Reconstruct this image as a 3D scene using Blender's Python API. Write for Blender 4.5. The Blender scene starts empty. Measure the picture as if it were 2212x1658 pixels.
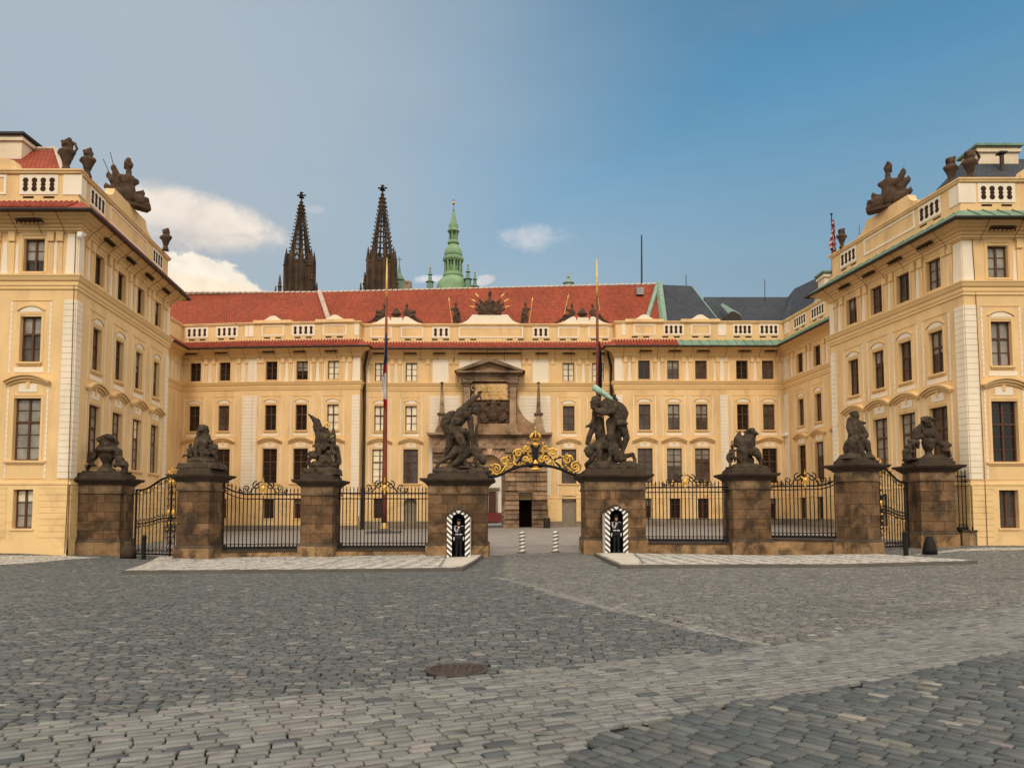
import bpy, bmesh, math, random
import numpy as np
from mathutils import Vector, Matrix, noise
random.seed(7); rng = np.random.default_rng(7)
R = math.radians
SC = bpy.context.scene
COL = SC.collection
# ------------------------------------------------------------------ camera, sky, sun, exposure
HC, F, CX, CY, TH = 1.8, 1580.0, 1106.0, 1012.6, R(3.6)   # eye height, focal length and principal point in units of a 2212 wide picture
cam = bpy.data.cameras.new('camera'); camo = bpy.data.objects.new('camera', cam); COL.objects.link(camo)
camo.location = (0, 0, HC); camo.rotation_euler = (R(90) + TH, 0, 0)
cam.sensor_width = 36; cam.lens = 36 * F / 2212; cam.shift_x = 0; cam.shift_y = (CY - 828.5) / 2212
cam.clip_start = .1; cam.clip_end = 3000
SC.camera = camo
SC.view_settings.view_transform = 'Standard'; SC.view_settings.look = 'None'
SC.view_settings.exposure = 0.5; SC.view_settings.gamma = 1
SUN_EL, SUN_AZ = 42, 181        # degrees; azimuth clockwise from +Y (camera looks along +Y)
sl = bpy.data.lights.new('sun', 'SUN'); so = bpy.data.objects.new('sun', sl); COL.objects.link(so)
sl.energy = 1.05; sl.angle = R(12); sl.color = (1, .87, .70)
sd = Vector((math.sin(R(SUN_AZ)) * math.cos(R(SUN_EL)), math.cos(R(SUN_AZ)) * math.cos(R(SUN_EL)), math.sin(R(SUN_EL))))
so.rotation_euler = sd.to_track_quat('Z', 'Y').to_euler(); so.location = (0, -20, 60)

class NT:
    def __init__(s, t): s.t = t
    def n(s, typ, **k):
        nd = s.t.nodes.new(typ)
        for a, b in k.items(): setattr(nd, a, b)
        return nd
    def l(s, a, b): s.t.links.new(a, b)
    def val(s, x, sock):
        if isinstance(x, (int, float)): sock.default_value = x
        elif isinstance(x, (tuple, list)): sock.default_value = tuple(x) if len(x) != 3 or sock.type == 'VECTOR' else (*x, 1)
        else: s.l(x, sock)
    def m(s, op, a, b=0.0, c=0.0):
        nd = s.n('ShaderNodeMath', operation=op)
        for i, x in enumerate((a, b, c)): s.val(x, nd.inputs[i])
        return nd.outputs[0]
    def mix(s, f, a, b, blend='MIX'):
        nd = s.n('ShaderNodeMix', data_type='RGBA', blend_type=blend)
        s.val(f, nd.inputs[0]); s.val(a, nd.inputs[6]); s.val(b, nd.inputs[7]); return nd.outputs[2]
    def noise(s, vec, scale, detail=4, rough=.55, dist=0, dim='3D'):
        nd = s.n('ShaderNodeTexNoise', noise_dimensions=dim)
        nd.inputs['Scale'].default_value = scale; nd.inputs['Detail'].default_value = detail
        nd.inputs['Roughness'].default_value = rough; nd.inputs['Distortion'].default_value = dist
        if vec is not None: s.l(vec, nd.inputs['Vector'])
        return nd.outputs['Fac']
    def ramp(s, x, a, b, lo=0.0, hi=1.0, smooth=True):
        nd = s.n('ShaderNodeMapRange', interpolation_type='SMOOTHSTEP' if smooth else 'LINEAR')
        s.val(x, nd.inputs[0]); s.val(a, nd.inputs[1]); s.val(b, nd.inputs[2]); s.val(lo, nd.inputs[3]); s.val(hi, nd.inputs[4])
        return nd.outputs[0]

def ray(px, py):
    cx, cy = (px - CX) / F, (CY - py) / F
    return Vector((cx, math.cos(TH) - cy * math.sin(TH), math.sin(TH) + cy * math.cos(TH)))
def P(px, py, Y):                      # the point at depth Y seen at a picture position
    d = ray(px, py); return Vector((0, 0, HC)) + d * (Y / d.y)
def azel(px, py):
    d = ray(px, py).normalized(); return math.atan2(d.x, d.y), math.asin(d.z)

W = bpy.data.worlds.new('World'); SC.world = W; W.use_nodes = True
def build_world():
    t = NT(W.node_tree); W.node_tree.nodes.clear()
    out = t.n('ShaderNodeOutputWorld'); bg = t.n('ShaderNodeBackground')
    sky = t.n('ShaderNodeTexSky', sky_type='NISHITA'); sky.sun_disc = False
    sky.sun_elevation = R(SUN_EL); sky.sun_rotation = R(SUN_AZ); sky.altitude = 200; sky.air_density = 1.0; sky.dust_density = .4; sky.ozone_density = 2.0
    tc = t.n('ShaderNodeTexCoord'); sep = t.n('ShaderNodeSeparateXYZ'); t.l(tc.outputs['Generated'], sep.inputs[0])
    x, y, z = sep.outputs
    az = t.m('ARCTAN2', x, y); el = t.m('ARCSINE', t.m('MAXIMUM', t.m('MINIMUM', z, 1), -1))
    cv = t.n('ShaderNodeCombineXYZ'); t.l(az, cv.inputs[0]); t.l(t.m('MULTIPLY', el, 1.6), cv.inputs[1])
    n1 = t.noise(cv.outputs[0], 3.0, 6, .6, .3); n2 = t.noise(cv.outputs[0], 11, 7, .62, .4); n3 = t.noise(cv.outputs[0], 1.3, 3, .5)
    # thin high veil, thicker to the left
    veil = t.ramp(t.m('ADD', az, t.m('MULTIPLY', t.m('SUBTRACT', n3, .5), .50)), .50, -.46)
    veil = t.m('MULTIPLY', veil, t.ramp(n1, .2, .8, .88, 1.0))
    base = t.mix(1.0, sky.outputs[0], (.47, .84, .79), 'MULTIPLY')
    n5 = t.n('ShaderNodeMapping'); n5.inputs['Rotation'].default_value = (0, 0, .35); n5.inputs['Scale'].default_value = (1.0, 3.2, 1); t.l(cv.outputs[0], n5.inputs[0])
    wisp = t.ramp(t.noise(n5.outputs[0], 2.6, 6, .6, .5), .35, .72)
    dim = t.n('ShaderNodeVectorMath', operation='SCALE'); t.l(base, dim.inputs[0]); t.l(t.m('MULTIPLY', t.ramp(el, .12, .5, .50, 1.0), t.m('SUBTRACT', 1.06, t.m('MULTIPLY', wisp, .10))), dim.inputs['Scale']); base = dim.outputs[0]
    low = t.ramp(el, .60, .22)
    vc = t.mix(t.ramp(az, .45, -.1), (1.62, 2.15, 2.55), t.mix(low, (2.36, 2.74, 3.10), (2.40, 2.72, 2.98)))
    veil = t.m('MAXIMUM', t.m('MULTIPLY', veil, .97), t.m('MAXIMUM', t.m('MULTIPLY', low, .80), t.m('MULTIPLY', wisp, .22)))
    c = t.mix(veil, base, vc)
    west_fill = t.m('MULTIPLY', t.ramp(t.m('COSINE', az), .70, .20), t.m('MULTIPLY', t.ramp(el, .05, .38, .35, 1.0), t.ramp(n1, .25, .75, .6, 1.0)))      # unseen bright cloud added behind and beside the viewer to light the walls
    c = t.mix(west_fill, c, (11.0, 9.4, 7.3))
    over = t.m('MULTIPLY', t.ramp(el, .66, 1.05), t.ramp(n1, .2, .8, .7, 1.0))               # unseen bright cloud added overhead for more light from above
    c = t.mix(over, c, (6.4, 6.2, 5.8))
    # low cumulus: soft ellipses broken up by noise
    def cloud(px, py, rx, ry, amp, soft, tilt=0.0, nz=None):
        a0, e0 = azel(px, py); a1, _ = azel(px + rx, py); _, e1 = azel(px, py - ry)
        ra, re = a1 - a0, e1 - e0
        da = t.m('DIVIDE', t.m('SUBTRACT', az, a0), ra); de = t.m('DIVIDE', t.m('SUBTRACT', el, e0), re)
        de = t.m('ADD', de, t.m('MULTIPLY', da, tilt))
        d = t.m('ADD', t.m('MULTIPLY', da, da), t.m('MULTIPLY', de, de))
        v = t.m('ADD', t.m('SUBTRACT', 1.0, d), t.m('MULTIPLY', t.m('SUBTRACT', nz if nz is not None else n2, .5), amp))
        return t.ramp(v, 0.0, soft)
    n4 = t.noise(cv.outputs[0], 26, 7, .65, .5)
    white = (4.1, 4.1, 4.2)
    for (px, py, rx, ry, amp, soft, tilt, nz, colr, op) in (
        (420, 475, 225, 76, 1.7, .9, .25, n2, (5.1, 4.5, 3.9), .88),
        (360, 520, 190, 60, 1.6, 1.3, .1, n2, (3.6, 3.4, 3.3), .8),
        (450, 600, 125, 50, 2.3, .40, .40, n4, (5.7, 5.2, 4.4), 1.0),
        (420, 620, 200, 32, 1.2, .9, .1, n2, (5.6, 4.7, 3.5), .85),
        (1155, 515, 95, 38, 2.4, 1.7, 0, n4, white, .75),
        (1045, 606, 28, 14, 2.2, .9, -.5, n4, white, .9),
        (935, 602, 45, 11, 2.2, 1.0, -.3, n4, white, .85),
        (682, 452, 26, 13, 2.0, 1.2, 0, n4, white, .45),
        (830, 610, 60, 10, 2.2, 1.4, 0, n4, white, .5)):
        k = t.m('MULTIPLY', cloud(px, py, rx, ry, amp, soft, tilt, nz), op)
        shade = t.ramp(n2, .3, .7, .82, 1.06)
        sh = t.n('ShaderNodeVectorMath', operation='SCALE'); sh.inputs[0].default_value = colr; t.l(shade, sh.inputs['Scale'])
        c = t.mix(k, c, sh.outputs[0])
    t.l(c, bg.inputs[0]); bg.inputs[1].default_value = .13
    t.l(bg.outputs[0], out.inputs[0])
build_world()

# ------------------------------------------------------------------ ground shape
def lerp(a, b, f): return a + (b - a) * f
GX_, GZ_ = [-24, -21, -15, -8, -3, 5, 12, 17, 21, 23], [-.05, -.22, -.42, -.45, -.36, -.16, -.20, -.06, .20, .27]
def g(x, y):                          # height of the ground
    s1 = min(1, max(0, (y - 14) / 22)); s1 = s1 * s1 * (3 - 2 * s1)
    a = float(np.interp(x, GX_, GZ_)) * s1
    if y <= 36: return a
    return lerp(a, float(np.interp(x, [-30, 0, 24], [.36, .7, 1.0])), min(1, (y - 36) / 29))
def gv(x, y):
    s1 = np.clip((y - 14) / 22, 0, 1); s1 = s1 * s1 * (3 - 2 * s1)
    a = np.interp(x, GX_, GZ_) * s1
    b = np.interp(x, [-30, 0, 24], [.36, .7, 1.0])
    return a + (b - a) * np.clip((y - 36) / 29, 0, 1)
def GP(px, py, up=0.0):               # where a picture position meets the ground
    d = ray(px, py); t = 5.0
    zz = 0
    for _ in range(30):
        t = (zz + up - HC) / d.z; zz = g(d.x * t, d.y * t)
    return Vector((d.x * t, d.y * t, zz + up))

# ------------------------------------------------------------------ materials
MATS = {}
def material(name, col, rough=.8, var=.12, vscale=1.5, stain=None, stain_scale=.5, stain_amt=.5, bump=0.0, bscale=30, metal=0.0, attr=False, spec=.3, fine=.0, streak=False, lo=.46, hi=.72):
    m = bpy.data.materials.new(name); m.use_nodes = True; t = NT(m.node_tree)
    b = m.node_tree.nodes['Principled BSDF']
    geo = t.n('ShaderNodeNewGeometry'); pos = geo.outputs['Position']
    if streak:
        mp = t.n('ShaderNodeMapping'); mp.inputs['Scale'].default_value = (1, 1, .22); t.l(pos, mp.inputs[0]); spos = mp.outputs[0]
    else: spos = pos
    c = (*col, 1)
    if attr:
        at = t.n('ShaderNodeAttribute', attribute_name='Col'); c = t.mix(1.0, at.outputs['Color'], c, 'MULTIPLY')
    f = t.ramp(t.noise(pos, vscale, 5, .6), .25, .75, 1 - var, 1 + var)
    vm = t.n('ShaderNodeVectorMath', operation='SCALE')
    t.val(c if not isinstance(c, tuple) else c[:3], vm.inputs[0]); t.l(f, vm.inputs['Scale']); c = vm.outputs[0]
    if fine:
        f2 = t.ramp(t.noise(pos, bscale, 3, .6), .3, .7, 1 - fine, 1 + fine)
        v2 = t.n('ShaderNodeVectorMath', operation='SCALE'); t.l(c, v2.inputs[0]); t.l(f2, v2.inputs['Scale']); c = v2.outputs[0]
    if stain:
        k = t.m('MULTIPLY', t.ramp(t.noise(spos, stain_scale, 7, .62, .4), lo, hi), stain_amt); c = t.mix(k, c, (*stain, 1))
    t.l(c, b.inputs['Base Color']); b.inputs['Roughness'].default_value = rough; b.inputs['Metallic'].default_value = metal
    b.inputs['Specular IOR Level'].default_value = spec
    if bump:
        bp = t.n('ShaderNodeBump'); bp.inputs['Strength'].default_value = bump; bp.inputs['Distance'].default_value = .02
        t.l(t.noise(pos, bscale, 5, .6), bp.inputs['Height']); t.l(bp.outputs[0], b.inputs['Normal'])
    MATS[name] = m; return m
material('ochre', (.75, .52, .265), .9, .09, .35, stain=(.52, .34, .165), stain_scale=1.1, stain_amt=.6, bump=.15, bscale=40, streak=True)
material('base_ochre', (.76, .535, .265), .9, .06, .5, stain=(.46, .30, .15), stain_scale=.9, stain_amt=.55, bump=.15, bscale=40)
material('white_trim', (.79, .70, .57), .9, .05, .6, stain=(.60, .49, .34), stain_scale=.9, stain_amt=.35, bump=.1, bscale=40, streak=True)
material('cream_trim', (.73, .50, .245), .9, .05, .6)
material('frame_brown', (.095, .040, .022), .55, .15, 3)
material('glass_dark', (.016, .012, .010), .05, .5, .7, spec=.45)
material('glass_blind', (.25, .23, .19), .12, .35, 1.3, spec=.5)  # pale blinds; also the painted sky reflection in some upper panes
material('glass_grey', (.075, .058, .046), .08, .5, 1.1, spec=.45)
material('glass_sky_reflection', (.80, .72, .54), .2, .22, .9, spec=.8)  # warm cream painted in for evening sky mirrored in the panes
material('grey_plinth', (.23, .19, .145), .9, .2, 1.2, bump=.3)
material('slot_dark', (.040, .018, .010), .95, .2, 3)
material('iron', (.009, .008, .008), .6, .3, 4, spec=.2)
material('gold', (.66, .39, .085), .38, .45, 5, metal=.75)
material('gold_paint', (.74, .50, .14), .35, .2, 4, spec=.6)
material('gutter_dark', (.026, .019, .014), .5, .25, 2)
material('copper_green', (.16, .255, .19), .7, .2, 1.2, stain=(.12, .2, .15), stain_scale=1.0, stain_amt=.6, streak=True)
material('dome_green', (.20, .32, .175), .7, .2, .3, stain=(.13, .23, .14), stain_scale=.25, stain_amt=.5)
material('statue_stone', (.062, .044, .030), .92, .45, 2.5, stain=(.011, .009, .008), stain_scale=2.6, stain_amt=.85, bump=.8, bscale=14, fine=.3)
material('roof_statue', (.078, .046, .029), .92, .4, 2.5, stain=(.05, .036, .026), stain_scale=1.5, stain_amt=.6, bump=.5, bscale=14)
material('pillar_stone', (1, 1, 1), .92, .22, 1.8, stain=(.034, .022, .014), stain_scale=1.1, stain_amt=.85, lo=.42, hi=.66, bump=.5, bscale=14, attr=True, fine=.12)
material('cornice_stone', (.055, .038, .026), .92, .3, 2, stain=(.03, .024, .02), stain_scale=1.5, stain_amt=.6, bump=.4, bscale=16)
material('portal_stone', (1, 1, 1), .92, .28, 1.2, stain=(.060, .037, .023), stain_scale=.7, stain_amt=.8, lo=.43, hi=.68, bump=.5, bscale=10, attr=True, fine=.1)
material('gothic_stone', (.075, .047, .030), .95, .4, .3, stain=(.018, .013, .012), stain_scale=.22, stain_amt=.75, bump=.5, bscale=2)
material('white_paint', (.76, .74, .70), .6, .06, 3)
material('black_paint', (.035, .032, .03), .5, .2, 3)
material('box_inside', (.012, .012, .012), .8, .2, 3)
material('pole_wood', (.17, .040, .020), .6, .25, 1.2)
material('chimney_plaster', (.66, .56, .42), .9, .1, 1)
material('slab_pale', (.50, .45, .39), .85, .12, 1.2, bump=.2, fine=.1)
material('kerb_granite', (.115, .105, .095), .85, .15, 1.2, bump=.3, fine=.15)
material('skin', (.52, .30, .21), .6, .05, 3)
material('uniform_dark', (.007, .007, .011), .85, .15, 6)
material('lilac_braid', (.42, .33, .40), .8, .12, 9)
material('glove_white', (.74, .72, .69), .8, .05, 5)
material('leather_black', (.012, .011, .011), .35, .2, 5, spec=.5)
material('steel', (.22, .22, .23), .4, .15, 3, metal=.6)
material('door_brown', (.07, .03, .016), .6, .2, 2)
material('carpet_red', (.16, .035, .03), .95, .15, 3)
material('plaster_white', (.70, .66, .58), .9, .06, 1)
material('copper_light', (.21, .315, .25), .6, .2, 2.2, stain=(.12, .19, .15), stain_scale=2, stain_amt=.6)
material('club_copper', (.29, .44, .35), .6, .2, 2.2, stain=(.16, .26, .2), stain_scale=2, stain_amt=.6)
material('cast_iron', (.055, .042, .036), .6, .25, 6, bump=.4, bscale=40, attr=False)
material('flag_cloth', (1, 1, 1), .9, .1, 3, attr=True)
material('cctv_white', (.75, .75, .73), .5, .03, 3)
material('cobble', (1, 1, 1), .62, .12, 4, bump=.25, bscale=60, attr=True, fine=.12, spec=.35, stain=(.05, .052, .052), stain_scale=.22, stain_amt=.25)
material('joint_earth', (.014, .013, .012), .95, .3, 3)
material('asphalt_court', (.27, .245, .23), .85, .1, .6, fine=.12, bscale=8, bump=.2, stain=(.2, .185, .17), stain_scale=.2, stain_amt=.5)

def roof_mat(name, col, col2, rows, bw, mortar, bumpd, seam=None):
    m = bpy.data.materials.new(name); m.use_nodes = True; t = NT(m.node_tree); b = m.node_tree.nodes['Principled BSDF']
    uv = t.n('ShaderNodeUVMap', uv_map='UVMap')
    br = t.n('ShaderNodeTexBrick'); br.inputs['Scale'].default_value = 1; br.inputs['Brick Width'].default_value = bw; br.inputs['Row Height'].default_value = rows
    br.inputs['Mortar Size'].default_value = mortar; br.inputs['Mortar Smooth'].default_value = .6; br.inputs['Bias'].default_value = -.1
    br.inputs['Color1'].default_value = (*col, 1); br.inputs['Color2'].default_value = (*col2, 1); br.inputs['Mortar'].default_value = tuple(k * .35 for k in col) + (1,)
    t.l(uv.outputs[0], br.inputs['Vector'])
    geo = t.n('ShaderNodeNewGeometry')
    f = t.ramp(t.noise(geo.outputs['Position'], .35, 6, .65), .3, .7, .86, 1.14)
    vm = t.n('ShaderNodeVectorMath', operation='SCALE'); t.l(br.outputs['Color'], vm.inputs[0]); t.l(f, vm.inputs['Scale'])
    t.l(vm.outputs[0], b.inputs['Base Color']); b.inputs['Roughness'].default_value = .8; b.inputs['Specular IOR Level'].default_value = .25
    # overlapping courses: a saw-tooth down the slope
    sp = t.n('ShaderNodeSeparateXYZ'); t.l(uv.outputs[0], sp.inputs[0])
    saw = t.m('FRACT', t.m('DIVIDE', sp.outputs[1], rows)); bp = t.n('ShaderNodeBump'); bp.inputs['Distance'].default_value = bumpd; bp.inputs['Strength'].default_value = .8
    hh = t.m('ADD', t.m('MULTIPLY', saw, -1.0), t.m('MULTIPLY', br.outputs['Fac'], -.6))
    if seam: hh = t.m('ADD', hh, t.m('MULTIPLY', t.m('ABSOLUTE', t.m('SINE', t.m('MULTIPLY', sp.outputs[0], math.pi / seam))), .9))
    t.l(hh, bp.inputs['Height']); t.l(bp.outputs[0], b.inputs['Normal'])
    MATS[name] = m
roof_mat('red_tiles', (.34, .070, .032), (.245, .048, .025), .33, .24, .02, .06, .24)
roof_mat('slate', (.050, .058, .072), (.036, .042, .054), .30, .30, .015, .015)
material('tile_edge', (.29, .056, .032), .8, .3, 3, stain=(.12, .03, .02), stain_scale=2, stain_amt=.4)
material('ridge_mortar', (.50, .40, .33), .9, .2, 2)

def stripes_mat(name, mode, period):
    m = bpy.data.materials.new(name); m.use_nodes = True; t = NT(m.node_tree); b = m.node_tree.nodes['Principled BSDF']
    tc = t.n('ShaderNodeTexCoord'); sp = t.n('ShaderNodeSeparateXYZ'); t.l(tc.outputs['Object'], sp.inputs[0])
    if mode == 'chevron': q = t.m('SUBTRACT', sp.outputs[2], t.m('MULTIPLY', t.m('ABSOLUTE', sp.outputs[0]), .95))
    else:
        a = t.m('ARCTAN2', sp.outputs[0], sp.outputs[1]); q = t.m('ADD', sp.outputs[2], t.m('MULTIPLY', a, period / (2 * math.pi)))
    fr = t.m('FRACT', t.m('DIVIDE', q, period)); k = t.m('GREATER_THAN', fr, .5)
    nz = t.ramp(t.noise(tc.outputs['Object'], 9, 5), .3, .7, .86, 1.08)
    c = t.mix(k, (.78, .76, .72), (.045, .04, .036) if mode == 'chevron' else (.13, .115, .10))
    vm = t.n('ShaderNodeVectorMath', operation='SCALE'); t.l(c, vm.inputs[0]); t.l(nz, vm.inputs['Scale']); t.l(vm.outputs[0], b.inputs['Base Color'])
    b.inputs['Roughness'].default_value = .55; MATS[name] = m
stripes_mat('box_stripes', 'chevron', .262); stripes_mat('bollard_stripes', 'helix', .19)

def mosaic_mat():
    m = bpy.data.materials.new('mosaic'); m.use_nodes = True; t = NT(m.node_tree); b = m.node_tree.nodes['Principled BSDF']
    geo = t.n('ShaderNodeNewGeometry'); mp = t.n('ShaderNodeMapping'); mp.inputs['Rotation'].default_value = (0, 0, R(45)); t.l(geo.outputs['Position'], mp.inputs[0])
    ch = t.n('ShaderNodeTexChecker'); ch.inputs['Scale'].default_value = 1.9; wv = t.n('ShaderNodeVectorMath', operation='ADD'); wn = t.n('ShaderNodeTexNoise'); wn.inputs['Scale'].default_value = 2.2; t.l(geo.outputs['Position'], wn.inputs['Vector']); ws = t.n('ShaderNodeVectorMath', operation='SCALE'); t.l(wn.outputs['Color'], ws.inputs[0]); ws.inputs['Scale'].default_value = .55; t.l(mp.outputs[0], wv.inputs[0]); t.l(ws.outputs[0], wv.inputs[1]); t.l(wv.outputs[0], ch.inputs[0])
    vo = t.n('ShaderNodeTexVoronoi', feature='DISTANCE_TO_EDGE'); vo.inputs['Scale'].default_value = 12; t.l(geo.outputs['Position'], vo.inputs['Vector'])
    vc = t.n('ShaderNodeTexVoronoi'); vc.inputs['Scale'].default_value = 12; t.l(geo.outputs['Position'], vc.inputs['Vector'])
    j = t.ramp(vo.outputs['Distance'], .02, .09, .45, 1.0)
    hs = t.n('ShaderNodeSeparateColor'); t.l(vc.outputs['Color'], hs.inputs[0])
    nzz = t.noise(geo.outputs['Position'], 1.6, 4)
    kk = t.m('GREATER_THAN', t.m('ADD', t.m('MULTIPLY', ch.outputs['Fac'], .45), t.m('ADD', t.m('MULTIPLY', nzz, .7), t.m('MULTIPLY', hs.outputs[1], .25))), .86)
    c = t.mix(kk, (.58, .545, .49), (.20, .19, .178))
    f = t.m('MULTIPLY', j, t.ramp(hs.outputs[0], 0, 1, .8, 1.15))
    vm = t.n('ShaderNodeVectorMath', operation='SCALE'); t.l(c, vm.inputs[0]); t.l(f, vm.inputs['Scale']); t.l(vm.outputs[0], b.inputs['Base Color'])
    b.inputs['Roughness'].default_value = .75; MATS['mosaic'] = m
mosaic_mat()

# ------------------------------------------------------------------ mesh helpers
WL = {}                                # world location of every object made here
class MB:
    def __init__(s, T=None): s.v = []; s.f = []; s.mi = []; s.cl = []; s.uv = {}; s.T = T; s.m = 0; s.c = (1, 1, 1); s.sm = []; s.smooth = False
    def add(s, vs, fs, uvs=None):
        o = len(s.v)
        for p in vs: s.v.append(tuple(s.T @ Vector(p)) if s.T is not None else tuple(p))
        for i, q in enumerate(fs):
            if uvs: s.uv[len(s.f)] = uvs[i]
            s.f.append(tuple(o + k for k in q)); s.mi.append(s.m); s.cl.append(s.c); s.sm.append(s.smooth)
        return s
    def box(s, x0, x1, y0, y1, z0, z1):
        return s.add([(x0, y0, z0), (x1, y0, z0), (x1, y1, z0), (x0, y1, z0), (x0, y0, z1), (x1, y0, z1), (x1, y1, z1), (x0, y1, z1)],
                     [(0, 3, 2, 1), (4, 5, 6, 7), (0, 1, 5, 4), (1, 2, 6, 5), (2, 3, 7, 6), (3, 0, 4, 7)])
    def frus(s, c, a, b, z0, z1):      # rectangular frustum: half sizes a at z0, b at z1
        x, y = c
        return s.add([(x - a[0], y - a[1], z0), (x + a[0], y - a[1], z0), (x + a[0], y + a[1], z0), (x - a[0], y + a[1], z0),
                      (x - b[0], y - b[1], z1), (x + b[0], y - b[1], z1), (x + b[0], y + b[1], z1), (x - b[0], y + b[1], z1)],
                     [(0, 3, 2, 1), (4, 5, 6, 7), (0, 1, 5, 4), (1, 2, 6, 5), (2, 3, 7, 6), (3, 0, 4, 7)])
    def prism(s, pts, y0, y1):         # polygon in x,z (counter-clockwise seen from -y) extruded from y0 (front) to y1
        n = len(pts)
        return s.add([(x, y0, z) for x, z in pts] + [(x, y1, z) for x, z in pts],
                     [tuple(range(n)), tuple(range(2 * n - 1, n - 1, -1))] + [(i, n + i, n + (i + 1) % n, (i + 1) % n) for i in range(n)])
    def strip(s, up, lo, y0, y1):      # solid between two polylines in x,z
        n = len(up); vs = [(x, y0, z) for x, z in up] + [(x, y0, z) for x, z in lo] + [(x, y1, z) for x, z in up] + [(x, y1, z) for x, z in lo]
        fs = []
        for i in range(n - 1):
            fs += [(n + i, n + i + 1, i + 1, i), (2 * n + i, 2 * n + i + 1, 3 * n + i + 1, 3 * n + i), (i, i + 1, 2 * n + i + 1, 2 * n + i), (n + i + 1, n + i, 3 * n + i, 3 * n + i + 1)]
        fs += [(0, 2 * n, 3 * n, n), (n - 1, 2 * n - 1, 4 * n - 1, 3 * n - 1)]
        return s.add(vs, fs)
    def lathe(s, prof, n=12, c=(0, 0, 0), ph=0.0):
        vs = []; fs = []
        for r, z in prof:
            for k in range(n):
                a = 2 * math.pi * k / n + ph; vs.append((c[0] + r * math.cos(a), c[1] + r * math.sin(a), c[2] + z))
        for i in range(len(prof) - 1):
            for k in range(n):
                k2 = (k + 1) % n; fs.append((i * n + k, i * n + k2, (i + 1) * n + k2, (i + 1) * n + k))
        fs += [tuple(range(n - 1, -1, -1)), tuple((len(prof) - 1) * n + k for k in range(n))]
        return s.add(vs, fs)
    def tube(s, pts, r, n=6):
        pts = [Vector(p) for p in pts]; rs = r if isinstance(r, (list, tuple)) else [r] * len(pts)
        vs = []; fs = []; pu = None
        for i, p in enumerate(pts):
            d = (pts[min(i + 1, len(pts) - 1)] - pts[max(i - 1, 0)]).normalized()
            if pu is None: pu = Vector((0, 0, 1)) if abs(d.z) < .9 else Vector((0, 1, 0))
            a = d.cross(pu); a = a.normalized() if a.length > 1e-5 else d.orthogonal().normalized(); b = a.cross(d).normalized(); pu = b
            for k in range(n):
                t = 2 * math.pi * k / n; vs.append(p + (a * math.cos(t) + b * math.sin(t)) * rs[i])
        for i in range(len(pts) - 1):
            for k in range(n):
                k2 = (k + 1) % n; fs.append((i * n + k, (i + 1) * n + k, (i + 1) * n + k2, i * n + k2))
        fs += [tuple(range(n)), tuple((len(pts) - 1) * n + k for k in range(n - 1, -1, -1))]
        return s.add(vs, fs)
    def ell(s, c, r, n=12, m=8, rot=None):
        vs = []; fs = []
        if isinstance(r, (int, float)): r = (r, r, r)
        M = rot.to_matrix() if rot is not None else None
        c = Vector(c)
        for i in range(m + 1):
            ph = math.pi * (i + .001 if i == 0 else (i - .001 if i == m else i)) / m
            for k in range(n):
                a = 2 * math.pi * k / n; p = Vector((r[0] * math.sin(ph) * math.cos(a), r[1] * math.sin(ph) * math.sin(a), -r[2] * math.cos(ph)))
                vs.append(c + (M @ p if M else p))
        for i in range(m):
            for k in range(n):
                k2 = (k + 1) % n; fs.append((i * n + k, i * n + k2, (i + 1) * n + k2, (i + 1) * n + k))
        fs += [tuple(range(n - 1, -1, -1)), tuple(m * n + k for k in range(n))]
        return s.add(vs, fs)
    def cap(s, p, q, r1, r2, n=10):    # tapered rod with rounded ends
        p, q = Vector(p), Vector(q); d = q - p; L = d.length
        if L < 1e-4: return s.ell(p, r1)
        pr = [(-r1 * math.cos(a), r1 * math.sin(a)) for a in (.05, .5, 1.0, 1.57)] + [(L + r2 * math.sin(a), r2 * math.cos(a)) for a in (0, .55, 1.05, 1.52)]
        a = d.normalized(); e = a.orthogonal().normalized(); b = a.cross(e); vs = []; fs = []
        for h, r in pr:
            for k in range(n):
                t = 2 * math.pi * k / n; vs.append(p + a * h + (e * math.cos(t) + b * math.sin(t)) * r)
        for i in range(len(pr) - 1):
            for k in range(n):
                k2 = (k + 1) % n; fs.append((i * n + k, i * n + k2, (i + 1) * n + k2, (i + 1) * n + k))
        fs += [tuple(range(n - 1, -1, -1)), tuple((len(pr) - 1) * n + k for k in range(n))]
        return s.add(vs, fs)
    def sweep(s, path, prof, ends=True):   # profile (out, z) bottom to top, along a plan polyline; outward is to its right
        pts = [Vector((p[0], p[1])) for p in path]; n = len(pts); ns = []
        for i in range(n - 1):
            u = (pts[i + 1] - pts[i]).normalized(); ns.append(Vector((u.y, -u.x)))
        vs = []; fs = []; k = len(prof); us = []; acc = 0
        for i in range(n):
            if i == 0: m = ns[0]
            elif i == n - 1: m = ns[-1]
            else: m = (ns[i - 1] + ns[i]) / max(.25, 1 + ns[i - 1].dot(ns[i]))
            if i: acc += (pts[i] - pts[i - 1]).length
            us.append(acc)
            for o, z in prof: vs.append((pts[i].x + m.x * o, pts[i].y + m.y * o, z))
        uvs = []; ac = [0]
        for j in range(1, k): ac.append(ac[-1] + math.hypot(prof[j][0] - prof[j - 1][0], prof[j][1] - prof[j - 1][1]))
        for i in range(n - 1):
            for j in range(k - 1):
                fs.append((i * k + j, (i + 1) * k + j, (i + 1) * k + j + 1, i * k + j + 1))
                uvs.append(((us[i], ac[j]), (us[i + 1], ac[j]), (us[i + 1], ac[j + 1]), (us[i], ac[j + 1])))
        if ends:
            fs += [tuple(range(k - 1, -1, -1)), tuple((n - 1) * k + j for j in range(k))]; uvs += [tuple((0, 0) for _ in range(k))] * 2
        return s.add(vs, fs, uvs)
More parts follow.
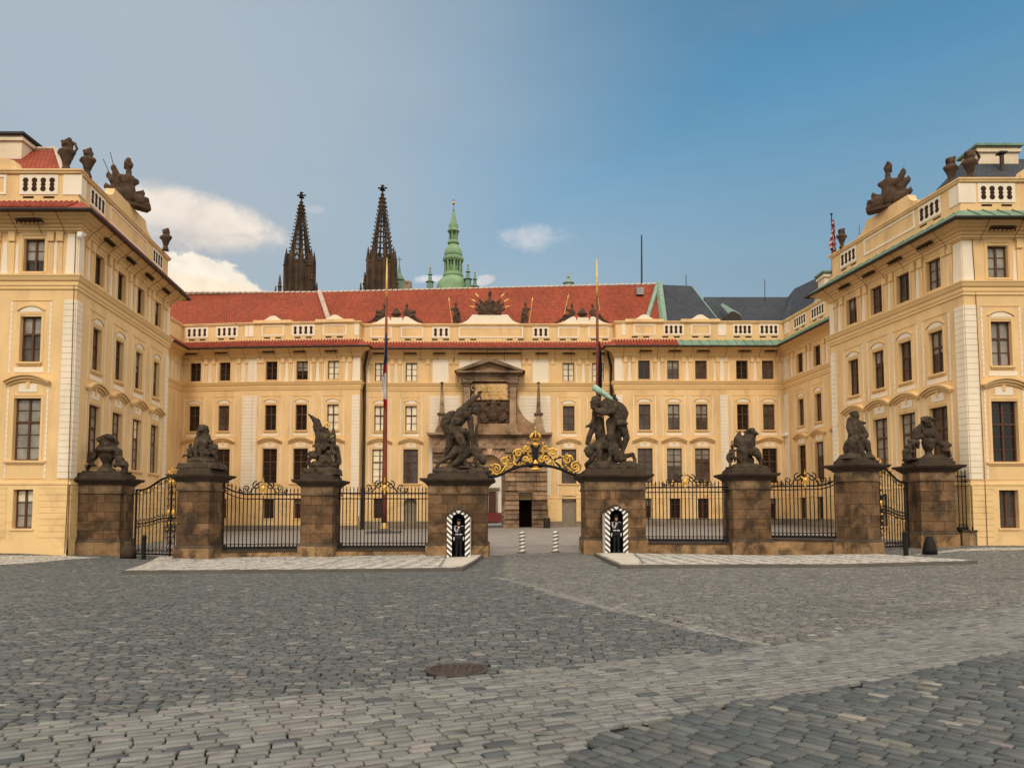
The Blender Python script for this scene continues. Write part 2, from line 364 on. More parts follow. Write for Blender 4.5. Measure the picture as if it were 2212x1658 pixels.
    def quad_uv(s, a, b, c, d):        # a,b along the eave, c,d along the ridge
        a, b, c, d = map(Vector, (a, b, c, d)); e = (b - a).normalized()
        def uv(p): q = p - a; u = q.dot(e); return (u, (q - e * u).length)
        return s.add([a, b, c, d], [(0, 1, 2, 3)], [tuple(uv(p) for p in (a, b, c, d))])
    def tri_uv(s, a, b, c):
        a, b, c = map(Vector, (a, b, c)); e = (b - a).normalized()
        def uv(p): q = p - a; u = q.dot(e); return (u, (q - e * u).length)
        return s.add([a, b, c], [(0, 1, 2)], [tuple(uv(p) for p in (a, b, c))])
    def mesh(s, name, mats, shift=(0, 0, 0)):
        me = bpy.data.meshes.new(name); sh = Vector(shift)
        me.from_pydata([(p[0] - sh.x, p[1] - sh.y, p[2] - sh.z) for p in s.v], [], s.f)
        for m in (mats if isinstance(mats, (list, tuple)) else [mats]): me.materials.append(MATS[m])
        me.polygons.foreach_set('material_index', s.mi); me.polygons.foreach_set('use_smooth', s.sm)
        if any(c != (1, 1, 1) for c in s.cl):
            at = me.color_attributes.new('Col', 'FLOAT_COLOR', 'CORNER'); arr = []
            for p, c in zip(s.f, s.cl): arr += [c[0], c[1], c[2], 1.0] * len(p)
            at.data.foreach_set('color', arr)
        if s.uv:
            ul = me.uv_layers.new(name='UVMap'); arr = []
            for i, p in enumerate(s.f): arr += [k for q in s.uv.get(i, tuple((0, 0) for _ in p)) for k in q]
            ul.data.foreach_set('uv', arr)
        me.validate(); return me
    def build(s, name, mats, parent=None, loc=None):
        if loc is None:
            a = np.array(s.v); lo, hi = a.min(0), a.max(0); loc = Vector(((lo[0] + hi[0]) / 2, (lo[1] + hi[1]) / 2, lo[2]))
        loc = Vector(loc); return place(name, s.mesh(name, mats, loc), parent, loc)
def place(name, me, parent, loc, rz=0.0):   # loc in world; parents are never rotated unless the child is placed in their frame
    o = bpy.data.objects.new(name, me); COL.objects.link(o); WL[o.name] = Vector(loc)
    if parent is not None: o.parent = parent; o.location = Vector(loc) - WL[parent.name]
    else: o.location = loc
    o.rotation_euler = (0, 0, rz); return o
def thing(name, label, cat, loc, group=None):
    o = bpy.data.objects.new(name, None); COL.objects.link(o); o.location = loc; o.empty_display_size = .3; WL[o.name] = Vector(loc); return tag(o, label, cat, group)
def tag(o, label=None, cat=None, group=None, kind=None):
    if label: o['label'] = label
    if cat: o['category'] = cat
    if group: o['group'] = group
    if kind: o['kind'] = kind
    return o
def child(name, me, parent, loc=(0, 0, 0), rz=0.0):   # loc in the parent's frame
    o = bpy.data.objects.new(name, me); COL.objects.link(o); o.parent = parent; o.location = loc; o.rotation_euler = (0, 0, rz)
    WL[o.name] = Vector(loc) + WL[parent.name]; return o
class Pieces:                          # loose ornaments, each one a mesh of its own
    def __init__(s): s.l = []
    def ell(s, c, r, *a): c = Vector(c); m = MB(); m.ell((0, 0, 0), r, *a); s.l.append((c, m))
    def hang(s, name, mat, parent, off=(0, 0, 0)):
        for c, m in s.l: child(name, m.mesh(name, mat), parent, c - Vector(off))
def copy_thing(root, loc, label=None, rz=None):
    c = root.copy(); COL.objects.link(c); c.location = loc; WL[c.name] = Vector(loc)
    if label: c['label'] = label
    if rz is not None: c.rotation_euler = (0, 0, rz)
    for ch in list(root.children):
        d = ch.copy(); COL.objects.link(d); d.parent = c
        for gch in ch.children: e = gch.copy(); COL.objects.link(e); e.parent = d
    return c
def frame(p0, p1):                     # wall frame: x along the wall, y into it, z up
    u = Vector((p1[0] - p0[0], p1[1] - p0[1], 0)); L = u.length; u.normalize(); n = Vector((u.y, -u.x, 0))
    M = Matrix(((u.x, -n.x, 0, p0[0]), (u.y, -n.y, 0, p0[1]), (0, 0, 1, 0), (0, 0, 0, 1))); return M, L, math.atan2(u.y, u.x)
def arc_pts(x0, x1, z0, rise, n=10):
    w = (x1 - x0) / 2; xm = (x0 + x1) / 2
    return [(xm + w * t, z0 + rise * (1 - t * t)) for t in [-1 + 2 * i / n for i in range(n + 1)]]
def spiral(c, r, turns, a0, sgn=1, n=22, inner=.12):
    return [(c[0] + (r * (1 - (1 - inner) * i / n)) * math.cos(a0 + sgn * turns * 2 * math.pi * i / n), c[1], c[2] + (r * (1 - (1 - inner) * i / n)) * math.sin(a0 + sgn * turns * 2 * math.pi * i / n)) for i in range(n + 1)]

def sculpt(mb, vox=.045, rough=.03, rscale=3.0, smooth=2):   # fuse overlapping lumps into one carved surface
    me = mb.mesh('raw', 'statue_stone'); o = bpy.data.objects.new('raw', me); COL.objects.link(o)
    md = o.modifiers.new('r', 'REMESH'); md.mode = 'VOXEL'; md.voxel_size = vox
    if smooth: sm = o.modifiers.new('s', 'SMOOTH'); sm.factor = .5; sm.iterations = smooth
    dg = bpy.context.evaluated_depsgraph_get(); dg.update(); me2 = bpy.data.meshes.new_from_object(o.evaluated_get(dg))
    bpy.data.objects.remove(o); bpy.data.meshes.remove(me)
    if rough:
        nv = len(me2.vertices); co = np.empty(nv * 3); no = np.empty(nv * 3); me2.vertices.foreach_get('co', co); me2.vertices.foreach_get('normal', no)
        co = co.reshape(-1, 3); no = no.reshape(-1, 3); off = np.empty(nv)
        for i in range(nv):
            p = Vector(co[i]) * rscale; off[i] = noise.noise(p) * .8 + noise.noise(p * 2.3) * .6 + noise.noise(p * 5.1) * .55
        co += no * (off * rough)[:, None]; me2.vertices.foreach_set('co', co.ravel()); me2.update()
    me2.polygons.foreach_set('use_smooth', [True] * len(me2.polygons)); me2.materials.clear(); return me2
def rebase(me, mat, name):             # base-centre origin; returns the offset
    nv = len(me.vertices); co = np.empty(nv * 3); me.vertices.foreach_get('co', co); co = co.reshape(-1, 3); lo, hi = co.min(0), co.max(0)
    off = np.array([(lo[0] + hi[0]) / 2, (lo[1] + hi[1]) / 2, lo[2]]); co -= off; me.vertices.foreach_set('co', co.ravel()); me.update()
    if mat not in [m.name for m in me.materials]: me.materials.append(MATS[mat])
    me.name = name; return Vector(off)
# ------------------------------------------------------------------ palace: windows
Z = dict(T=(13.97, 15.68), S=(9.41, 11.72), F=(4.50, 7.60), G=(1.16, 3.07))
WW = dict(T=1.05, S=1.05, F=1.34, G=.97)
ZBAND, ZSTR, ZEAVE, ZPAR = 3.34, 13.07, 16.85, 19.3
_wc = {}
def win_meshes(typ, variant, dz, back):
    key = (typ, variant, dz, back)
    if key in _wc: return _wc[key]
    w, (zb, zt) = WW[typ], Z[typ]; zb += dz; zt += dz; h = w / 2; out = {}
    f = MB(); y0, y1 = .20, .27
    f.box(-h, -h + .07, y0, y1, zb, zt); f.box(h - .07, h, y0, y1, zb, zt); f.box(-h + .07, h - .07, y0, y1, zt - .07, zt); f.box(-h + .07, h - .07, y0, y1, zb, zb + .08)
    f.box(-.05, .05, y0 - .02, y1, zb + .08, zt - .07)
    rows = {'T': (1 / 3, 2 / 3), 'S': (.62, .31), 'F': (.62, .81, .21, .42), 'G': (1 / 3, 2 / 3)}[typ]
    for i, q in enumerate(rows):
        big = typ in 'SF' and i == 0; k = .05 if big else .018; zz = zb + (zt - zb) * q
        for a, b in ((-h + .07, -.05), (.05, h - .07)): f.box(a, b, y0 - (.02 if big else -.015), y1, zz - k, zz + k)
    if typ == 'G' and back:               # iron bars on the courtyard windows
        for i in range(1, 5): f.tube([(-h + w * i / 5, .05, zb), (-h + w * i / 5, .05, zt)], .018, 5)
    out['frame'] = f.mesh('window_frame', 'frame_brown')
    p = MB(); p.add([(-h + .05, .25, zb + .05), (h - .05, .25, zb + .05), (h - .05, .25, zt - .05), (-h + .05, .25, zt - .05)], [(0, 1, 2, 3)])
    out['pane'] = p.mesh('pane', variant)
    s = MB(); e = .1 if typ != 'F' else .36; s.m = 0
    s.box(-h - e, h + e, -.12, .2, zb - .10, zb - .002); s.box(-h - e + .05, h + e - .05, -.07, -.002, zb - .17, zb - .102)
    out['sill'] = s.mesh('sill', 'cream_trim' if typ != 'G' else 'base_ochre')
    t = MB()                              # raised surround
    if typ in 'SF':
        lo, hi = (8.86, 12.5) if typ == 'S' else (3.62 + dz * .3, 8.36)
        for sx in (-.98, .98):
            z = lo; i = 0
            while z < hi - .1: t.box(sx - .045, sx + .045, -.022, .0, z, min(z + .25, hi)); z += .28; i += 1
        t.m = 1
        for sx in (-1, 1): t.box(min(sx * (h), sx * (h + .13)), max(sx * h, sx * (h + .13)), -.025, .0, zb - .001, zt + .1)
        t.box(-h - .13, h + .13, -.026, .0, zt + .1, zt + .2); 
        if typ == 'S':
            t.box(-1.02, 1.02, -.03, 0, 12.5, 12.56)
            t.m = 0; t.strip(arc_pts(-.56, .56, 11.98, .22), [(x, 11.93) for x, _ in arc_pts(-.56, .56, 0, 0)], -.035, 0)
            t.m = 1; t.strip(arc_pts(-.68, .68, 12.08, .27), arc_pts(-.68, .68, 11.99, .23), -.075, 0)
            t.m = 0; t.box(-.74, .74, -.03, 0, 8.89, 9.14)
        else:
            t.m = 0; t.box(-.46, .46, -.03, 0, 7.9, 8.3); t.m = 1; t.prism([(-.07, 8.1), (.07, 8.1), (.12, 8.5), (-.12, 8.5)], -.06, 0)
            t.box(-.98, .98, -.02, 0, 3.6 + dz * .3, 3.66 + dz * .3)
    elif typ == 'T':
        t.m = 1
        for a, b, zz, z2 in ((-.70, -.56, 13.86, 15.98), (.56, .70, 13.86, 15.98), (-.56, .56, 15.84, 15.98)): t.box(a, b, -.03, 0, zz, z2)
    elif typ == 'G':
        t.m = 1
        for a, b, c, d in ((-h - .2, -h - .02, zb - .25, zt + .2), (h + .02, h + .2, zb - .25, zt + .2), (-h - .02, h + .02, zt + .03, zt + .2)): t.box(a, b, -.05, -.0, c, d)
    if t.v: out['surround'] = t.mesh('surround', ['white_trim', 'cream_trim' if typ != 'G' else 'base_ochre'])
    if typ == 'F':
        k = MB()
        k.strip(arc_pts(-1.13, 1.13, 8.45, .36, 12), arc_pts(-1.13, 1.13, 8.36, .34, 12), -.30, 0)
        k.strip(arc_pts(-1.08, 1.08, 8.36, .34, 12), arc_pts(-1.08, 1.08, 8.27, .30, 12), -.20, 0)
        k.strip(arc_pts(-1.0, 1.0, 8.27, .30, 12), arc_pts(-1.0, 1.0, 8.20, .24, 12), -.09, 0)
        out['hood'] = k.mesh('hood', 'cream_trim')
    _wc[key] = out; return out
def window(parent, M, rz, uc, typ, variant, dz=0.0, back=False):
    ms = win_meshes(typ, variant, dz, back); loc = M @ Vector((uc, 0, 0))
    o = place('window', ms['frame'], parent, loc, rz)
    for k in ('pane', 'sill', 'surround', 'hood'):
        if k in ms: child(k, ms[k], o)
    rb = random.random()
    if rb < .34 and variant != 'glass_sky_reflection':          # pale sheet in the upper panes, coloured to stand in for reflected evening sky
        key = ('reflection_blind', typ, dz, round(.25 + rb, 1))
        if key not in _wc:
            w, (zb, zt) = WW[typ], Z[typ]; b = MB(); y = .246; zz = zt + dz - (zt - zb) * key[3]; b.box(-w / 2 + .07, w / 2 - .07, y - .002, y, zz, zt + dz - .06); _wc[key] = b.mesh('reflection_blind', 'glass_blind' if variant != 'glass_blind' else 'glass_sky_reflection')
        child('reflection_blind', _wc[key], o)
def wallgrid(mb, L, z0, z1, ops, y=0.0, depth=.3, back_mat=None):
    us = sorted({0.0, L} | {a for o in ops for a in (o[0] - o[1] / 2, o[0] + o[1] / 2)}); zs = sorted({z0, z1} | {a for o in ops for a in o[2:4]})
    us = [u for u in us if 0 <= u <= L]; zs = [z for z in zs if z0 <= z <= z1]
    for i in range(len(us) - 1):
        for j in range(len(zs) - 1):
            u, z = (us[i] + us[i + 1]) / 2, (zs[j] + zs[j + 1]) / 2
            if any(abs(u - o[0]) < o[1] / 2 and o[2] < z < o[3] for o in ops): continue
            mb.add([(us[i], y, zs[j]), (us[i + 1], y, zs[j]), (us[i + 1], y, zs[j + 1]), (us[i], y, zs[j + 1])], [(0, 1, 2, 3)])
    for uc, w, zb, zt in ops:
        a, b = uc - w / 2, uc + w / 2; d = y + depth; ct, cb = zt <= z1 and zt != ZBAND, zb >= z0 and zb != ZBAND
        zb = max(zb, z0); zt = min(zt, z1)
        mb.add([(a, y, zb), (a, d, zb), (a, d, zt), (a, y, zt)], [(0, 1, 2, 3)]); mb.add([(b, y, zb), (b, d, zb), (b, d, zt), (b, y, zt)], [(3, 2, 1, 0)])
        if ct: mb.add([(a, y, zt), (b, y, zt), (b, d, zt), (a, d, zt)], [(3, 2, 1, 0)])
        if cb: mb.add([(a, y, zb), (b, y, zb), (b, d, zb), (a, d, zb)], [(0, 1, 2, 3)])

class Palace:
    """collects the walls and trim of one palace building, segment by segment"""
    def __init__(s, root, dzG=0.0, dzF=0.0, back=False): s.root = root; s.wall = MB(); s.dz = dict(T=0, S=0, F=dzF, G=dzG); s.back = back
    def seg(s, p0, p1, cols, z0=-.6, extra=(), quoins=(), frieze_ends=(0, 0), nofrieze=()):
        """cols: (u, {type: pane material}); extra: openings (u,w,zb,zt); quoins: (u0,u1)"""
        M, L, rz = frame(p0, p1); ops = []
        for u, ty in cols:
            for t in ty:
                zb, zt = Z[t]; ops.append((u, WW[t], zb + s.dz[t], zt + s.dz[t]))
        lo = [o for o in ops if o[3] < 4] + [e for e in extra if e[2] < ZBAND]; hi = [o for o in ops if o[3] > 4] + [(e[0], e[1], max(e[2], ZBAND), e[3]) for e in extra if e[3] > ZBAND]
        s.wall.T = M; s.wall.m = 0; wallgrid(s.wall, L, ZBAND, 17.75, hi)
        s.wall.m = 1; wallgrid(s.wall, L, z0, ZBAND, lo, y=-.06, depth=.36)
        for u, ty in cols:
            for t, v in ty.items(): window(s.root, M, rz, u, t, v, s.dz[t], s.back)
        s.rel = s.wall                                              # rusticated courses of the base storey
        z = .72 + s.dz['G']
        blocked = [(o[0] - o[1] / 2 - .32, o[0] + o[1] / 2 + .32, o[2] - .4, o[3] + .3) for o in lo]
        while z < ZBAND - .2:
            z2 = min(z + .30, ZBAND - .06); cur = 0.0
            for a, b, c, d in sorted(blocked):
                if c < z2 and d > z:
                    if a - cur > .1: s.rel.box(cur + .01, a, -.082, -.058, z, z2 - .022)
                    cur = b
            if L - cur > .1: s.rel.box(cur, L - .01, -.082, -.058, z, z2 - .022)
            z += .30
        for a, b in quoins:
            s.trim = MB(M); z = 3.62 + s.dz['F'] * .3
            while z < 12.5: s.trim.box(a, b, -.05, 0, z, min(z + .295, 12.55)); z += .312
            s.trim.build('quoin', 'white_trim', s.root); s.trim = MB(M); s.trim.prism([(a, 13.86), (b, 13.86), (b - .08 * (b < L - .05), 15.9), (a + .08 * (a > .05), 15.9)], -.045, 0); s.trim.build('corner_pilaster', 'white_trim', s.root)
        # frieze storey
        cs = sorted(c[0] for c in cols if 'T' in c[1])
        if cs:
            edges = [frieze_ends[0]] + cs + [L - frieze_ends[1]]
            for i in range(len(edges) - 1):
                a, b = edges[i], edges[i + 1]; a += .72 if i > 0 else 0; b -= .72 if i < len(edges) - 2 else 0
                if b - a < .45: continue
                if any(a < q < b for q in nofrieze): continue
                n = max(1, round((b - a) / 1.5)); st = (b - a) / n
                for j in range(n):
                    m = a + st * (j + .5); hw = st / 2; s.trim = MB(M)
                    s.trim.m = 0; s.trim.prism([(m - .19, 13.86), (m + .19, 13.86), (m + .08, 15.5), (m - .08, 15.5)], -.02, 0)
                    for q in (-1, 1):
                        if hw > .55: s.trim.prism([(m + q * .62 - .10, 13.86), (m + q * .62 + .10, 13.86), (m + q * .62 + .05, 15.4), (m + q * .62 - .05, 15.4)], -.02, 0)
                    s.trim.m = 2
                    for q in (-1, 1):
                        c = m + q * min(.36, hw * .6)
                        s.trim.box(c - .17, c + .17, -.13, 0, 15.52, 16.02); s.trim.box(c - .14, c + .14, -.05, 0, 13.86, 15.52)
                    s.trim.build('frieze_pilaster', ['white_trim', 'cream_trim', 'ochre'], s.root)
        return M, L, rz
    def parapet(s, p0, p1, feats, yoff=.15, vents=()):
        """white plaques with bead-shaped openings, framed fields and plain white fields on the attic wall"""
        M, L, rz = frame(p0, p1)
        for kind, u, w, n in feats:
            a, b = u - w / 2, u + w / 2; y = yoff; s.par = MB(M); s.slots = []
            if kind == 'bal':
                s.par.m = 0; s.par.box(a, b, y - .035, y + .01, 18.02, 19.04)
                for i in range(n):
                    c = a + w * (i + .5) / n * .92 + w * .04
                    for k, rr in ((0, .15), (1, .13), (2, .15)):
                        zc = 18.31 + k * .22; (s.slots.append(MB(M)) if k == 0 else 0, s.slots[-1].prism([(c + rr * math.cos(q * math.pi / 4), zc + rr * math.sin(q * math.pi / 4)) for q in range(8)], y - .040 - k * .002, y))
            elif kind == 'frame':
                s.par.m = 0
                for q in ((a, b, 18.02, 18.14), (a, b, 18.92, 19.04), (a, a + .13, 18.14, 18.92), (b - .13, b, 18.14, 18.92)): s.par.box(q[0], q[1], y - .035, y + .01, q[2], q[3])
            elif kind == 'white': s.par.m = 0; s.par.box(a, b, y - .035, y + .01, 18.0, 19.04)
            po = s.par.build('parapet_panel', 'white_trim', s.root)
            for o_ in s.slots: a_ = np.array(o_.v); lc_ = (a_.min(0) + a_.max(0)) / 2; child('baluster_opening', o_.mesh('baluster_opening', 'slot_dark', lc_), po, Vector(lc_) - WL[po.name])
        for u in vents:
            for q in (-.52, .52): vb = MB(M); vb.box(u + q - .27, u + q + .27, yoff - .02, yoff + .02, 17.68, 17.93); vb.build('parapet_vent', 'slot_dark', s.root)
    def attic(s, p0, p1, uc, pts, yoff=.1, th=.5, matn='ochre'):    # raised gable on the attic wall: outline (u,z)
        M, L, rz = frame(p0, p1); s.par.T = M; gm_ = MB(M); gm_.prism([(uc + a, b) for a, b in pts], yoff, yoff + th); gm_.build('gable', matn, s.root)
    def finish(s, path, bands=None):
        r = s.root
        s.wall.T = None
        s.wall.build('wall', ['ochre', 'base_ochre'], r)
        a = MB(); a.sweep(path, [(.0, 17.3), (-.15, 17.3), (-.15, 19.06), (-.05, 19.1), (-.02, 19.2), (.02, 19.22), (.02, ZPAR), (-.55, ZPAR), (-.55, 17.3)]); a.build('parapet', 'ochre', r)
        b = MB(); b.sweep(path, [(0, 15.98), (.05, 15.98), (.08, 16.06), (.14, 16.06), (.14, 16.18), (.22, 16.22), (.22, 16.34), (.36, 16.38), (.40, 16.48), (.62, 16.52), (.66, 16.62), (.86, 16.68), (.86, 16.76), (0, 16.78)]); b.build('cornice', 'cream_trim', r)
        c = MB(); c.sweep(path, [(0, ZSTR), (.06, ZSTR + .02), (.06, ZSTR + .18), (.10, ZSTR + .20), (.10, ZSTR + .40), (.16, ZSTR + .44), (.22, ZSTR + .60), (.26, ZSTR + .66), (.26, ZSTR + .73), (0, ZSTR + .79)]); c.build('string_course', 'cream_trim', r)
        for pth in (bands or [path]): d = MB(); d.sweep(pth, [(.06, ZBAND - .05), (.10, ZBAND - .03), (.10, ZBAND + .07), (0, ZBAND + .11)]); d.build('base_band', 'base_ochre', r)
def pathcut(path, f0, f1):              # part of a polyline between two arc lengths
    out = []; acc = 0
    for i in range(len(path) - 1):
        a, b = Vector(path[i][:2]), Vector(path[i + 1][:2]); l = (b - a).length
        s0, s1 = max(f0, acc), min(f1, acc + l)
        if s1 > s0 + 1e-6:
            q0, q1 = a + (b - a) * ((s0 - acc) / l), a + (b - a) * ((s1 - acc) / l)
            if not out: out.append(tuple(q0))
            out.append(tuple(q1))
        acc += l
    return out
def offset(path, o):
    m = MB(); m.sweep(path, [(o, 0), (o, 1)], ends=False); return [Vector((m.v[i][0], m.v[i][1], 0)) for i in range(0, len(m.v), 2)]
def eaves(root, path, kind):
    """the strip of roof between cornice and attic wall, with its gutter"""
    m = MB()
    if kind == 'tile':
        m.sweep(path, [(.80, 16.77), (1.0, 16.80), (1.0, 16.86), (-.12, 17.62), (-.12, 16.80)])
        for i in range(len(path) - 1):
            M, L, rz = frame(path[i], path[i + 1]); m.T = M; n = max(2, int(L / .26)); m.smooth = True
            for j in range(n):
                u = (j + .5) * L / n; m.tube([(u, -1.06, 16.85), (u, .12, 17.66)], .075, 6)
            m.smooth = False
        m.T = None; o = m.build('eaves_roof', 'tile_edge', root)
    else:
        m.sweep(path, [(.80, 16.77), (1.0, 16.80), (1.0, 16.86), (-.12, 17.62), (-.12, 16.80)])
        for i in range(len(path) - 1):
            M, L, rz = frame(path[i], path[i + 1]); m.T = M; n = max(2, int(L / .75))
            for j in range(n):
                u = (j + .5) * L / n; m.add([(u - .02, -1.0, 16.86), (u + .02, -1.0, 16.86), (u + .02, .12, 17.63), (u - .02, .12, 17.63), (u - .02, -1.0, 16.93), (u + .02, -1.0, 16.93), (u + .02, .12, 17.70), (u - .02, .12, 17.70)],
                                            [(0, 3, 2, 1), (4, 5, 6, 7), (0, 1, 5, 4), (1, 2, 6, 5), (2, 3, 7, 6), (3, 0, 4, 7)])
        m.T = None; m.build('eaves_roof', 'copper_green', root)
    gt = MB(); pts = offset(path, 1.04); gt.tube([(p.x, p.y, 16.76) for p in pts], .085, 8); gt.build('gutter', 'gutter_dark', root)
def brackets(root, path, step, comb_us=()):
    """thin iron stays from gutter to cornice, one mesh each, sharing data"""
    b = MB(); b.tube([(0, -1.0, 16.70), (0, -.70, 16.40), (0, -.30, 16.10), (0, -.16, 15.80)], .016, 4); me = b.mesh('gutter_stay', 'gutter_dark')
    for i in range(len(path) - 1):
        M, L, rz = frame(path[i], path[i + 1]); n = int(L / step)
        for j in range(n): place('gutter_stay', me, root, M @ Vector(((j + .5) * L / n, 0, 0)), rz)
def combs(root, p0, p1, us, w=1.1):
    c = MB(); c.box(-w / 2, w / 2, -.60, -.38, 16.40, 16.43)
    for i in range(7): c.box(-w / 2 + w * i / 6 - .02, -w / 2 + w * i / 6 + .02, -.46, -.42, 16.28, 16.40)
    me = c.mesh('cornice_vent', 'slot_dark'); M, L, rz = frame(p0, p1)
    for u in us: place('cornice_vent', me, root, M @ Vector((u, 0, 0)), rz)

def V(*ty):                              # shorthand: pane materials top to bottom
    return {k: {'d': 'glass_dark', 'b': 'glass_blind', 'g': 'glass_grey', 'w': 'glass_sky_reflection'}[v] for k, v in zip('TSFG', ty) if v != '-'}

# ------------------------------------------------------------------ left wing
A, B = (-21.8, 36.0), (-23.3, 49.0)
lw = thing('palace_wing', 'ochre palace wing with a red tiled roof at one end of the iron fence', 'building', (-28, 42.5, 0), 'side wings of the palace')
pl = Palace(lw)
LWP = [(-36, 36.0), A, B, (-36, 49.2)]
M, LF, rz = pl.seg((-36, 36.0), A, [(14.2 - 2.22 - 2.9 * i, V(*v)) for i, v in enumerate(('dgbb', 'dddb', 'dgdb', 'ddbd'))], quoins=[(13.60, 14.19)], frieze_ends=(0, .75))
LS = (Vector(B) - Vector(A)).length
pl.seg(A, B, [(LS * t, V(*v)) for t, v in ((.186, 'dgb-'), (.4035, 'dgb-'), (.62, 'dgb-'), (.841, 'dgb-'))], quoins=[(.01, .6), (LS - .55, LS - .01)], frieze_ends=(.62, .5))
pl.seg(B, (-36, 49.2), [], quoins=[])
pl.parapet((-36, 36.0), A, [('bal', 14.2 - 2.2, 1.95, 4), ('white', 13.7, .95, 0), ('frame', 14.2 - 4.95, 2.2, 0), ('bal', 14.2 - 7.4, 1.95, 4)], vents=(12.0, 9.2, 6.8))
pl.parapet(A, B, [('white', .52, .75, 0), ('bal', LS * .17, 1.8, 4), ('frame', LS * .495, 5.4, 0), ('bal', LS * .84, 1.8, 4)], vents=(LS * .17, LS * .84))
def gable(w, h, foot=.5):                # flat-topped gable with hollow shoulders
    L_ = [(-w - foot, 0), (w + foot, 0), (w + foot, .30)]
    right = [(w + foot * (1 - t) ** 1.6 - .0, .30 + (h - .30) * t ** 1.7) for t in (.0, .25, .5, .7, .85, 1)]
    return L_[:2] + right + [(-x, z) for x, z in reversed(right)]
def onpar(pts): return [(x, z + ZPAR - .12) for x, z in pts]
pl.attic(A, B, LS * .495, onpar(gable(2.3, .98, .9)))
pl.attic((-36, 36), A, 14.2 - 4.4, onpar([(-.9, 0), (1.1, 0), (1.1, .2), (.9, .6), (.4, .72), (-.9, .72)]))
pl.finish(LWP); eaves(lw, LWP, 'tile'); brackets(lw, LWP[:3], 1.15)
combs(lw, (-36, 36.0), A, [12.0, 9.1], 1.3); combs(lw, A, B, [LS * t for t in (.186, .4035, .62, .841)])
rf = MB()
e = 17.7; rz_ = 23.7; x0, x1, ya, yb = -36, -22.6, 36.8, 48.6; yr = 42.6; xr = -27.4
rf.quad_uv((x0, ya, e), (x1, ya, e), (xr, yr, rz_), (x0, yr, rz_)); rf.tri_uv((x1, ya, e), (x1 - 1.2, yb, e), (xr, yr, rz_)); rf.quad_uv((x1 - 1.2, yb, e), (x0, yb, e), (x0, yr, rz_), (xr, yr, rz_))
roof = rf.build('roof', 'red_tiles', lw)
rd = MB(); rd.tube([(x0, yr, rz_ + .02), (xr, yr, rz_ + .02), (x1, ya, e + .05)], .13, 6); child('ridge', rd.mesh('ridge', 'ridge_mortar', WL[roof.name]), roof)
def chimney(root, roof, px0, px1, pyt, pyb, Y, d=1.6, cap='gutter_dark'):
    a, b = P(px0, pyt, Y), P(px1, pyb, Y); m = MB(); m.box(a.x, b.x, Y, Y + d, b.z - 1.5, a.z - .25); m.m = 0
    m.box(a.x - .12, b.x + .12, Y - .12, Y + d + .12, a.z - .6, a.z - .42)
    m.m = 1; m.box(a.x - .22, b.x + .22, Y - .22, Y + d + .22, a.z - .25, a.z - .12); m.frus(((a.x + b.x) / 2, Y + d / 2), ((b.x - a.x) / 2 + .15, d / 2 + .15), ((b.x - a.x) / 2 - .3, d / 2 - .3), a.z - .12, a.z + .05)
    child('chimney', m.mesh('chimney', ['chimney_plaster', cap], WL[roof.name]), roof)
chimney(lw, roof, -60, 47, 283, 318, 41.5)
cct = MB(); q = P(172, 508, 35.7); cct.box(q.x - .12, q.x + .12, q.y, q.y + .35, q.z + .05, q.z + .2); cct.ell((q.x, q.y, q.z - .02), (.13, .13, .16)); 
tag(cct.build('security_camera', 'cctv_white'), 'white dome camera on the corner of the wing with the red roof', 'camera')
# lightning conductor down the front
lc = MB(); a, b = P(138, 1190, 35.85), P(160, 560, 35.85); lc.tube([(a.x, 35.9, -.05), (a.x + .05, 35.9, 3.3), (b.x, 35.93, 13), (b.x, 35.9, 16)], .018, 4); lc.build('lightning_rod', 'frame_brown', lw)

# ------------------------------------------------------------------ right wing
C_, D_ = (23.2, 36.95), (21.4, 48.5)
rw = thing('palace_wing', 'ochre palace wing with a slate roof and green copper eaves at the fence end', 'building', (29, 42.7, 0), 'side wings of the palace')
pr = Palace(rw)
RWP = [(37, 48.7), D_, C_, (37, 36.95)]
pr.seg((37, 48.7), D_, [])
LS2 = (Vector(C_) - Vector(D_)).length
rt = [1 - t for t in (.796, .587, .3835, .176)]
pr.seg(D_, C_, [(LS2 * t, V(*v)) for t, v in zip(rt, ('gggb', 'ggbb', 'gggb', 'bgg-'))], quoins=[(.01, .55), (LS2 - .62, LS2 - .01)], frieze_ends=(.5, .65))
pr.seg(C_, (37, 36.95), [(1.85 + 2.9 * i, V(*v)) for i, v in enumerate(('bbdg', 'ggdg', 'gggg', 'gbgg'))], quoins=[(.01, .6)], frieze_ends=(.75, 0))
pr.parapet(D_, C_, [('bal', LS2 * .17, 1.7, 4), ('frame', LS2 * .505, 4.6, 0), ('bal', LS2 * .80, 1.7, 4), ('white', LS2 - .5, .75, 0)], vents=(LS2 * .17, LS2 * .80))
pr.parapet(C_, (37, 36.95), [('white', .48, .9, 0), ('bal', 2.0, 1.95, 4), ('frame', 4.9, 2.2, 0), ('bal', 7.6, 1.95, 4)], vents=(2.0, 4.9, 7.6))
pr.attic(D_, C_, LS2 * .5, onpar(gable(1.9, .95, .8)))
pr.attic(C_, (37, 36.95), 4.3, onpar([(-1.0, 0), (.9, 0), (.9, .72), (-.4, .72), (-.85, .6), (-1.0, .3)]))
pr.finish(RWP); eaves(rw, RWP, 'copper'); brackets(rw, RWP[1:], 1.6)
combs(rw, D_, C_, [LS2 * t for t in rt]); combs(rw, C_, (37, 36.95), [1.85, 4.75], 1.3)
rf = MB(); x0, x1, ya, yb, yr, xr = 37, 24.0, 37.8, 48.0, 43.0, 27.4; e, rz_ = 17.7, 23.3
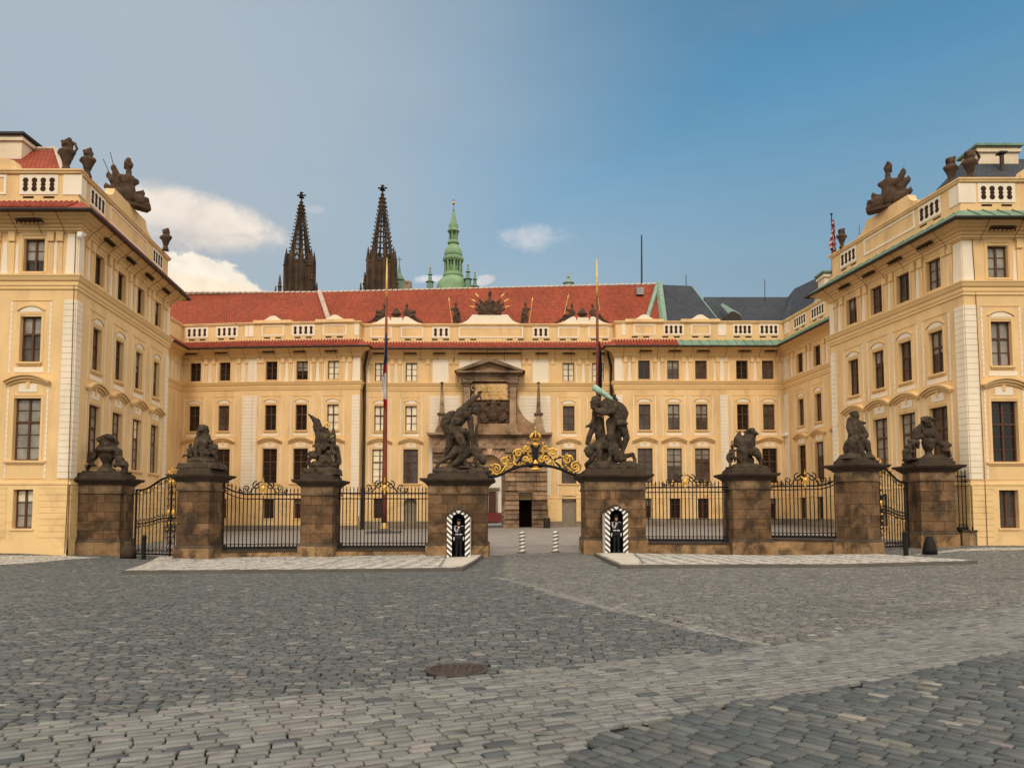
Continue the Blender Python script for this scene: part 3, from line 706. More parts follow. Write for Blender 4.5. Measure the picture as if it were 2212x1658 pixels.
rf.quad_uv((x1, ya, e), (x0, ya, e), (x0, yr, rz_), (xr, yr, rz_)); rf.tri_uv((x1 - 1.0, yb, e), (x1, ya, e), (xr, yr, rz_)); rf.quad_uv((x0, yb, e), (x1 - 1.0, yb, e), (xr, yr, rz_), (x0, yr, rz_))
roof = rf.build('roof', 'slate', rw)
chimney(rw, roof, 2112, 2200, 308, 342, 42.5, cap='copper_green')
vp = MB(); q = P(2164, 345, 41.8); vp.tube([(q.x, q.y, q.z - 1), (q.x, q.y, q.z + .35)], .12, 8); vp.box(q.x - .22, q.x + .22, q.y - .22, q.y + .22, q.z + .35, q.z + .45)
child('vent_pipe', vp.mesh('vent_pipe', 'gutter_dark', WL[roof.name]), roof)
lc = MB(); lc.tube([(23.85, 36.85, .3), (23.85, 36.85, 3.3), (23.8, 36.9, 13), (23.7, 36.85, 16)], .018, 4); lc.build('lightning_rod', 'frame_brown', rw)
cct = MB(); q = P(1699, 938, 64.5); cct.box(q.x - .2, q.x + .2, q.y, q.y + .5, q.z - .1, q.z + .1); cct.ell((q.x, q.y, q.z), (.2, .25, .2)); tag(cct.build('security_camera', 'cctv_white'), 'white camera on the rear palace front beside an arched window hood', 'camera')

# ------------------------------------------------------------------ rear range round the court of honour
br = thing('palace_range', 'long ochre palace front across the courtyard under a red tiled and slate roof', 'building', (-3, 66, .7))
pb = Palace(br, dzG=.37, dzF=.17, back=True)
BP = [(-29.6, 49.8), (-30.2, 66.3), (-23.4, 65.5), (-13.6, 64.9), (-13.6, 66.0), (9.2, 66.0), (9.2, 65.0), (24.4, 65.0), (25.9, 49.6)]
def xat(px, seg, py=900):               # where a picture column meets a wall segment, as arc length along it
    a, b = Vector(BP[seg]), Vector(BP[seg + 1]); d = ray(px, py); k = d.x / d.y
    t = (a.x - k * a.y) / (k * (b.y - a.y) - (b.x - a.x)); return t * (b - a).length
pb.seg(BP[0], BP[1], [(3.0, V(*'dddd'))])
pb.seg(BP[1], BP[2], [(xat(419.5, 1), V(*'dddd')), (xat(483.3, 1), V(*'dgdd'))], quoins=[(xat(523, 1), (Vector(BP[2]) - Vector(BP[1])).length - .01)])
L2 = (Vector(BP[3]) - Vector(BP[2])).length
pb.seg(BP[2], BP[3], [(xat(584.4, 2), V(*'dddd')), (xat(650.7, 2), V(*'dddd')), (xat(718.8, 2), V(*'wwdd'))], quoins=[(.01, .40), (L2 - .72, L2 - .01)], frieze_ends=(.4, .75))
pb.seg(BP[3], BP[4], [])
cx_ = [xat(p, 4) for p in (821, 888, 1228.5, 1292.7)]; LC = 22.8
gate_u = xat(1058, 4)
door = [(xat(886.5, 4, 1100), 1.15, .2, 3.32), (xat(1229.5, 4, 1100), 1.3, .2, 3.55)]
zt0 = P(1058, 985, 66).z
side_u = [xat(1135, 4, 1100), 2 * gate_u - xat(1135, 4, 1100)]
passage = [(gate_u, 3.0, .0, 6.2)] + [(u, 1.3, .0, 3.2) for u in side_u]
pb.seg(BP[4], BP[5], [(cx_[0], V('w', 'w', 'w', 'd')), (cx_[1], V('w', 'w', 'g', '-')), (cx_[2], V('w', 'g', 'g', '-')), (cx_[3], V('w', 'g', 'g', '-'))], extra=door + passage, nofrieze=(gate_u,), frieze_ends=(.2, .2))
MC, _, _ = frame(BP[4], BP[5])
for a, b in ((928, 995), (1121, 1189)):
    tq = MB(MC); u0, u1 = xat(a, 4), xat(b, 4); z = 3.6
    while z < 12.5: tq.box(u0, u1, -.05, 0, z, z + .295); z += .312
    tq.build('quoin', 'white_trim', br)
for a, b in ((934.6, 968.8), (992, 1126), (1150.6, 1184.7)): tq = MB(MC); tq.box(xat(a, 4, 800), xat(b, 4, 800), -.03, 0, 13.86, 15.98); tq.build('blind_panel', 'white_trim', br)
for a in (974, 986, 1131, 1144, 925, 1194):
    u = xat(a, 4, 800); tq = MB(MC); tq.box(u - .16, u + .16, -.13, 0, 15.52, 16.02); tq.box(u - .13, u + .13, -.05, 0, 13.86, 15.52); tq.build('frieze_pilaster', 'ochre', br)
pb.seg(BP[5], BP[6], [])
pb.seg(BP[6], BP[7], [(xat(1392.6, 6), V(*'dggd')), (xat(1455.6, 6), V(*'gggd')), (xat(1516, 6), V(*'gggd')), (xat(1605, 6), V(*'ddgd')), (xat(1661, 6), V(*'ggdd'))], quoins=[(.01, .7), (xat(1556, 6), xat(1573, 6))], frieze_ends=(.75, 0))
LR = (Vector(BP[8]) - Vector(BP[7])).length
pb.seg(BP[7], BP[8], [(2.95, V(*'dgdd')), (5.85, V(*'dggd')), (9.0, V(*'dggd'))], quoins=[(.01, .75)], frieze_ends=(.75, 0))
def ua(px, s): return xat(px, s, 712)
def feats(s, lst): return [(k, (ua(a, s) + ua(b, s)) / 2, ua(b, s) - ua(a, s), n) for k, a, b, n in lst]
vz = lambda s, *pp: [ua(p, s) for p in pp]
pb.parapet(BP[1], BP[2], feats(1, [('bal', 400, 448.5, 4), ('bal', 464.7, 513, 4)]), vents=vz(1, 425, 488))
pb.parapet(BP[2], BP[3], feats(2, [('frame', 564, 612.5, 0), ('bal', 629, 679, 4), ('frame', 696, 748, 0), ('white', 764.5, 774, 0)]), vents=vz(2, 588, 654, 721))
pb.parapet(BP[2], BP[3], feats(2, [('white', 536, 546.6, 0)])); pb.parapet(BP[1], BP[2], feats(1, [('white', 528, 535, 0)]))
pb.parapet(BP[4], BP[5], feats(4, [('frame', 799, 846, 0), ('frame', 865, 914, 0), ('bal', 933, 971.5, 3), ('frame', 990.6, 1130, 0), ('bal', 1150.5, 1186, 3), ('frame', 1205, 1251.7, 0), ('frame', 1270.8, 1316, 0)]), vents=vz(4, 822, 893, 951, 1010, 1113, 1169, 1228, 1295))
pb.parapet(BP[6], BP[7], feats(6, [('white', 1343.5, 1352, 0), ('frame', 1369.6, 1416.5, 0), ('bal', 1433.5, 1478, 4), ('frame', 1493, 1536.4, 0), ('white', 1552, 1570, 0), ('bal', 1584.5, 1626, 4), ('bal', 1640.5, 1683.5, 4)]), vents=vz(6, 1384, 1450, 1515, 1605, 1661))
pb.parapet(BP[7], BP[8], [('white', .5, .8, 0), ('bal', 2.9, 2.2, 5), ('bal', 5.9, 2.2, 5), ('bal', 9, 2.2, 5)], vents=(2.9, 5.9, 9))
hump = [(x * .47, z * .62 + .08) for x, z in [(-2.6, 0), (2.6, 0), (2.6, .2), (1.9, .32), (1.2, .6), (.6, .95), (0, 1.05), (-.6, .95), (-1.2, .6), (-1.9, .32), (-2.6, .2)]]
for s, px in ((2, 588), (2, 722), (6, 1393), (6, 1514)): pb.attic(BP[s], BP[s + 1], ua(px, s), onpar(hump), matn='white_trim'); pb.attic(BP[s], BP[s + 1], ua(px, s), onpar([(-1.75, 0), (1.75, 0), (1.75, .28), (-1.75, .28)]), yoff=-.06, th=.7)
wide = [(-3.9, 0), (3.9, 0), (3.9, .15), (3.2, .3), (2.4, .75), (1.7, 1.12), (1.35, 1.15), (1.1, .95), (1.0, .62), (.85, .62), (.85, 1.0), (-.85, 1.0), (-.85, .62), (-1.0, .62), (-1.1, .95), (-1.35, 1.15), (-1.7, 1.12), (-2.4, .75), (-3.2, .3), (-3.9, .15)]
wide = [(x * .60, z * .66 + .06) for x, z in wide]
for px in (856, 1260): pb.attic(BP[4], BP[5], ua(px, 4), onpar(wide), matn='white_trim')
pb.attic(BP[4], BP[5], gate_u, onpar([(x * .60, z * .56 + .08) for x, z in [(-4.9, 0), (4.9, 0), (4.9, .12), (4.2, .25), (3.4, .7), (2.9, 1.35), (2.7, 1.62), (-2.7, 1.62), (-2.9, 1.35), (-3.4, .7), (-4.2, .25), (-4.9, .12)]]), matn='white_trim')
LB = [0]
for i in range(len(BP) - 1): LB.append(LB[-1] + (Vector(BP[i + 1]) - Vector(BP[i])).length)
pb.finish(BP, [pathcut(BP, 0, LB[4] + gate_u - 5.2), pathcut(BP, LB[4] + gate_u + 5.2, LB[-1])])
cut = LB[6] + xat(1462, 6, 740)
eaves(br, pathcut(BP, 0, cut), 'tile'); eaves(br, pathcut(BP, cut + .01, LB[-1]), 'copper'); brackets(br, BP[1:3], 1.3); brackets(br, BP[2:4], 1.3); brackets(br, BP[4:6], 1.5); brackets(br, BP[6:8], 1.5)
for s, pp in ((1, (419.5, 483.3)), (2, (584.4, 650.7, 718.8)), (4, (821, 888, 950, 1170, 1228, 1292)), (6, (1392.6, 1455.6, 1516, 1605, 1661))): combs(br, BP[s], BP[s + 1], [xat(p, s, 760) for p in pp])
combs(br, BP[4], BP[5], [gate_u - 1.9, gate_u, gate_u + 1.9], 1.9)
for s in range(len(BP) - 1):
    M, L, rz = frame(BP[s], BP[s + 1]); cur = -.06; zt = .42 + .35 * (s >= 3) + .25 * (s >= 6) + (.15 if s < 3 else .15)
    holes = [(d[0] - d[1] / 2, d[0] + d[1] / 2) for d in door + [(gate_u, 10.4, 0, 0)]] if s == 4 else []
    for a, b in sorted(holes) + [(L + .06, L + .06)]:
        if a - cur > .3: pp_ = MB(M); pp_.box(cur, a, -.12, -.0, -.6, zt + .35); pp_.build('plinth', 'grey_plinth', br)
        cur = b
for u, w, zb, zt in door:                # niches behind the side doors
    dm = MB(MC)
    dm.add([(u - w / 2 - .01, .32, zb), (u + w / 2 + .01, .32, zb), (u + w / 2 + .01, .32, zt), (u - w / 2 - .01, .32, zt)], [(0, 1, 2, 3)])
    for q in (-1, 1): dm.prism([(u + q * w / 2, zt), (u + q * w / 2, zt - .35), (u + q * (w / 2 - .3), zt)][::q], -.05, .3)
    dm.build('doorway', 'grey_plinth', br)
# downpipes in the two re-entrant corners
for px, sgn in ((780, 1), (1332, -1)):
    x = -13.6 + .22 if sgn > 0 else 9.2 - .22; dp = MB()
    dp.tube([(x + sgn * .35, 64.95, 16.75), (x + sgn * .35, 65.0, 16.3), (x, 65.6, 15.2), (x, 65.75, 14.6), (x, 65.75, .6)], .13, 8); dp.build('downpipe', 'gutter_dark', br)
# roofs
rf = MB(); e = 17.8; yr = 72.5; zr = 24.6
def ez(p, z=e): return (p[0], p[1], z)
xh = P(690, 627, yr).x; xe = P(722, 690, 66).x; xr1 = P(1421, 614, yr).x
zl = P(500, 631, yr).z; zrr = P(1421, 614, yr).z
rf.quad_uv((-34, 66.9, e), (-23.4, 66.3, e), (xh, yr, zl), (-34, yr + .6, zl)); rf.quad_uv((-23.4, 66.3, e), (xe, 65.8, e), (xe, 65.9, e + .05), (xh, yr, zl))
rf.quad_uv((xe, 66.6, e), (9.2, 66.6, e), (xr1, yr, zrr), (xh, yr, zl)); xa = P(1382, 690, 65.8).x; xb = P(1436, 690, 65.8).x
rf.tri_uv((9.2, 66.6, e), (xb, 65.8, e), (xr1, yr, zrr))
rf.quad_uv((12, 79, e), (-34, 79, e), (-34, yr + .6, zl), (xr1, yr, zrr))
roof = rf.build('roof', 'red_tiles', br)
rd = MB(); n = 90
for i in range(n): 
    t0, t1 = i / n, (i + .82) / n; rd.tube([(lerp(xh - 15, xr1, t0), yr + lerp(.3, 0, t0), lerp(zl, zrr, max(0, (t0 - .3) / .7)) + .03), (lerp(xh - 15, xr1, t1), yr + lerp(.3, 0, t1), lerp(zl, zrr, max(0, (t1 - .3) / .7)) + .08)], .14, 5)
child('ridge', rd.mesh('ridge', 'ridge_mortar', WL[roof.name]), roof)
hp = MB(); hp.tube([(xh, yr - .1, zl + .1), (xe + .05, 66.2, e + .2)], .22, 5); child('hip', hp.mesh('hip', 'ridge_mortar', WL[roof.name]), roof)
cp = MB(); cp.tube([(xr1, yr - .1, zrr + .05), (P(1384, 689, 66.4).x, 66.5, e + .15)], .26, 5); cp.tube([(xr1 + .1, yr - .1, zrr + .05), (xb + .1, 65.9, e + .15)], .36, 5); child('copper_hip', cp.mesh('copper_hip', 'copper_light', WL[roof.name]), roof)
sk = MB(); q = P(1382, 628, 71.2); sk.box(q.x - .35, q.x + .35, q.y - .25, q.y + .6, q.z - .4, q.z + .3); child('skylight', sk.mesh('skylight', 'steel', WL[roof.name]), roof)
rs = MB(); zs1 = P(1460, 617, yr).z; xs2 = P(1494, 618, yr).x; xs3 = P(1582, 692, 66).x; zv = P(1600, 641, 74).z; xv0 = P(1520, 641, 74).x; xv1 = P(1702, 641, 74).x; xw = P(1716, 623, 72).x; zw = P(1740, 623, 72).z
rs.quad_uv((xb, 65.8, e), (xs3, 65.8, e), (xs2, yr, zs1), (xr1, yr, zrr)); rs.tri_uv((xs3, 65.8, e), (xs3, 80, e), (xs2, yr, zs1)); rs.quad_uv((xs3, 80, e), (xb, 80, e), (xr1, yr, zrr), (xs2, yr, zs1))
rs.quad_uv((xs3 - 1.5, 66.0, e), (24.6, 66.0, e), (xv1 + 1.0, 74, zv), (xv0, 74, zv))
rs.quad_uv((25.0, 65.6, e), (26.6, 49.6, e), (34, 49.6, zw), (xw, 72, zw)); rs.tri_uv((24.0, 66.4, e), (25.0, 65.6, e), (xw, 72, zw)); rs.quad_uv((24.2, 66.2, e), (25.0, 66.0, e), (xw, 72, zw), (xv1, 74, zv))
rs.quad_uv((40, 49.6, e), (40, 80, e), (xw, 72, zw), (34, 49.6, zw)); rs.quad_uv((30, 80, e), (xs3, 80, e), (xv0, 74, zv), (xv1 + 1, 74, zv))
slate = rs.build('slate_roof', 'slate', br)
cv = MB(); cv.tube([P(1560, 661, 70.5) + Vector((0, 0, .15)), P(1592, 690, 66.6) + Vector((0, 0, .2))], [.15, .5], 5); child('copper_flashing', cv.mesh('copper_flashing', 'copper_light', WL[slate.name]), slate); cv = MB(); va, vb_, vc_, vd = Vector((25.0, 65.6, e)), Vector((26.6, 49.6, e)), Vector((34, 49.6, zw)), Vector((xw, 72, zw)); cv.tube([va.lerp(vb_, .12) + Vector((0, 0, .1)), vd.lerp(vc_, .30) + Vector((0, 0, .1))], [.3, .3], 5); child('copper_flashing', cv.mesh('copper_flashing', 'copper_light', WL[slate.name]), slate); cv = MB()
cv.tube([(xs2, yr, zs1 + .03), (xs3, 66.0, e + .1)], .07, 5); child('copper_flashing', cv.mesh('copper_flashing', 'copper_light', WL[slate.name]), slate)
do = MB(); q = P(1584, 690, 66.2); do.smooth = False; do.strip([(q.x - .75, q.z + .15)] + arc_pts(q.x - .65, q.x + .65, q.z + .35, .45, 6) + [(q.x + .75, q.z + .15)], [(q.x - .75, q.z - .8), *[(x, q.z - .8) for x, _ in arc_pts(q.x - .65, q.x + .65, 0, 0, 6)], (q.x + .75, q.z - .8)], q.y, q.y + 2.2)
child('dormer', do.mesh('dormer', 'gutter_dark', WL[slate.name]), slate)
chimney(br, slate, 1780, 1806, 582, 622, 58, d=1.2, cap='copper_green')
# ------------------------------------------------------------------ stone gateway in the rear front
YG = 64.9
def GX(px, py=950, Y=YG): return P(px, py, Y).x
def GZ(py, Y=YG): return P(1060, py, Y).z
def stone(base=(.30, .20, .125), v=.22):
    k = 1 + random.uniform(-v, v); w = random.uniform(-.04, .04); return (base[0] * k * (1 + w), base[1] * k, base[2] * k * (1 - w))
gw = thing('stone_gateway', 'tall brown sandstone gateway with a pediment, gold inscription and obelisks, behind the gilded arch', 'gateway', (GX(1058), 65.4, .7))
xc = GX(1058)
def mir(a, b): return [(GX(a), GX(b)), (2 * xc - GX(b), 2 * xc - GX(a))]
zc0, zc1 = GZ(941), GZ(934); zbase = .2
for k, (xa, xb) in enumerate(mir(1091, 1182)):     # rusticated side piers, each with a narrow doorway
    m = MB()
    d0, d1 = (GX(1121.4), GX(1148.5)) if k == 0 else (2 * xc - GX(1148.5), 2 * xc - GX(1121.4)); zd = GZ(1055)
    z = zbase; i = 0
    while z < GZ(968) - .05:
        h = .42; z2 = min(z + h, GZ(968)); fat = .20 if i % 2 else .02; spread = max(0, (3.2 - z)) * .07
        for a, b in (((xa, d0), (d1, xb)) if z < zd - .3 else ((xa, xb),)):
            a_, b_ = a - (spread if a == xa else 0), b + (spread if b == xb else 0); n = max(1, round((b_ - a_) / 1.0))
            for q in range(n):
                m.c = stone(); m.box(a_ + (b_ - a_) * q / n + .012, a_ + (b_ - a_) * (q + 1) / n - .02, YG - fat - spread * .6, 66.4, z + .022, z2 - .022)
        m.c = (.040, .026, .017)
        for a, b in (((xa, d0), (d1, xb)) if z < zd - .3 else ((xa, xb),)): m.box(a + .02, b - .02, YG + .08, 66.3, z, z2 + .01)
        z += h; i += 1
    for q in range(-2, 3):                # flat voussoirs over the small doorway
        m.c = stone(); x = (d0 + d1) / 2 + q * .26; m.prism([(x - .12, zd - .3), (x + .12, zd - .3), (x + .15 + q * .05, zd + .55), (x - .15 + q * .05, zd + .55)], YG - .13, YG + .3)
    m.build('pier', 'portal_stone', gw); dw = MB(); dc = (d0 + d1) / 2; dw.box(dc - .66, dc - .62, 66.3, 69, .2, 3.3); dw.build('side_passage', 'plaster_white', gw); dw = MB(); dw.box(dc + .62, dc + .66, 66.3, 69, .2, 3.3); dw.box(dc - .62, dc + .62, 68.9, 69, .2, 3.3); dw.box(dc - .66, dc + .66, 66.3, 69, 3.3, 3.4); dw.build('side_passage', 'slot_dark', gw)  # right wall, back and ceiling coloured dark for the shade inside
m = MB()                                  # great arch with pink voussoirs
ax, ar, asz = GX(1058), GX(1083) - GX(1058), GZ(1006)
N = 13
for i in range(N):
    a0, a1 = math.pi * i / N + .012, math.pi * (i + 1) / N - .012; m.c = stone((.44, .28, .185), .12) if 2 < i < N - 3 else stone()
    o = [(ax + rr * math.cos(t), asz + rr * math.sin(t) * (1.0 if rr == ar else 1.0)) for rr, t in ((ar, a0), (ar * 1.75, a0), (ar * 1.75, a1), (ar, a1))]
    m.prism(o, YG + .1, 66.5)
m.c = stone((.42, .27, .18)); m.prism([(ax - .18, asz + ar), (ax + .18, asz + ar), (ax + .3, asz + ar * 1.9), (ax - .3, asz + ar * 1.9)], YG - .1, YG + .4)
for sx in (-1, 1):
    z = zbase
    while z < asz - .05:
        m.c = stone((.17, .115, .075)); z2 = min(z + .42, asz); a, b = sorted((ax + sx * ar, ax + sx * ar * 1.32)); m.box(a, b, YG + .28, 66.5, z + .01, z2 - .01); z += .42
    m.c = stone(); a, b = sorted((ax + sx * ar * 1.0, GX(1092) if sx > 0 else 2 * xc - GX(1092))); m.box(a, b, YG + .2, 66.4, asz, GZ(968))
    a, b = sorted((ax + sx * ar * 1.3, ax + sx * ar * 2.3)); m.c = stone(); m.box(a, b, YG + .15, 66.4, asz + ar * .9, GZ(968))
m.box(ax - ar * 1.6, ax + ar * 1.6, YG + .15, 66.4, asz + ar * 1.72, GZ(966))
m.build('arch', 'portal_stone', gw)
m = MB()                                  # entablature with triglyphs
for z0, z1, o, px in ((968, 960, .12, 1184), (960, 942, .0, 1181), (942, 939, .30, 1187), (939, 934, .55, 1193)):
    x1 = GX(px); n = 9
    for q in range(n): m.c = stone(v=.12); m.box(2 * xc - x1 + (x1 - xc) * 2 * q / n + .004, 2 * xc - x1 + (x1 - xc) * 2 * (q + 1) / n - .004, YG - o, 66.3, GZ(z0) + .004, GZ(z1) - .004)
for q in range(12):
    x = lerp(2 * xc - GX(1172), GX(1172), q / 11); m.c = stone((.33, .22, .14), .1)
    for r_ in (-.14, 0, .14): m.box(x + r_ - .05, x + r_ + .05, YG - .10, YG + .01, GZ(958), GZ(943.5))
m.build('entablature', 'portal_stone', gw)
m = MB()                                  # upper storey
z0, z1 = zc1, GZ(823)
for a, b, zz0, zz1, o in ((1000, 1116, 934, 914, .05), (1022, 1100, 914, 823, -.25)):
    m.c = stone(v=.1); m.box(GX(a), 2 * xc - GX(a), YG - o, 66.2, GZ(zz0), GZ(zz1))
m.c = stone(); m.build('attic_storey', 'portal_stone', gw)
for a, b in mir(1101, 1115):
    p_ = MB(); p_.c = stone((.34, .23, .145), .1); p_.box(a - .12, b + .12, YG - .3, YG + .5, GZ(934) + .02, GZ(927)); p_.box(a - .06, b + .06, YG - .24, YG + .5, GZ(927), GZ(914)); p_.box(a, b, YG - .16, YG + .5, GZ(914), GZ(834)); p_.c = (.15, .1, .065)
    p_.box(a - .10, b + .10, YG - .26, YG + .5, GZ(834), GZ(828)); p_.box(a - .22, b + .22, YG - .36, YG + .5, GZ(828), GZ(823)); p_.build('pilaster', 'portal_stone', gw)
m = MB(); x1 = GX(1119)
for zz0, zz1, o, e in ((823, 818.5, .16, 0), (818.5, 817.5, .24, .1), (817.5, 808, .12, -.02), (808, 806, .35, .2), (806, 802.5, .6, .42)):
    m.c = stone((.27, .18, .115), .1); m.box(2 * xc - x1 - e, x1 + e, YG - o, 66.2, GZ(zz0) + .003, GZ(zz1))
m.c = (.36, .235, .14); zp0, zp1 = GZ(802.5), GZ(773); w = x1 + .35 - xc
m.prism([(xc - w, zp0), (xc + w, zp0), (xc, zp1 - .15)], YG - .1, 66.2)
m.c = (.20, .135, .085)
for s_ in (-1, 1):
    o = [(xc + s_ * (w + .30), zp0), (xc + s_ * (w - .25), zp0), (xc, zp1 - .42), (xc, zp1)]; m.prism(o if s_ < 0 else o[::-1], YG - .62, 66.1)
m.build('pediment', 'portal_stone', gw)
for k, (a, b) in enumerate(mir(1116, 1158)):   # hollow-curved side walls of the upper storey
    v_ = MB(); v_.c = stone((.33, .21, .125), .06); zb_, zt_ = GZ(934), GZ(848); up = []; inn, outx = (a, b) if k == 0 else (b, a)
    for i in range(9):
        t = i / 8; ang = t * math.pi / 2; up.append((lerp(inn, outx, 1 - math.cos(ang)) , lerp(zt_, zb_ + .9, math.sin(ang))))
    up.append((outx, zb_ + .9)); up = [(inn, GZ(836))] + up; lo = [(x, zb_) for x, _ in up]
    if k: up, lo = up[::-1], lo[::-1]
    v_.strip(up, lo, YG + .15, 66.15); v_.build('side_scroll', 'portal_stone', gw)
for k, px in enumerate((1163.8, None)):
    x = GX(px) if px else 2 * xc - GX(1163.8) + .05; o = MB(); yy = YG + .25
    o.c = stone(v=.1); o.frus((x, yy), (.62, .4), (.30, .3), GZ(934), GZ(916)); o.c = stone(v=.1); o.frus((x, yy), (.28, .28), (.26, .26), GZ(916), GZ(897)); o.c = (.12, .085, .055); o.frus((x, yy), (.30, .3), (.42, .4), GZ(897), GZ(893)); o.frus((x, yy), (.42, .4), (.22, .22), GZ(893), GZ(889))
    o.c = stone(v=.1); o.frus((x, yy), (.20, .2), (.085, .085), GZ(889), GZ(828)); o.c = (.12, .09, .06); o.ell((x, yy, GZ(826)), .15, 8, 6); o.build('obelisk', 'portal_stone', gw)
pq = MB(); xa, xb = GX(1023), GX(1100); pq.m = 0; pq.c = (.62, .40, .20); zq0, zq1 = GZ(863), GZ(829)
pq.box(xa + .12, xb - .12, YG - .12, YG + .3, zq0, zq1); pq.c = (.4, .27, .16)
for q in (-1, 1): pq.tube(spiral(((xa if q < 0 else xb) - q * .05, YG - .12, (zq0 + zq1) / 2 + .35), .32, 1.1, math.pi / 2, -q, 14, .3), .07, 5); pq.tube(spiral(((xa if q < 0 else xb) - q * .05, YG - .12, (zq0 + zq1) / 2 - .45), .26, 1.1, -math.pi / 2, q, 14, .3), .06, 5)
plq = pq.build('inscription_tablet', 'portal_stone', gw)
def text_mesh(body, size, ext=.012):
    cu = bpy.data.curves.new('letters', 'FONT'); cu.body = body; cu.size = size; cu.align_x = 'CENTER'; cu.align_y = 'CENTER'; cu.extrude = ext
    o = bpy.data.objects.new('letters', cu); COL.objects.link(o); o.rotation_euler = (R(90), 0, 0); dg = bpy.context.evaluated_depsgraph_get(); dg.update()
    me = bpy.data.meshes.new_from_object(o.evaluated_get(dg)); bpy.data.objects.remove(o); me.transform(Matrix.Rotation(R(90), 4, 'X')); me.materials.clear(); return me
for i, ln in enumerate(('D MATTHIAS EL', 'ROM IMP S AVG', 'HVNG BOH REX ETC', 'F F  ANNO MDCXIIII')):
    me = text_mesh(ln, .36 if i == 0 else .30); me.materials.append(MATS['gold_paint']); o = child('lettering', me, plq, (0, -.215 - .0, (zq1 - zq0) * (.84 - .225 * i)))
rl = MB(); cx0, cz0 = GX(1066), GZ(888)
rl.ell((cx0, YG, cz0 - .1), (.62, .3, .75)); rl.ell((cx0, YG - .05, cz0 + .75), (.28, .25, .3)); rl.ell((cx0, YG - .1, cz0 + .35), (.35, .2, .16))
for q in (-1, 1):
    rl.ell((cx0 + q * .85, YG + .05, cz0 + .35), (.42, .22, .55), rot=Matrix.Rotation(q * .5, 4, 'Y').to_quaternion()); rl.ell((cx0 + q * .95, YG + .05, cz0 - .45), (.33, .2, .42)); rl.tube(spiral((cx0 + q * .78, YG - .1, cz0 - .75), .3, 1.2, 0, q, 16, .2), .09, 6)
    for i in range(4): rl.ell((cx0 + q * (.5 + .25 * i), YG - .02, cz0 + .8 - .25 * i), (.18, .2, .2))
rl.box(cx0 - 1.45, cx0 + 1.45, YG + .05, YG + .4, GZ(914), GZ(866))
me = sculpt(rl, .06, .05, 3.0, 1); off = rebase(me, 'roof_statue', 'coat_of_arms'); place('coat_of_arms', me, gw, off)
pv = MB(); x0, x1 = ax - ar * 1.32 - .02, ax + ar * 1.32 + .02   # the passage behind the arch
for a, b in ((x0 - .4, x0), (x1, x1 + .4)): pv.box(a, b, 66.4, 79, .0, 6.0)
pv.box(x0 - .4, x1 + .4, 66.4, 79, 6.0, 6.4); pv.build('passage', 'plaster_white', gw)
# white house front seen through the gateway
ch = thing('courtyard_house', 'white house front with a brown door and red steps, glimpsed through the gateway', 'building', (-3.5, 108, .9))
hw = MB(); YH = 108; xa, xb = P(990, 1100, YH).x, P(1110, 1100, YH).x; hw.box(xa, xb, YH, YH + 4, .5, 14); hw.build('wall', 'plaster_white', ch)
hd = MB(); da, db = P(1056, 1080, YH).x, P(1071, 1080, YH).x; z0, z1 = P(1060, 1106, YH).z, P(1060, 1060, YH).z; hd.box(da, db, YH - .1, YH - .02, z0, z1); dd = hd.build('door', 'door_brown', ch)
ya, yb = YH - .2, YH - .01; hf = MB(); hf.box(da - .3, da - .01, ya, yb, z0, z1 + .3); hf.box(db + .01, db + .3, ya, yb, z0, z1 + .3); hf.box(da - .01, db + .01, ya, yb, z1 + .01, z1 + .3); hf.box(da - .6, db + .6, ya - .2, yb, z1 + .3, z1 + .55); child('door_frame', hf.mesh('door_frame', 'grey_plinth', WL[dd.name]), dd)
hs = MB()
for i in range(7): hs.box(P(1040, 1100, YH - 3).x, P(1083, 1100, YH - 3).x, YH - 3.4 + i * .4, YH - .21, .85, .85 + (z0 - .87) / 7 * (i + 1))
hs.build('steps', 'carpet_red', ch)
bn = MB(); q = P(1181, 1128, 64.2); bn.lathe([(.28, 0), (.30, .05), (.30, .85), (.24, .88), (.24, .80)], 12, (q.x, 63.9, g(q.x, 63.9))); tag(bn.build('litter_bin', 'gutter_dark'), 'dark round litter bin at the foot of the stone gateway', 'bin')

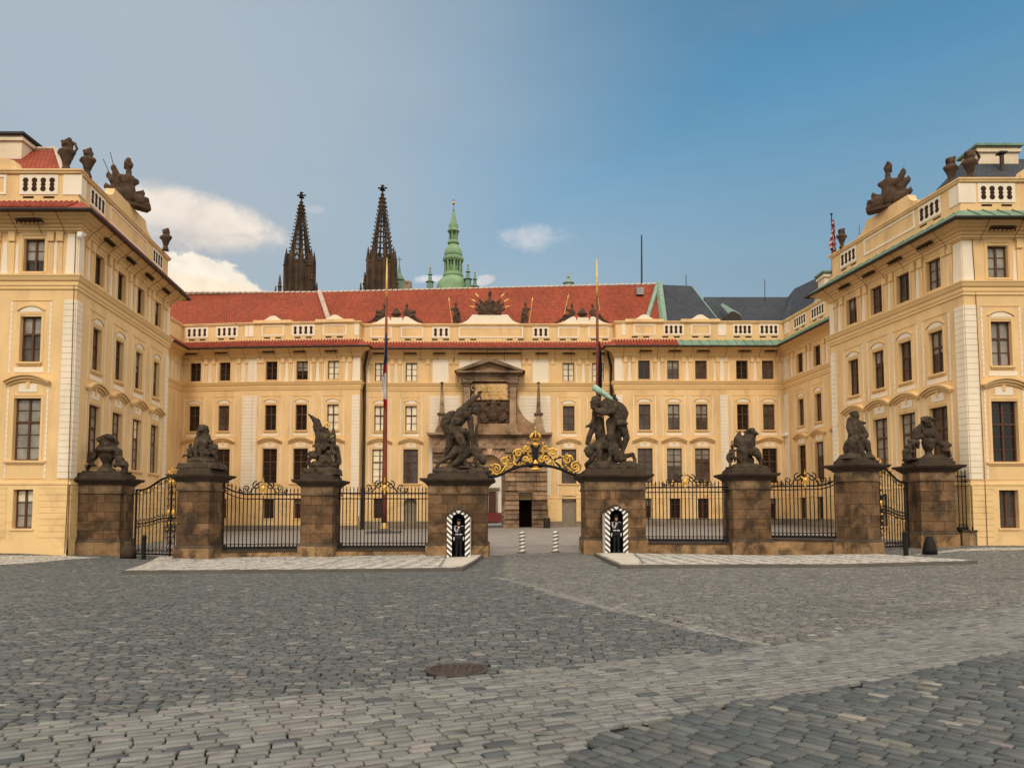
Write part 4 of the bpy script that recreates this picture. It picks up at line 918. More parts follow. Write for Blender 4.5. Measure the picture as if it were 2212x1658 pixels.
# ------------------------------------------------------------------ towers beyond the roofs
def gothic_tower(px, Yt, tip, apex, spb, bodyt, w_sp, w_body, pins, label):
    x = P(px, 500, Yt).x; z = lambda py: P(px, py, Yt).z; k = Yt / F
    t = thing('cathedral_tower', label, 'tower', (x, Yt, 0), 'twin gothic towers behind the roof')
    zt, zsb, zb = z(apex), z(spb), z(bodyt); Rb = w_body / 2 * k * 1.02; Rs = w_sp / 2 * k * 1.03
    b = MB(); b.lathe([(Rb, 0), (Rb, zb - 1.0), (Rb * 1.05, zb - .8), (Rb * 1.05, zb - .3), (Rb * .92, zb)], 8, (x, Yt, 0), math.pi / 8)
    for i in range(8):                    # buttress shafts and gabled lancets
        a = i * math.pi / 4 + math.pi / 8; b.lathe([(.55, 0), (.5, zb + .4), (.05, zb + 3.2)], 5, (x + Rb * math.cos(a), Yt + Rb * math.sin(a), 0))
        a2 = i * math.pi / 4
        for q in (-.5, .5):
            c = Vector((x + Rb * .95 * math.cos(a2) - q * math.sin(a2) * Rb * .42, Yt + Rb * .95 * math.sin(a2) + q * math.cos(a2) * Rb * .42, 0)); b.tube([c + Vector((0, 0, zb - 9)), c + Vector((0, 0, zb - .5))], .14, 4)
        n_ = Vector((math.cos(a2), math.sin(a2), 0)); tt = Vector((-math.sin(a2), math.cos(a2), 0)); c = Vector((x, Yt, 0)) + n_ * Rb * .97
        p0, p1, p2 = c + tt * Rb * .34 + Vector((0, 0, zb - 1.6)), c - tt * Rb * .34 + Vector((0, 0, zb - 1.6)), c + Vector((0, 0, zb + 1.4)); b.tube([p0, p2], .16, 4); b.tube([p1, p2], .16, 4)
    b.build('tower_body', 'gothic_stone', t)
    o = MB()
    for i in range(8):
        a2 = i * math.pi / 4; n_ = Vector((math.cos(a2), math.sin(a2), 0)); tt = Vector((-math.sin(a2), math.cos(a2), 0))
        for q in (-.3, .3):
            c = Vector((x, Yt, 0)) + n_ * (Rb * .935) + tt * Rb * q * .75; hw = Rb * .13
            o.add([c - tt * hw + Vector((0, 0, zb - 8)), c + tt * hw + Vector((0, 0, zb - 8)), c + tt * hw + Vector((0, 0, zb - 2.6)), c + Vector((0, 0, zb - 1.7)), c - tt * hw + Vector((0, 0, zb - 2.6))], [(0, 1, 2, 3, 4)])
    o.build('lancet_openings', 'slot_dark', t)
    s = MB(); H = zt - zsb; rr = lambda f: Rs * (1 - f) + .16
    ang = [i * math.pi / 4 + math.pi / 8 for i in range(8)]
    for a in ang: s.tube([(x + rr(f) * math.cos(a), Yt + rr(f) * math.sin(a), zsb - .4 + H * f) for f in (0, .25, .5, .75, 1)], [.27, .24, .2, .17, .14], 5)
    nr = 11
    for j in range(nr + 1):
        f = (j / nr) ** .92 * .93; fz = zsb + H * f; r_ = rr(f)
        for i in range(8):
            a, a2 = ang[i], ang[(i + 1) % 8]; s.tube([(x + r_ * math.cos(a), Yt + r_ * math.sin(a), fz), (x + r_ * math.cos(a2), Yt + r_ * math.sin(a2), fz)], .13 if j % 2 else .19, 4)
            am = (a + a2) / 2; f2 = min(.97, ((j + 1) / nr) ** .92 * .93); r2 = rr(f2)
            if j < nr - 2: s.tube([(x + r_ * math.cos(am) * .93, Yt + r_ * math.sin(am) * .93, fz), (x + r2 * math.cos(am) * .93, Yt + r2 * math.sin(am) * .93, zsb + H * f2)], .085, 4)
            elif j < nr: s.tube([(x + r_ * math.cos(am) * .8, Yt + r_ * math.sin(am) * .8, fz), (x + r2 * math.cos(am) * .8, Yt + r2 * math.sin(am) * .8, zsb + H * f2)], .4, 4)
    for a in ang:                         # crockets up the ribs
        for j in range(15):
            f = (j + .4) / 15.5; r_ = rr(f) + .38; s.ell((x + r_ * math.cos(a), Yt + r_ * math.sin(a), zsb + H * f), (.26, .26, .2), 5, 3)
    s.build('spire', 'gothic_stone', t)
    f = MB(); ztip = z(tip); h = ztip - zt
    f.lathe([(.30, -.8), (.55, 0), (.2, .2), (.22, h * .35), (.8, h * .42), (.25, h * .5), (.2, h * .8), (.5, h * .86), (.15, h * .92), (.05, h)], 6, (x, Yt, zt))
    for q in ((1, 0), (0, 1)): f.cap((x - q[0] * .95, Yt - q[1] * .95, zt + h * .62), (x + q[0] * .95, Yt + q[1] * .95, zt + h * .62), .22, .22, 5)
    f.build('finial', 'gothic_stone', t)
    for ppx, ppy, w in pins:
        pn = MB(); xx, zz = P(ppx, ppy, Yt).x, P(ppx, ppy, Yt).z; hh = w * 7
        pn.lathe([(w, -30), (w, -hh), (w * 1.5, -hh + .1), (w * .9, -hh * .85), (w * .75, -hh * .7), (w * .95, -hh * .68), (w * .5, -hh * .4), (w * .7, -hh * .37), (w * .3, -hh * .15), (w * .5, -hh * .12), (.03, 0)], 5, (xx, Yt - .5 + random.uniform(-2, 2), zz)); pn.build('pinnacle', 'gothic_stone', t)
gothic_tower(650, 178, 412.6, 436, 556, 566, 41, 58, ((618.7, 549, .45), (674, 552.6, .45), (609.5, 597.6, .45), (679, 584, .45), (687, 612, .4), (601.5, 625 - 3, .3), (622, 560, .3), (669, 560, .3)), 'dark gothic tower with an openwork spire, the farther from the flagpole')
gothic_tower(825.4, 172, 397.6, 419, 556, 564, 43, 59, ((795.7, 536, .45), (851.3, 540, .45), (787.5, 585, .45), (781, 612, .35), (857.5, 588, .45), (845.5, 534, .3), (804, 548, .3)), 'dark gothic tower with an openwork spire just behind the flagpole, the taller')
def green_tower():
    Yt = 205; px = 979.5; x = P(px, 500, Yt).x; k = Yt / F; z = lambda py: P(px, py, Yt).z
    t = thing('bell_tower', 'pale green copper domed bell tower with a gilded ball rising behind the red roof', 'tower', (x, Yt, 0)); c = (x, Yt, 0)
    d = MB(); d.smooth = True; d.lathe([(36 * k, 0), (36 * k, z(619)), (33 * k, z(610)), (27 * k, z(604)), (21 * k, z(599))], 24, c); d.build('lower_dome', 'dome_green', t)
    d = MB(); d.lathe([(21 * k, z(599)), (22.5 * k, z(597)), (22.5 * k, z(594)), (20 * k, z(592)), (20 * k, z(589))], 16, c)
    for i in range(8): a = i * math.pi / 4 + .2; d.cap((x + 18.5 * k * math.cos(a), Yt + 18.5 * k * math.sin(a), z(590)), (x + 18.5 * k * math.cos(a), Yt + 18.5 * k * math.sin(a), z(565)), 2.0 * k, 2.0 * k, 6)
    for i in range(8): a = i * math.pi / 4 + .2 + math.pi / 8; d.cap((x + 18.5 * k * math.cos(a), Yt + 18.5 * k * math.sin(a), z(582)), (x + 18.5 * k * math.cos(a), Yt + 18.5 * k * math.sin(a), z(565)), .9 * k, .9 * k, 6)
    d.lathe([(20.5 * k, z(566)), (23 * k, z(562)), (23 * k, z(558)), (20 * k, z(555))], 16, c); d.lathe([(11 * k, z(590)), (11 * k, z(562))], 10, c); d.build('lower_lantern', 'dome_green', t)
    d = MB(); d.smooth = True; d.lathe([(19 * k, z(556)), (19.8 * k, z(549)), (19 * k, z(543)), (16 * k, z(537)), (12 * k, z(532)), (10 * k, z(528))], 20, c); d.build('middle_dome', 'dome_green', t)
    d = MB(); d.lathe([(10 * k, z(528)), (12.8 * k, z(526)), (12.8 * k, z(523)), (10 * k, z(520))], 14, c)
    for i in range(6): a = i * math.pi / 3 + .3; d.cap((x + 9 * k * math.cos(a), Yt + 9 * k * math.sin(a), z(521)), (x + 9 * k * math.cos(a), Yt + 9 * k * math.sin(a), z(502)), 1.5 * k, 1.5 * k, 6)
    d.lathe([(10 * k, z(503)), (13.2 * k, z(500)), (13.2 * k, z(498)), (10 * k, z(495))], 14, c); d.lathe([(4.5 * k, z(521)), (4.5 * k, z(500))], 8, c); d.build('upper_lantern', 'dome_green', t)
    d = MB(); d.lathe([(10 * k, z(495)), (10.3 * k, z(488)), (10.6 * k, z(486)), (8 * k, z(484)), (4.5 * k, z(468)), (1.8 * k, z(455)), (2.6 * k, z(454)), (1.0 * k, z(450)), (.8 * k, z(442))], 10, c); d.build('spire', 'dome_green', t)
    d = MB(); d.smooth = True; d.ell((x, Yt, z(438.5)), 3.4 * k, 12, 8); d.tube([(x, Yt, z(436)), (x, Yt, z(416))], [.9 * k, .3 * k], 6); d.tube([(x - 2 * k, Yt, z(428)), (x + 2 * k, Yt, z(428))], .4 * k, 5); d.build('gilded_ball', 'gold', t)
    for ppx, ppy in ((929, 590), (1011, 584), (1026, 600)):
        s = MB(); xx = P(ppx, ppy, Yt - 3).x; zz = P(ppx, ppy, Yt - 3).z; s.lathe([(.9, -30), (.9, -2.6), (1.3, -2.5), (.6, -2.0), (.4, -.6), (.75, -.4), (.3, 0), (.12, 1.6)], 8, (xx, Yt - 3, zz)); o = s.build('corner_turret', 'copper_green', t)
        q = MB(); q.ell((xx, Yt - 3, zz + 1.7), .3, 8, 6); child('gilded_knob', q.mesh('gilded_knob', 'gold', WL[o.name]), o)
green_tower()
s = MB(); Yt = 180; q = P(862.4, 590, Yt); s.lathe([(1.2, -20), (1.2, -1), (1.5, -.8), (.5, 1.0), (.2, 2.8), (.1, 4)], 8, (q.x, Yt, q.z - 1)); s.tube([(q.x, Yt, q.z + 2.5), (q.x, Yt, q.z + 4.3)], .1, 4); s.tube([(q.x - .7, Yt, q.z + 3.6), (q.x + .7, Yt, q.z + 3.6)], .1, 4)
tag(s.build('ridge_turret', 'copper_green'), 'slim green copper ridge turret with a cross right of the taller gothic tower', 'turret')
s = MB(); q = P(880, 609, 80); s.frus((q.x, 80), (.42, .4), (.46, .4), q.z - 4, q.z - .15); s.lathe([(.5, -.2), (.5, 0), (.36, .12), (.05, .18)], 10, (q.x, 80, q.z)); tag(s.build('chimney', 'grey_plinth'), 'small brown chimney with a rounded cap behind the red roof ridge', 'chimney')
s = MB(); q = P(1228, 598, 90); s.lathe([(.6, -6), (.6, -.9), (.75, -.8), (.4, -.4), (.12, -.15), (.2, 0), (.05, .5)], 10, (q.x, 90, q.z)); tag(s.build('roof_lantern', 'copper_light'), 'tiny green copper lantern peeping over the middle of the red roof ridge', 'lantern')
for px, y0, y1, r_, lab in ((1386, 507, 616, .1, 'thick tall dark antenna mast above the right end of the red roof'), (1482, 592, 620, .05, 'short thin dark antenna mast on the slate roof ridge'), (1652, 603, 644, .045, 'thin grey antenna mast over the low slate roof'), (1856, 487, 520, .03, 'hair-thin rod beside the urn of the wing with green eaves')):
    s = MB(); Yt = 73 if px < 1700 else 49; a, b = P(px, y0, Yt), P(px, y1, Yt); s.tube([(b.x, Yt, b.z - .8), (a.x, Yt, a.z)], [r_, r_ * .7], 6); tag(s.build('antenna_mast', 'gutter_dark'), lab, 'mast')
# ------------------------------------------------------------------ ground, paving, pavements
xs = sorted(set(list(np.linspace(-70, 70, 71)) + [-1500, -600, -250, -120, 120, 250, 600, 1500])); ys = sorted(set(list(np.linspace(-12, 100, 57)) + [-1500, -500, -120, -40, 150, 300, 700, 1800]))
m = MB(); idx = {}
for j, y in enumerate(ys):
    for i, x in enumerate(xs): idx[(i, j)] = len(m.v); m.v.append((x, y, g(x, min(y, 65)) - .045 + (.0 if y < 36.2 else 0)))
for j in range(len(ys) - 1):
    for i in range(len(xs) - 1): m.f.append((idx[(i, j)], idx[(i + 1, j)], idx[(i + 1, j + 1)], idx[(i, j + 1)])); m.mi.append(0); m.cl.append((1, 1, 1)); m.sm.append(True)
tag(m.build('ground', 'joint_earth', None, (0, 0, 0)), kind='structure')
m = MB(); X = np.linspace(-32, 28, 25); Y = np.linspace(37.6, 110, 36)
for j in range(len(Y)):
    for i in range(len(X)): m.v.append((X[i], Y[j], g(X[i], min(Y[j], 65)) - .004))
for j in range(len(Y) - 1):
    for i in range(len(X) - 1): a = j * len(X) + i; m.f.append((a, a + 1, a + len(X) + 1, a + len(X))); m.mi.append(0); m.cl.append((1, 1, 1)); m.sm.append(True)
tag(m.build('courtyard_ground', 'asphalt_court', None, (0, 60, 0)), kind='structure')

def inpoly(px, py, poly):                # vectorised point in polygon
    ins = np.zeros(len(px), bool); n = len(poly)
    for i in range(n):
        x1, y1 = poly[i]; x2, y2 = poly[(i + 1) % n]
        if y1 == y2: continue
        c = ((y1 > py) != (y2 > py)) & (px < (x2 - x1) * (py - y1) / (y2 - y1) + x1); ins ^= c
    return ins
def gp2(lst): return [tuple(GP(a, b).xy) for a, b in lst]
near = [(-9, 3.2), (9, 3.2)]
band_up = gp2([(-500, 1640), (0, 1570), (93, 1560), (227, 1544), (358, 1528), (519, 1511), (605, 1503), (830, 1476), (1036, 1454), (1217, 1435), (1365, 1420), (1641, 1397), (1799, 1371), (1990, 1338), (2212, 1308), (2600, 1270)])
band_lo = gp2([(1150, 1700), (1192, 1658), (1310, 1572), (1446, 1547), (1528, 1525), (1771, 1491), (2031, 1438), (2176, 1409), (2400, 1375), (2700, 1330)])
strip_a = gp2([(1060, 1245), (1130, 1263), (1240, 1298), (1400, 1336), (1650, 1395)]); strip_b = gp2([(1085, 1245), (1152, 1261), (1265, 1295), (1425, 1332), (1680, 1390)])
P_BAND = [(-12, 3)] + band_up + [(40, 14)] + band_lo[::-1] + [(.3, 3)]
P_LOW = [(.3, 3)] + band_lo + [(40, 3)]
P_STRIP = strip_a + strip_b[::-1]
P_RIGHT = strip_b + band_up[10:] + [(40, 24), (40, 38.5), (strip_b[0][0], 38.5)]
P_ALL = [(-40, 3.0), (40, 3.0), (40, 37.7), (24.5, 37.7), (-24.5, 37.7), (-40, 37.7)]
SWL = gp2([(262, 1239), (340, 1206), (700, 1203.5), (925, 1201), (1044, 1201), (1000, 1232.5), (600, 1236.5)]); SWR = gp2([(1283, 1199), (1900, 1186.5), (2112, 1216.5), (1700, 1225), (1340, 1227.5)])
mh = GP(987.5, 1444.7)
def stones(ang, poly, lx, ly, cols, wts, excl=(), jit=.004, lo=3.0, hi=40.0, wob=.02, skew=.0):
    ca, sa = math.cos(ang), math.sin(ang); P_ = np.array(poly); cor = np.array([[-36, lo], [36, lo], [36, hi], [-36, hi]])
    P2 = np.clip(P_, [-38, lo], [38, hi]); ru = P2[:, 0] * ca + P2[:, 1] * sa; rv = -P2[:, 0] * sa + P2[:, 1] * ca
    out = []; v = rv.min() - 1; k = 0; UL, VL, UW, VW = [], [], [], []
    while v < rv.max() + 1:
        h = ly * rng.uniform(.90, 1.10); n = int((ru.max() - ru.min() + 2) / lx) + 2; w = lx * rng.uniform(.80, 1.22, n); u = ru.min() - 1 + rng.uniform(0, lx) + np.cumsum(w) - w / 2
        UL.append(u); VL.append(np.full(n, v + h / 2)); UW.append(w); VW.append(np.full(n, h)); v += h
    u, v, w, h = map(np.concatenate, (UL, VL, UW, VW))
    v = v + wob * np.sin(u * .55 + 1.3) + wob * .7 * np.sin(u * 1.7 + v * .31) + skew * np.sin(u * .16 + .6)
    x, y = u * ca - v * sa, u * sa + v * ca
    k = (np.abs(x) < .72 * y + 3.0) & (y > lo) & (y < hi) & inpoly(x, y, poly)
    for e in excl: k &= ~inpoly(x, y, e)
    k &= (x - mh.x) ** 2 + (y - mh.y) ** 2 > .40 ** 2
    u, v, w, h = u[k], v[k], w[k], h[k]; N = len(u)
    gap = np.clip(.0092 + rng.normal(0, .0025, N), .004, .018); hx, hy = w / 2 - gap, h / 2 - gap * 1.1
    # eight corner points, trimmed corners so that stones read as hewn
    tr = np.minimum(hx, hy) * .16; q = rng.normal(0, 1, (N, 8, 2)) * .004
    bx = np.stack([-hx + tr, hx - tr, hx, hx, hx - tr, -hx + tr, -hx, -hx], 1) + q[:, :, 0]; by = np.stack([-hy, -hy, -hy + tr, hy - tr, hy, hy, hy - tr, -hy + tr], 1) + q[:, :, 1]
    rot = rng.normal(0, .012, N); cr, sr = np.cos(rot)[:, None], np.sin(rot)[:, None]
    bx, by = bx * cr - by * sr, bx * sr + by * cr
    ins = .93; rings = []
    top = rng.normal(0, jit, N); tx, ty = rng.normal(0, .010, N), rng.normal(0, .013, N)
    for sc, dz in ((1.0, -.04), (1.0, -.008), (ins, 0.0)):
        U, Vv = u[:, None] + bx * sc, v[:, None] + by * sc
        xx, yy = U * ca - Vv * sa, U * sa + Vv * ca
        zz = gv(xx, yy) + dz + (top[:, None] + tx[:, None] * bx * sc + ty[:, None] * by * sc) * (dz > -.03)
        rings.append(np.stack([xx, yy, zz], 2))
    pts = np.concatenate(rings, 1).reshape(-1, 3)           # N*24
    base = np.arange(N)[:, None] * 24; quads = []
    for r_ in range(2):
        for i in range(8): quads.append(np.stack([base[:, 0] + r_ * 8 + i, base[:, 0] + r_ * 8 + (i + 1) % 8, base[:, 0] + (r_ + 1) * 8 + (i + 1) % 8, base[:, 0] + (r_ + 1) * 8 + i], 1))
    quads = np.concatenate(quads); caps = base + np.arange(16, 24)[None, :]
    ci = rng.choice(len(cols), N, p=np.array(wts) / sum(wts)); col = np.array(cols)[ci] * rng.uniform(.86, 1.14, (N, 1)) * (1 + rng.normal(0, .02, (N, 3)))
    return pts, quads, caps, col
def stone_mesh(name, parts):
    V_, Lp, st, tot, C = [], [], [], [], []; off = 0; ls = 0
    for pts, quads, caps, col in parts:
        V_.append(pts); q = quads + off; c = caps + off; N = len(caps)
        Lp += [q.ravel(), c.ravel()]; st.append(ls + np.arange(len(q)) * 4); tot.append(np.full(len(q), 4)); ls += len(q) * 4
        st.append(ls + np.arange(N) * 8); tot.append(np.full(N, 8)); ls += N * 8
        C.append(np.repeat(col, 24, 0)); off += len(pts)
    V_ = np.concatenate(V_); Lp = np.concatenate(Lp).astype(np.int32); st = np.concatenate(st).astype(np.int32); C = np.concatenate(C)
    me = bpy.data.meshes.new(name); me.vertices.add(len(V_)); me.vertices.foreach_set('co', V_.ravel()); me.loops.add(len(Lp)); me.loops.foreach_set('vertex_index', Lp)
    me.polygons.add(len(st)); me.polygons.foreach_set('loop_start', st); me.update(calc_edges=True)
    at = me.color_attributes.new('Col', 'FLOAT_COLOR', 'POINT'); at.data.foreach_set('color', np.concatenate([C, np.ones((len(C), 1))], 1).astype(np.float32).ravel())
    me.materials.append(MATS['cobble']); me.validate(); o = bpy.data.objects.new(name, me); COL.objects.link(o); WL[o.name] = Vector((0, 0, 0)); return tag(o, kind='structure')
def swx(poly, gr=1.02):
    c = np.mean(np.array(poly), 0); return [(c[0] + (p[0] - c[0]) * gr, c[1] + (p[1] - c[1]) * gr) for p in poly]
grey = [(.108, .112, .112), (.088, .095, .099), (.138, .137, .131), (.070, .079, .087), (.195, .19, .175)]
light = [(.178, .179, .171), (.150, .151, .147), (.195, .192, .180), (.105, .109, .111), (.076, .083, .090)]
blue = [(.066, .078, .084), (.084, .093, .097), (.104, .110, .109), (.14, .138, .130), (.22, .21, .185)]
brown = [(.155, .151, .141), (.128, .128, .123), (.176, .170, .156), (.112, .114, .112), (.25, .235, .21)]
EX = [SWL, SWR]
stone_mesh('cobbled_ground', [stones(R(-3), P_ALL, .165, .098, grey, (6, 5, 2.2, 3, .5), EX + [P_BAND, P_LOW, P_STRIP, P_RIGHT], wob=.05, skew=.5),
                              stones(R(4), P_RIGHT, .16, .10, brown, (5, 4, 2, 3, .5), EX + [P_BAND], wob=.05)])
stone_mesh('cobbled_street', [stones(R(24), P_BAND, .225, .114, light, (10, 4, 2, .6, .5), EX, wob=.02, jit=.003)])
stone_mesh('cobbled_road', [stones(R(-50), P_LOW, .205, .120, blue, (6, 5, 3, 1.0, .35), [P_BAND], wob=.02, jit=.003)])
stone_mesh('cobbled_path', [stones(math.atan2(strip_a[-1][1] - strip_a[1][1], strip_a[-1][0] - strip_a[1][0]), P_STRIP, .19, .13, [(.205, .198, .182), (.165, .162, .152)], (2, 1), [], wob=0)])
def slab(name, poly, matn, up, th=.3, sub=8):
    """paving slab that follows the slope of the ground: cut into a grid, then lifted"""
    bm = bmesh.new(); n = len(poly); a = sum(poly[i][0] * poly[(i + 1) % n][1] - poly[(i + 1) % n][0] * poly[i][1] for i in range(n)); pl = poly if a > 0 else poly[::-1]
    bm.faces.new([bm.verts.new((x, y, 0)) for x, y in pl]); P_ = np.array(pl); lo, hi = P_.min(0), P_.max(0)
    for k, ax in ((0, (1, 0, 0)), (1, (0, 1, 0))):
        q = math.floor(lo[k]) + 1.0
        while q < hi[k]:
            if -45 < q < 45: bmesh.ops.bisect_plane(bm, geom=bm.verts[:] + bm.edges[:] + bm.faces[:], plane_co=(q if k == 0 else 0, q if k else 0, 0), plane_no=ax)
            q += 1.0 if k == 0 else .5
    bd = [e for e in bm.edges if e.is_boundary]; r = bmesh.ops.extrude_edge_only(bm, edges=bd); low = set(v for v in r['geom'] if isinstance(v, bmesh.types.BMVert))
    for v in bm.verts: v.co.z = g(v.co.x, v.co.y) + up - (th if v in low else 0)
    bmesh.ops.recalc_face_normals(bm, faces=bm.faces[:]); me = bpy.data.meshes.new(name); bm.to_mesh(me); bm.free(); me.materials.append(MATS[matn])
    off = rebase(me, matn, name); return tag(place(name, me, None, off), kind='structure')
def inset_poly(poly, d):
    n = len(poly); out = []; a = sum(poly[i][0] * poly[(i + 1) % n][1] - poly[(i + 1) % n][0] * poly[i][1] for i in range(n)); s_ = 1 if a > 0 else -1
    for i in range(n):
        p0, p1, p2 = Vector(poly[i - 1]), Vector(poly[i]), Vector(poly[(i + 1) % n]); u1, u2 = (p1 - p0).normalized(), (p2 - p1).normalized(); n1, n2 = Vector((-u1.y, u1.x)) * s_, Vector((-u2.y, u2.x)) * s_
        b = (n1 + n2) / max(.35, 1 + n1.dot(n2)); out.append(tuple(p1 + b * d))
    return out
for poly, px in ((SWL, 952), (SWR, 1388)):
    slab('kerb', poly, 'kerb_granite', .13); slab('pavement', inset_poly(poly, .10), 'mosaic', .136)
sl1 = gp2([(955, 1230.5), (972, 1203), (1038, 1203), (998, 1229.5)]); sl2 = gp2([(1296, 1199.5), (1364, 1199), (1384, 1223.5), (1344, 1225)])
for q in (sl1, sl2): slab('slab_pavement', q, 'slab_pale', .141, th=.1)
for q in ([(947, 1230.5), (950, 1230.5), (966, 1203), (963.5, 1203)], [(1389, 1222.5), (1392, 1222.5), (1372, 1199), (1369.5, 1199)]): slab('slab_path', gp2(q), 'kerb_granite', .146, th=.1, sub=4)
for q in ([(-120, 1224), (60, 1216), (150, 1207), (215, 1203), (140, 1199.5), (-120, 1201.5)], [(1940, 1187), (2090, 1183.5), (2400, 1183.5), (2400, 1192), (2212, 1186.5), (2080, 1188.5)]): slab('pavement', gp2(q), 'mosaic', .012, th=.1)
mc = MB(); mc.lathe([(.37, -.05), (.37, .004), (.315, .010), (.315, .002)], 28); mc.lathe([(.31, -.04), (.31, .004)], 28)
for i in range(-3, 4):
    for j in range(-3, 4):
        if i * i + j * j < 10: mc.lathe([(.034, 0), (.030, .012)], 6, (i * .08, j * .08, .004))
for rr in (.29, .24): mc.tube([(rr * math.cos(k * math.pi / 14), rr * math.sin(k * math.pi / 14), .008) for k in range(29)], .008, 4)
o = place('manhole_cover', mc.mesh('manhole_cover', 'cast_iron'), None, (mh.x, mh.y, mh.z)); tag(o, 'round rusty iron manhole cover set in the cobbles', 'manhole cover')

# ------------------------------------------------------------------ pillars of the fence
PIL = {}
def pillar(key, label, x, yf, s, d, zc, rot=0.0, pale=False, plinth=.78):
    """x: centre, yf: front face, s,d: width and depth, zc: top of the cornice"""
    yc = yf + d / 2; z0 = g(x, yc) - .15; t = thing('gate_pillar', label, 'pillar', (x, yc, z0), 'stone pillars of the iron fence'); t.rotation_euler = (0, 0, R(rot))
    H = zc - z0; hx, hy = s / 2, d / 2
    def course(m, hx, hy, za, zb, n, col, v=.25):
        for k in range(n):
            for sx in (0,):
                o = (k % 2) * .0
            a, b = -hx + 2 * hx * k / n, -hx + 2 * hx * (k + 1) / n; m.c = stone(col, v); m.box(a + .010, b - .010, -hy, -hy + .5, za + .010, zb - .010); m.c = stone(col, v); m.box(a + .010, b - .010, hy - .5, hy, za + .010, zb - .010)
        nd = max(1, round(2 * hy / (2 * hx / n)))
        for sx in (-1, 1):
            for k in range(nd):
                a, b = -hy + .5 + (2 * hy - 1) * k / nd, -hy + .5 + (2 * hy - 1) * (k + 1) / nd
                m.c = stone(col, v); xa, xb = sorted((sx * hx, sx * (hx - .4))); m.box(xa, xb, a + .010, b - .010, za + .010, zb - .010)
        m.c = (col[0] * .30, col[1] * .30, col[2] * .30); m.box(-hx + .012, hx - .012, -hy + .012, hy - .012, za, zb)
    brown, pale_c = (.150, .086, .044), (.29, .18, .09)
    m = MB(); zb = plinth
    course(m, hx + .10, hy + .10, 0, zb, 3 if s > 2.3 else 2, pale_c, .22); m.c = (.09, .065, .045); m.frus((0, 0), (hx + .10, hy + .10), (hx + .02, hy + .02), zb, zb + .14)
    child('plinth', m.mesh('plinth', 'pillar_stone'), t)
    m = MB(); zt = H - .80; n = max(4, round((zt - zb - .14) / .50)); z = zb + .14
    for i in range(n):
        z2 = z + (zt - zb - .14) / n; nn = (2 if i % 2 else 3) if s < 2.3 else (3 if i % 2 else 4); course(m, hx, hy, z, z2, nn, brown if not pale else (.20, .115, .058), .38); z = z2
    child('shaft', m.mesh('shaft', 'pillar_stone'), t)
    m = MB(); m.c = stone((.16, .105, .062), .1)
    m.frus((0, 0), (hx + .06, hy + .06), (hx + .06, hy + .06), zt, zt + .09); m.c = stone((.23, .15, .085), .1); m.frus((0, 0), (hx + .01, hy + .01), (hx + .01, hy + .01), zt + .09, H - .36)
    child('neck', m.mesh('neck', 'pillar_stone'), t)
    m = MB(); zz = H - .36
    for a, b, c, e in ((.04, .09, 0, .05), (.09, .11, .05, .09), (.11, .22, .09, .17), (.22, .27, .17, .22), (.34, .37, .22, .29), (.39, .39, .29, .36)): m.frus((0, 0), (hx + a, hy + a), (hx + b, hy + b), zz + c, zz + e)
    child('cornice', m.mesh('cornice', 'cornice_stone'), t)
    m = MB(); m.frus((0, 0), (hx + .04, hy + .04), (hx + .02, hy + .02), H, H + .20); m.frus((0, 0), (hx - .04, hy - .04), (hx - .06, hy - .06), H + .20, H + .27)
    child('pedestal', m.mesh('pedestal', 'cornice_stone'), t)
    PIL[key] = (x, yc, zc + .27, hx, hy); return t
def xw(px, Y, py=1012): return P(px, py, Y).x
def zc(px, py, Y): return P(px, py, Y).z
pillar(1, 'stone fence pillar beside the red roofed wing, carrying an urn between two cherubs', xw(222, 37.6), 36.9, 2.25, 1.9, zc(222, 1031, 36.9), 8)
pillar(2, 'stone fence pillar carrying a seated lion and two cherubs beside a gilded side gate', xw(437, 36.1), 35.3, 1.62, 1.6, zc(437, 1023, 35.3), -5)
pillar(3, 'stone fence pillar carrying an eagle with one raised wing', xw(695, 37.9), 37.0, 1.62, 1.8, zc(695, 1035, 37), 0)
pillar(4, 'massive stone gate pillar carrying the statue of a fighter raising a dagger', xw(990.5, 37.8), 37.0, 2.98, 2.4, zc(991, 1032, 37), 0, plinth=.72)
pillar(5, 'massive paler stone gate pillar carrying the statue of a fighter with a green club', xw(1324, 37.8), 37.0, 3.06, 2.4, zc(1324, 1023.5, 37), 0, pale=True, plinth=.80)
pillar(6, 'stone fence pillar carrying a standing maned lion and a single cherub', xw(1612, 37.4), 36.6, 1.9, 1.7, zc(1610, 1021, 36.6), 0)
pillar(7, 'narrow stone fence pillar carrying a pointed group of a seated woman and children', xw(1845, 35.0), 34.1, 1.35, 1.35, zc(1845, 1001, 34.1), 26)
pillar(8, 'stone fence pillar beside the slate roofed wing, carrying an urn between two cherubs', 21.2, 36.4, 1.75, 1.6, zc(2020, 1003, 36.4), 0)
# ball-shaped corner stones
cs = MB(); cs.smooth = True; cs.lathe([(.36, 0), (.36, .3), (.30, .52), (.16, .6), (.17, .68), (.10, .76), (.02, .78)], 14); q = GP(285, 1203.5)
tag(place('guard_stone', cs.mesh('guard_stone', 'cornice_stone'), None, (q.x, q.y - .35, q.z)), 'dark squat guard stone with a knob on top at the foot of a pillar', 'guard stone')
cs = MB(); cs.smooth = True; cs.lathe([(.31, 0), (.30, .18), (.24, .48), (.16, .70), (.13, .80)], 14); q = GP(2003, 1184)
tag(place('guard_stone', cs.mesh('guard_stone', 'iron'), None, (q.x, q.y - .2, q.z)), 'black bell shaped guard stone at the corner of a pillar', 'guard stone')

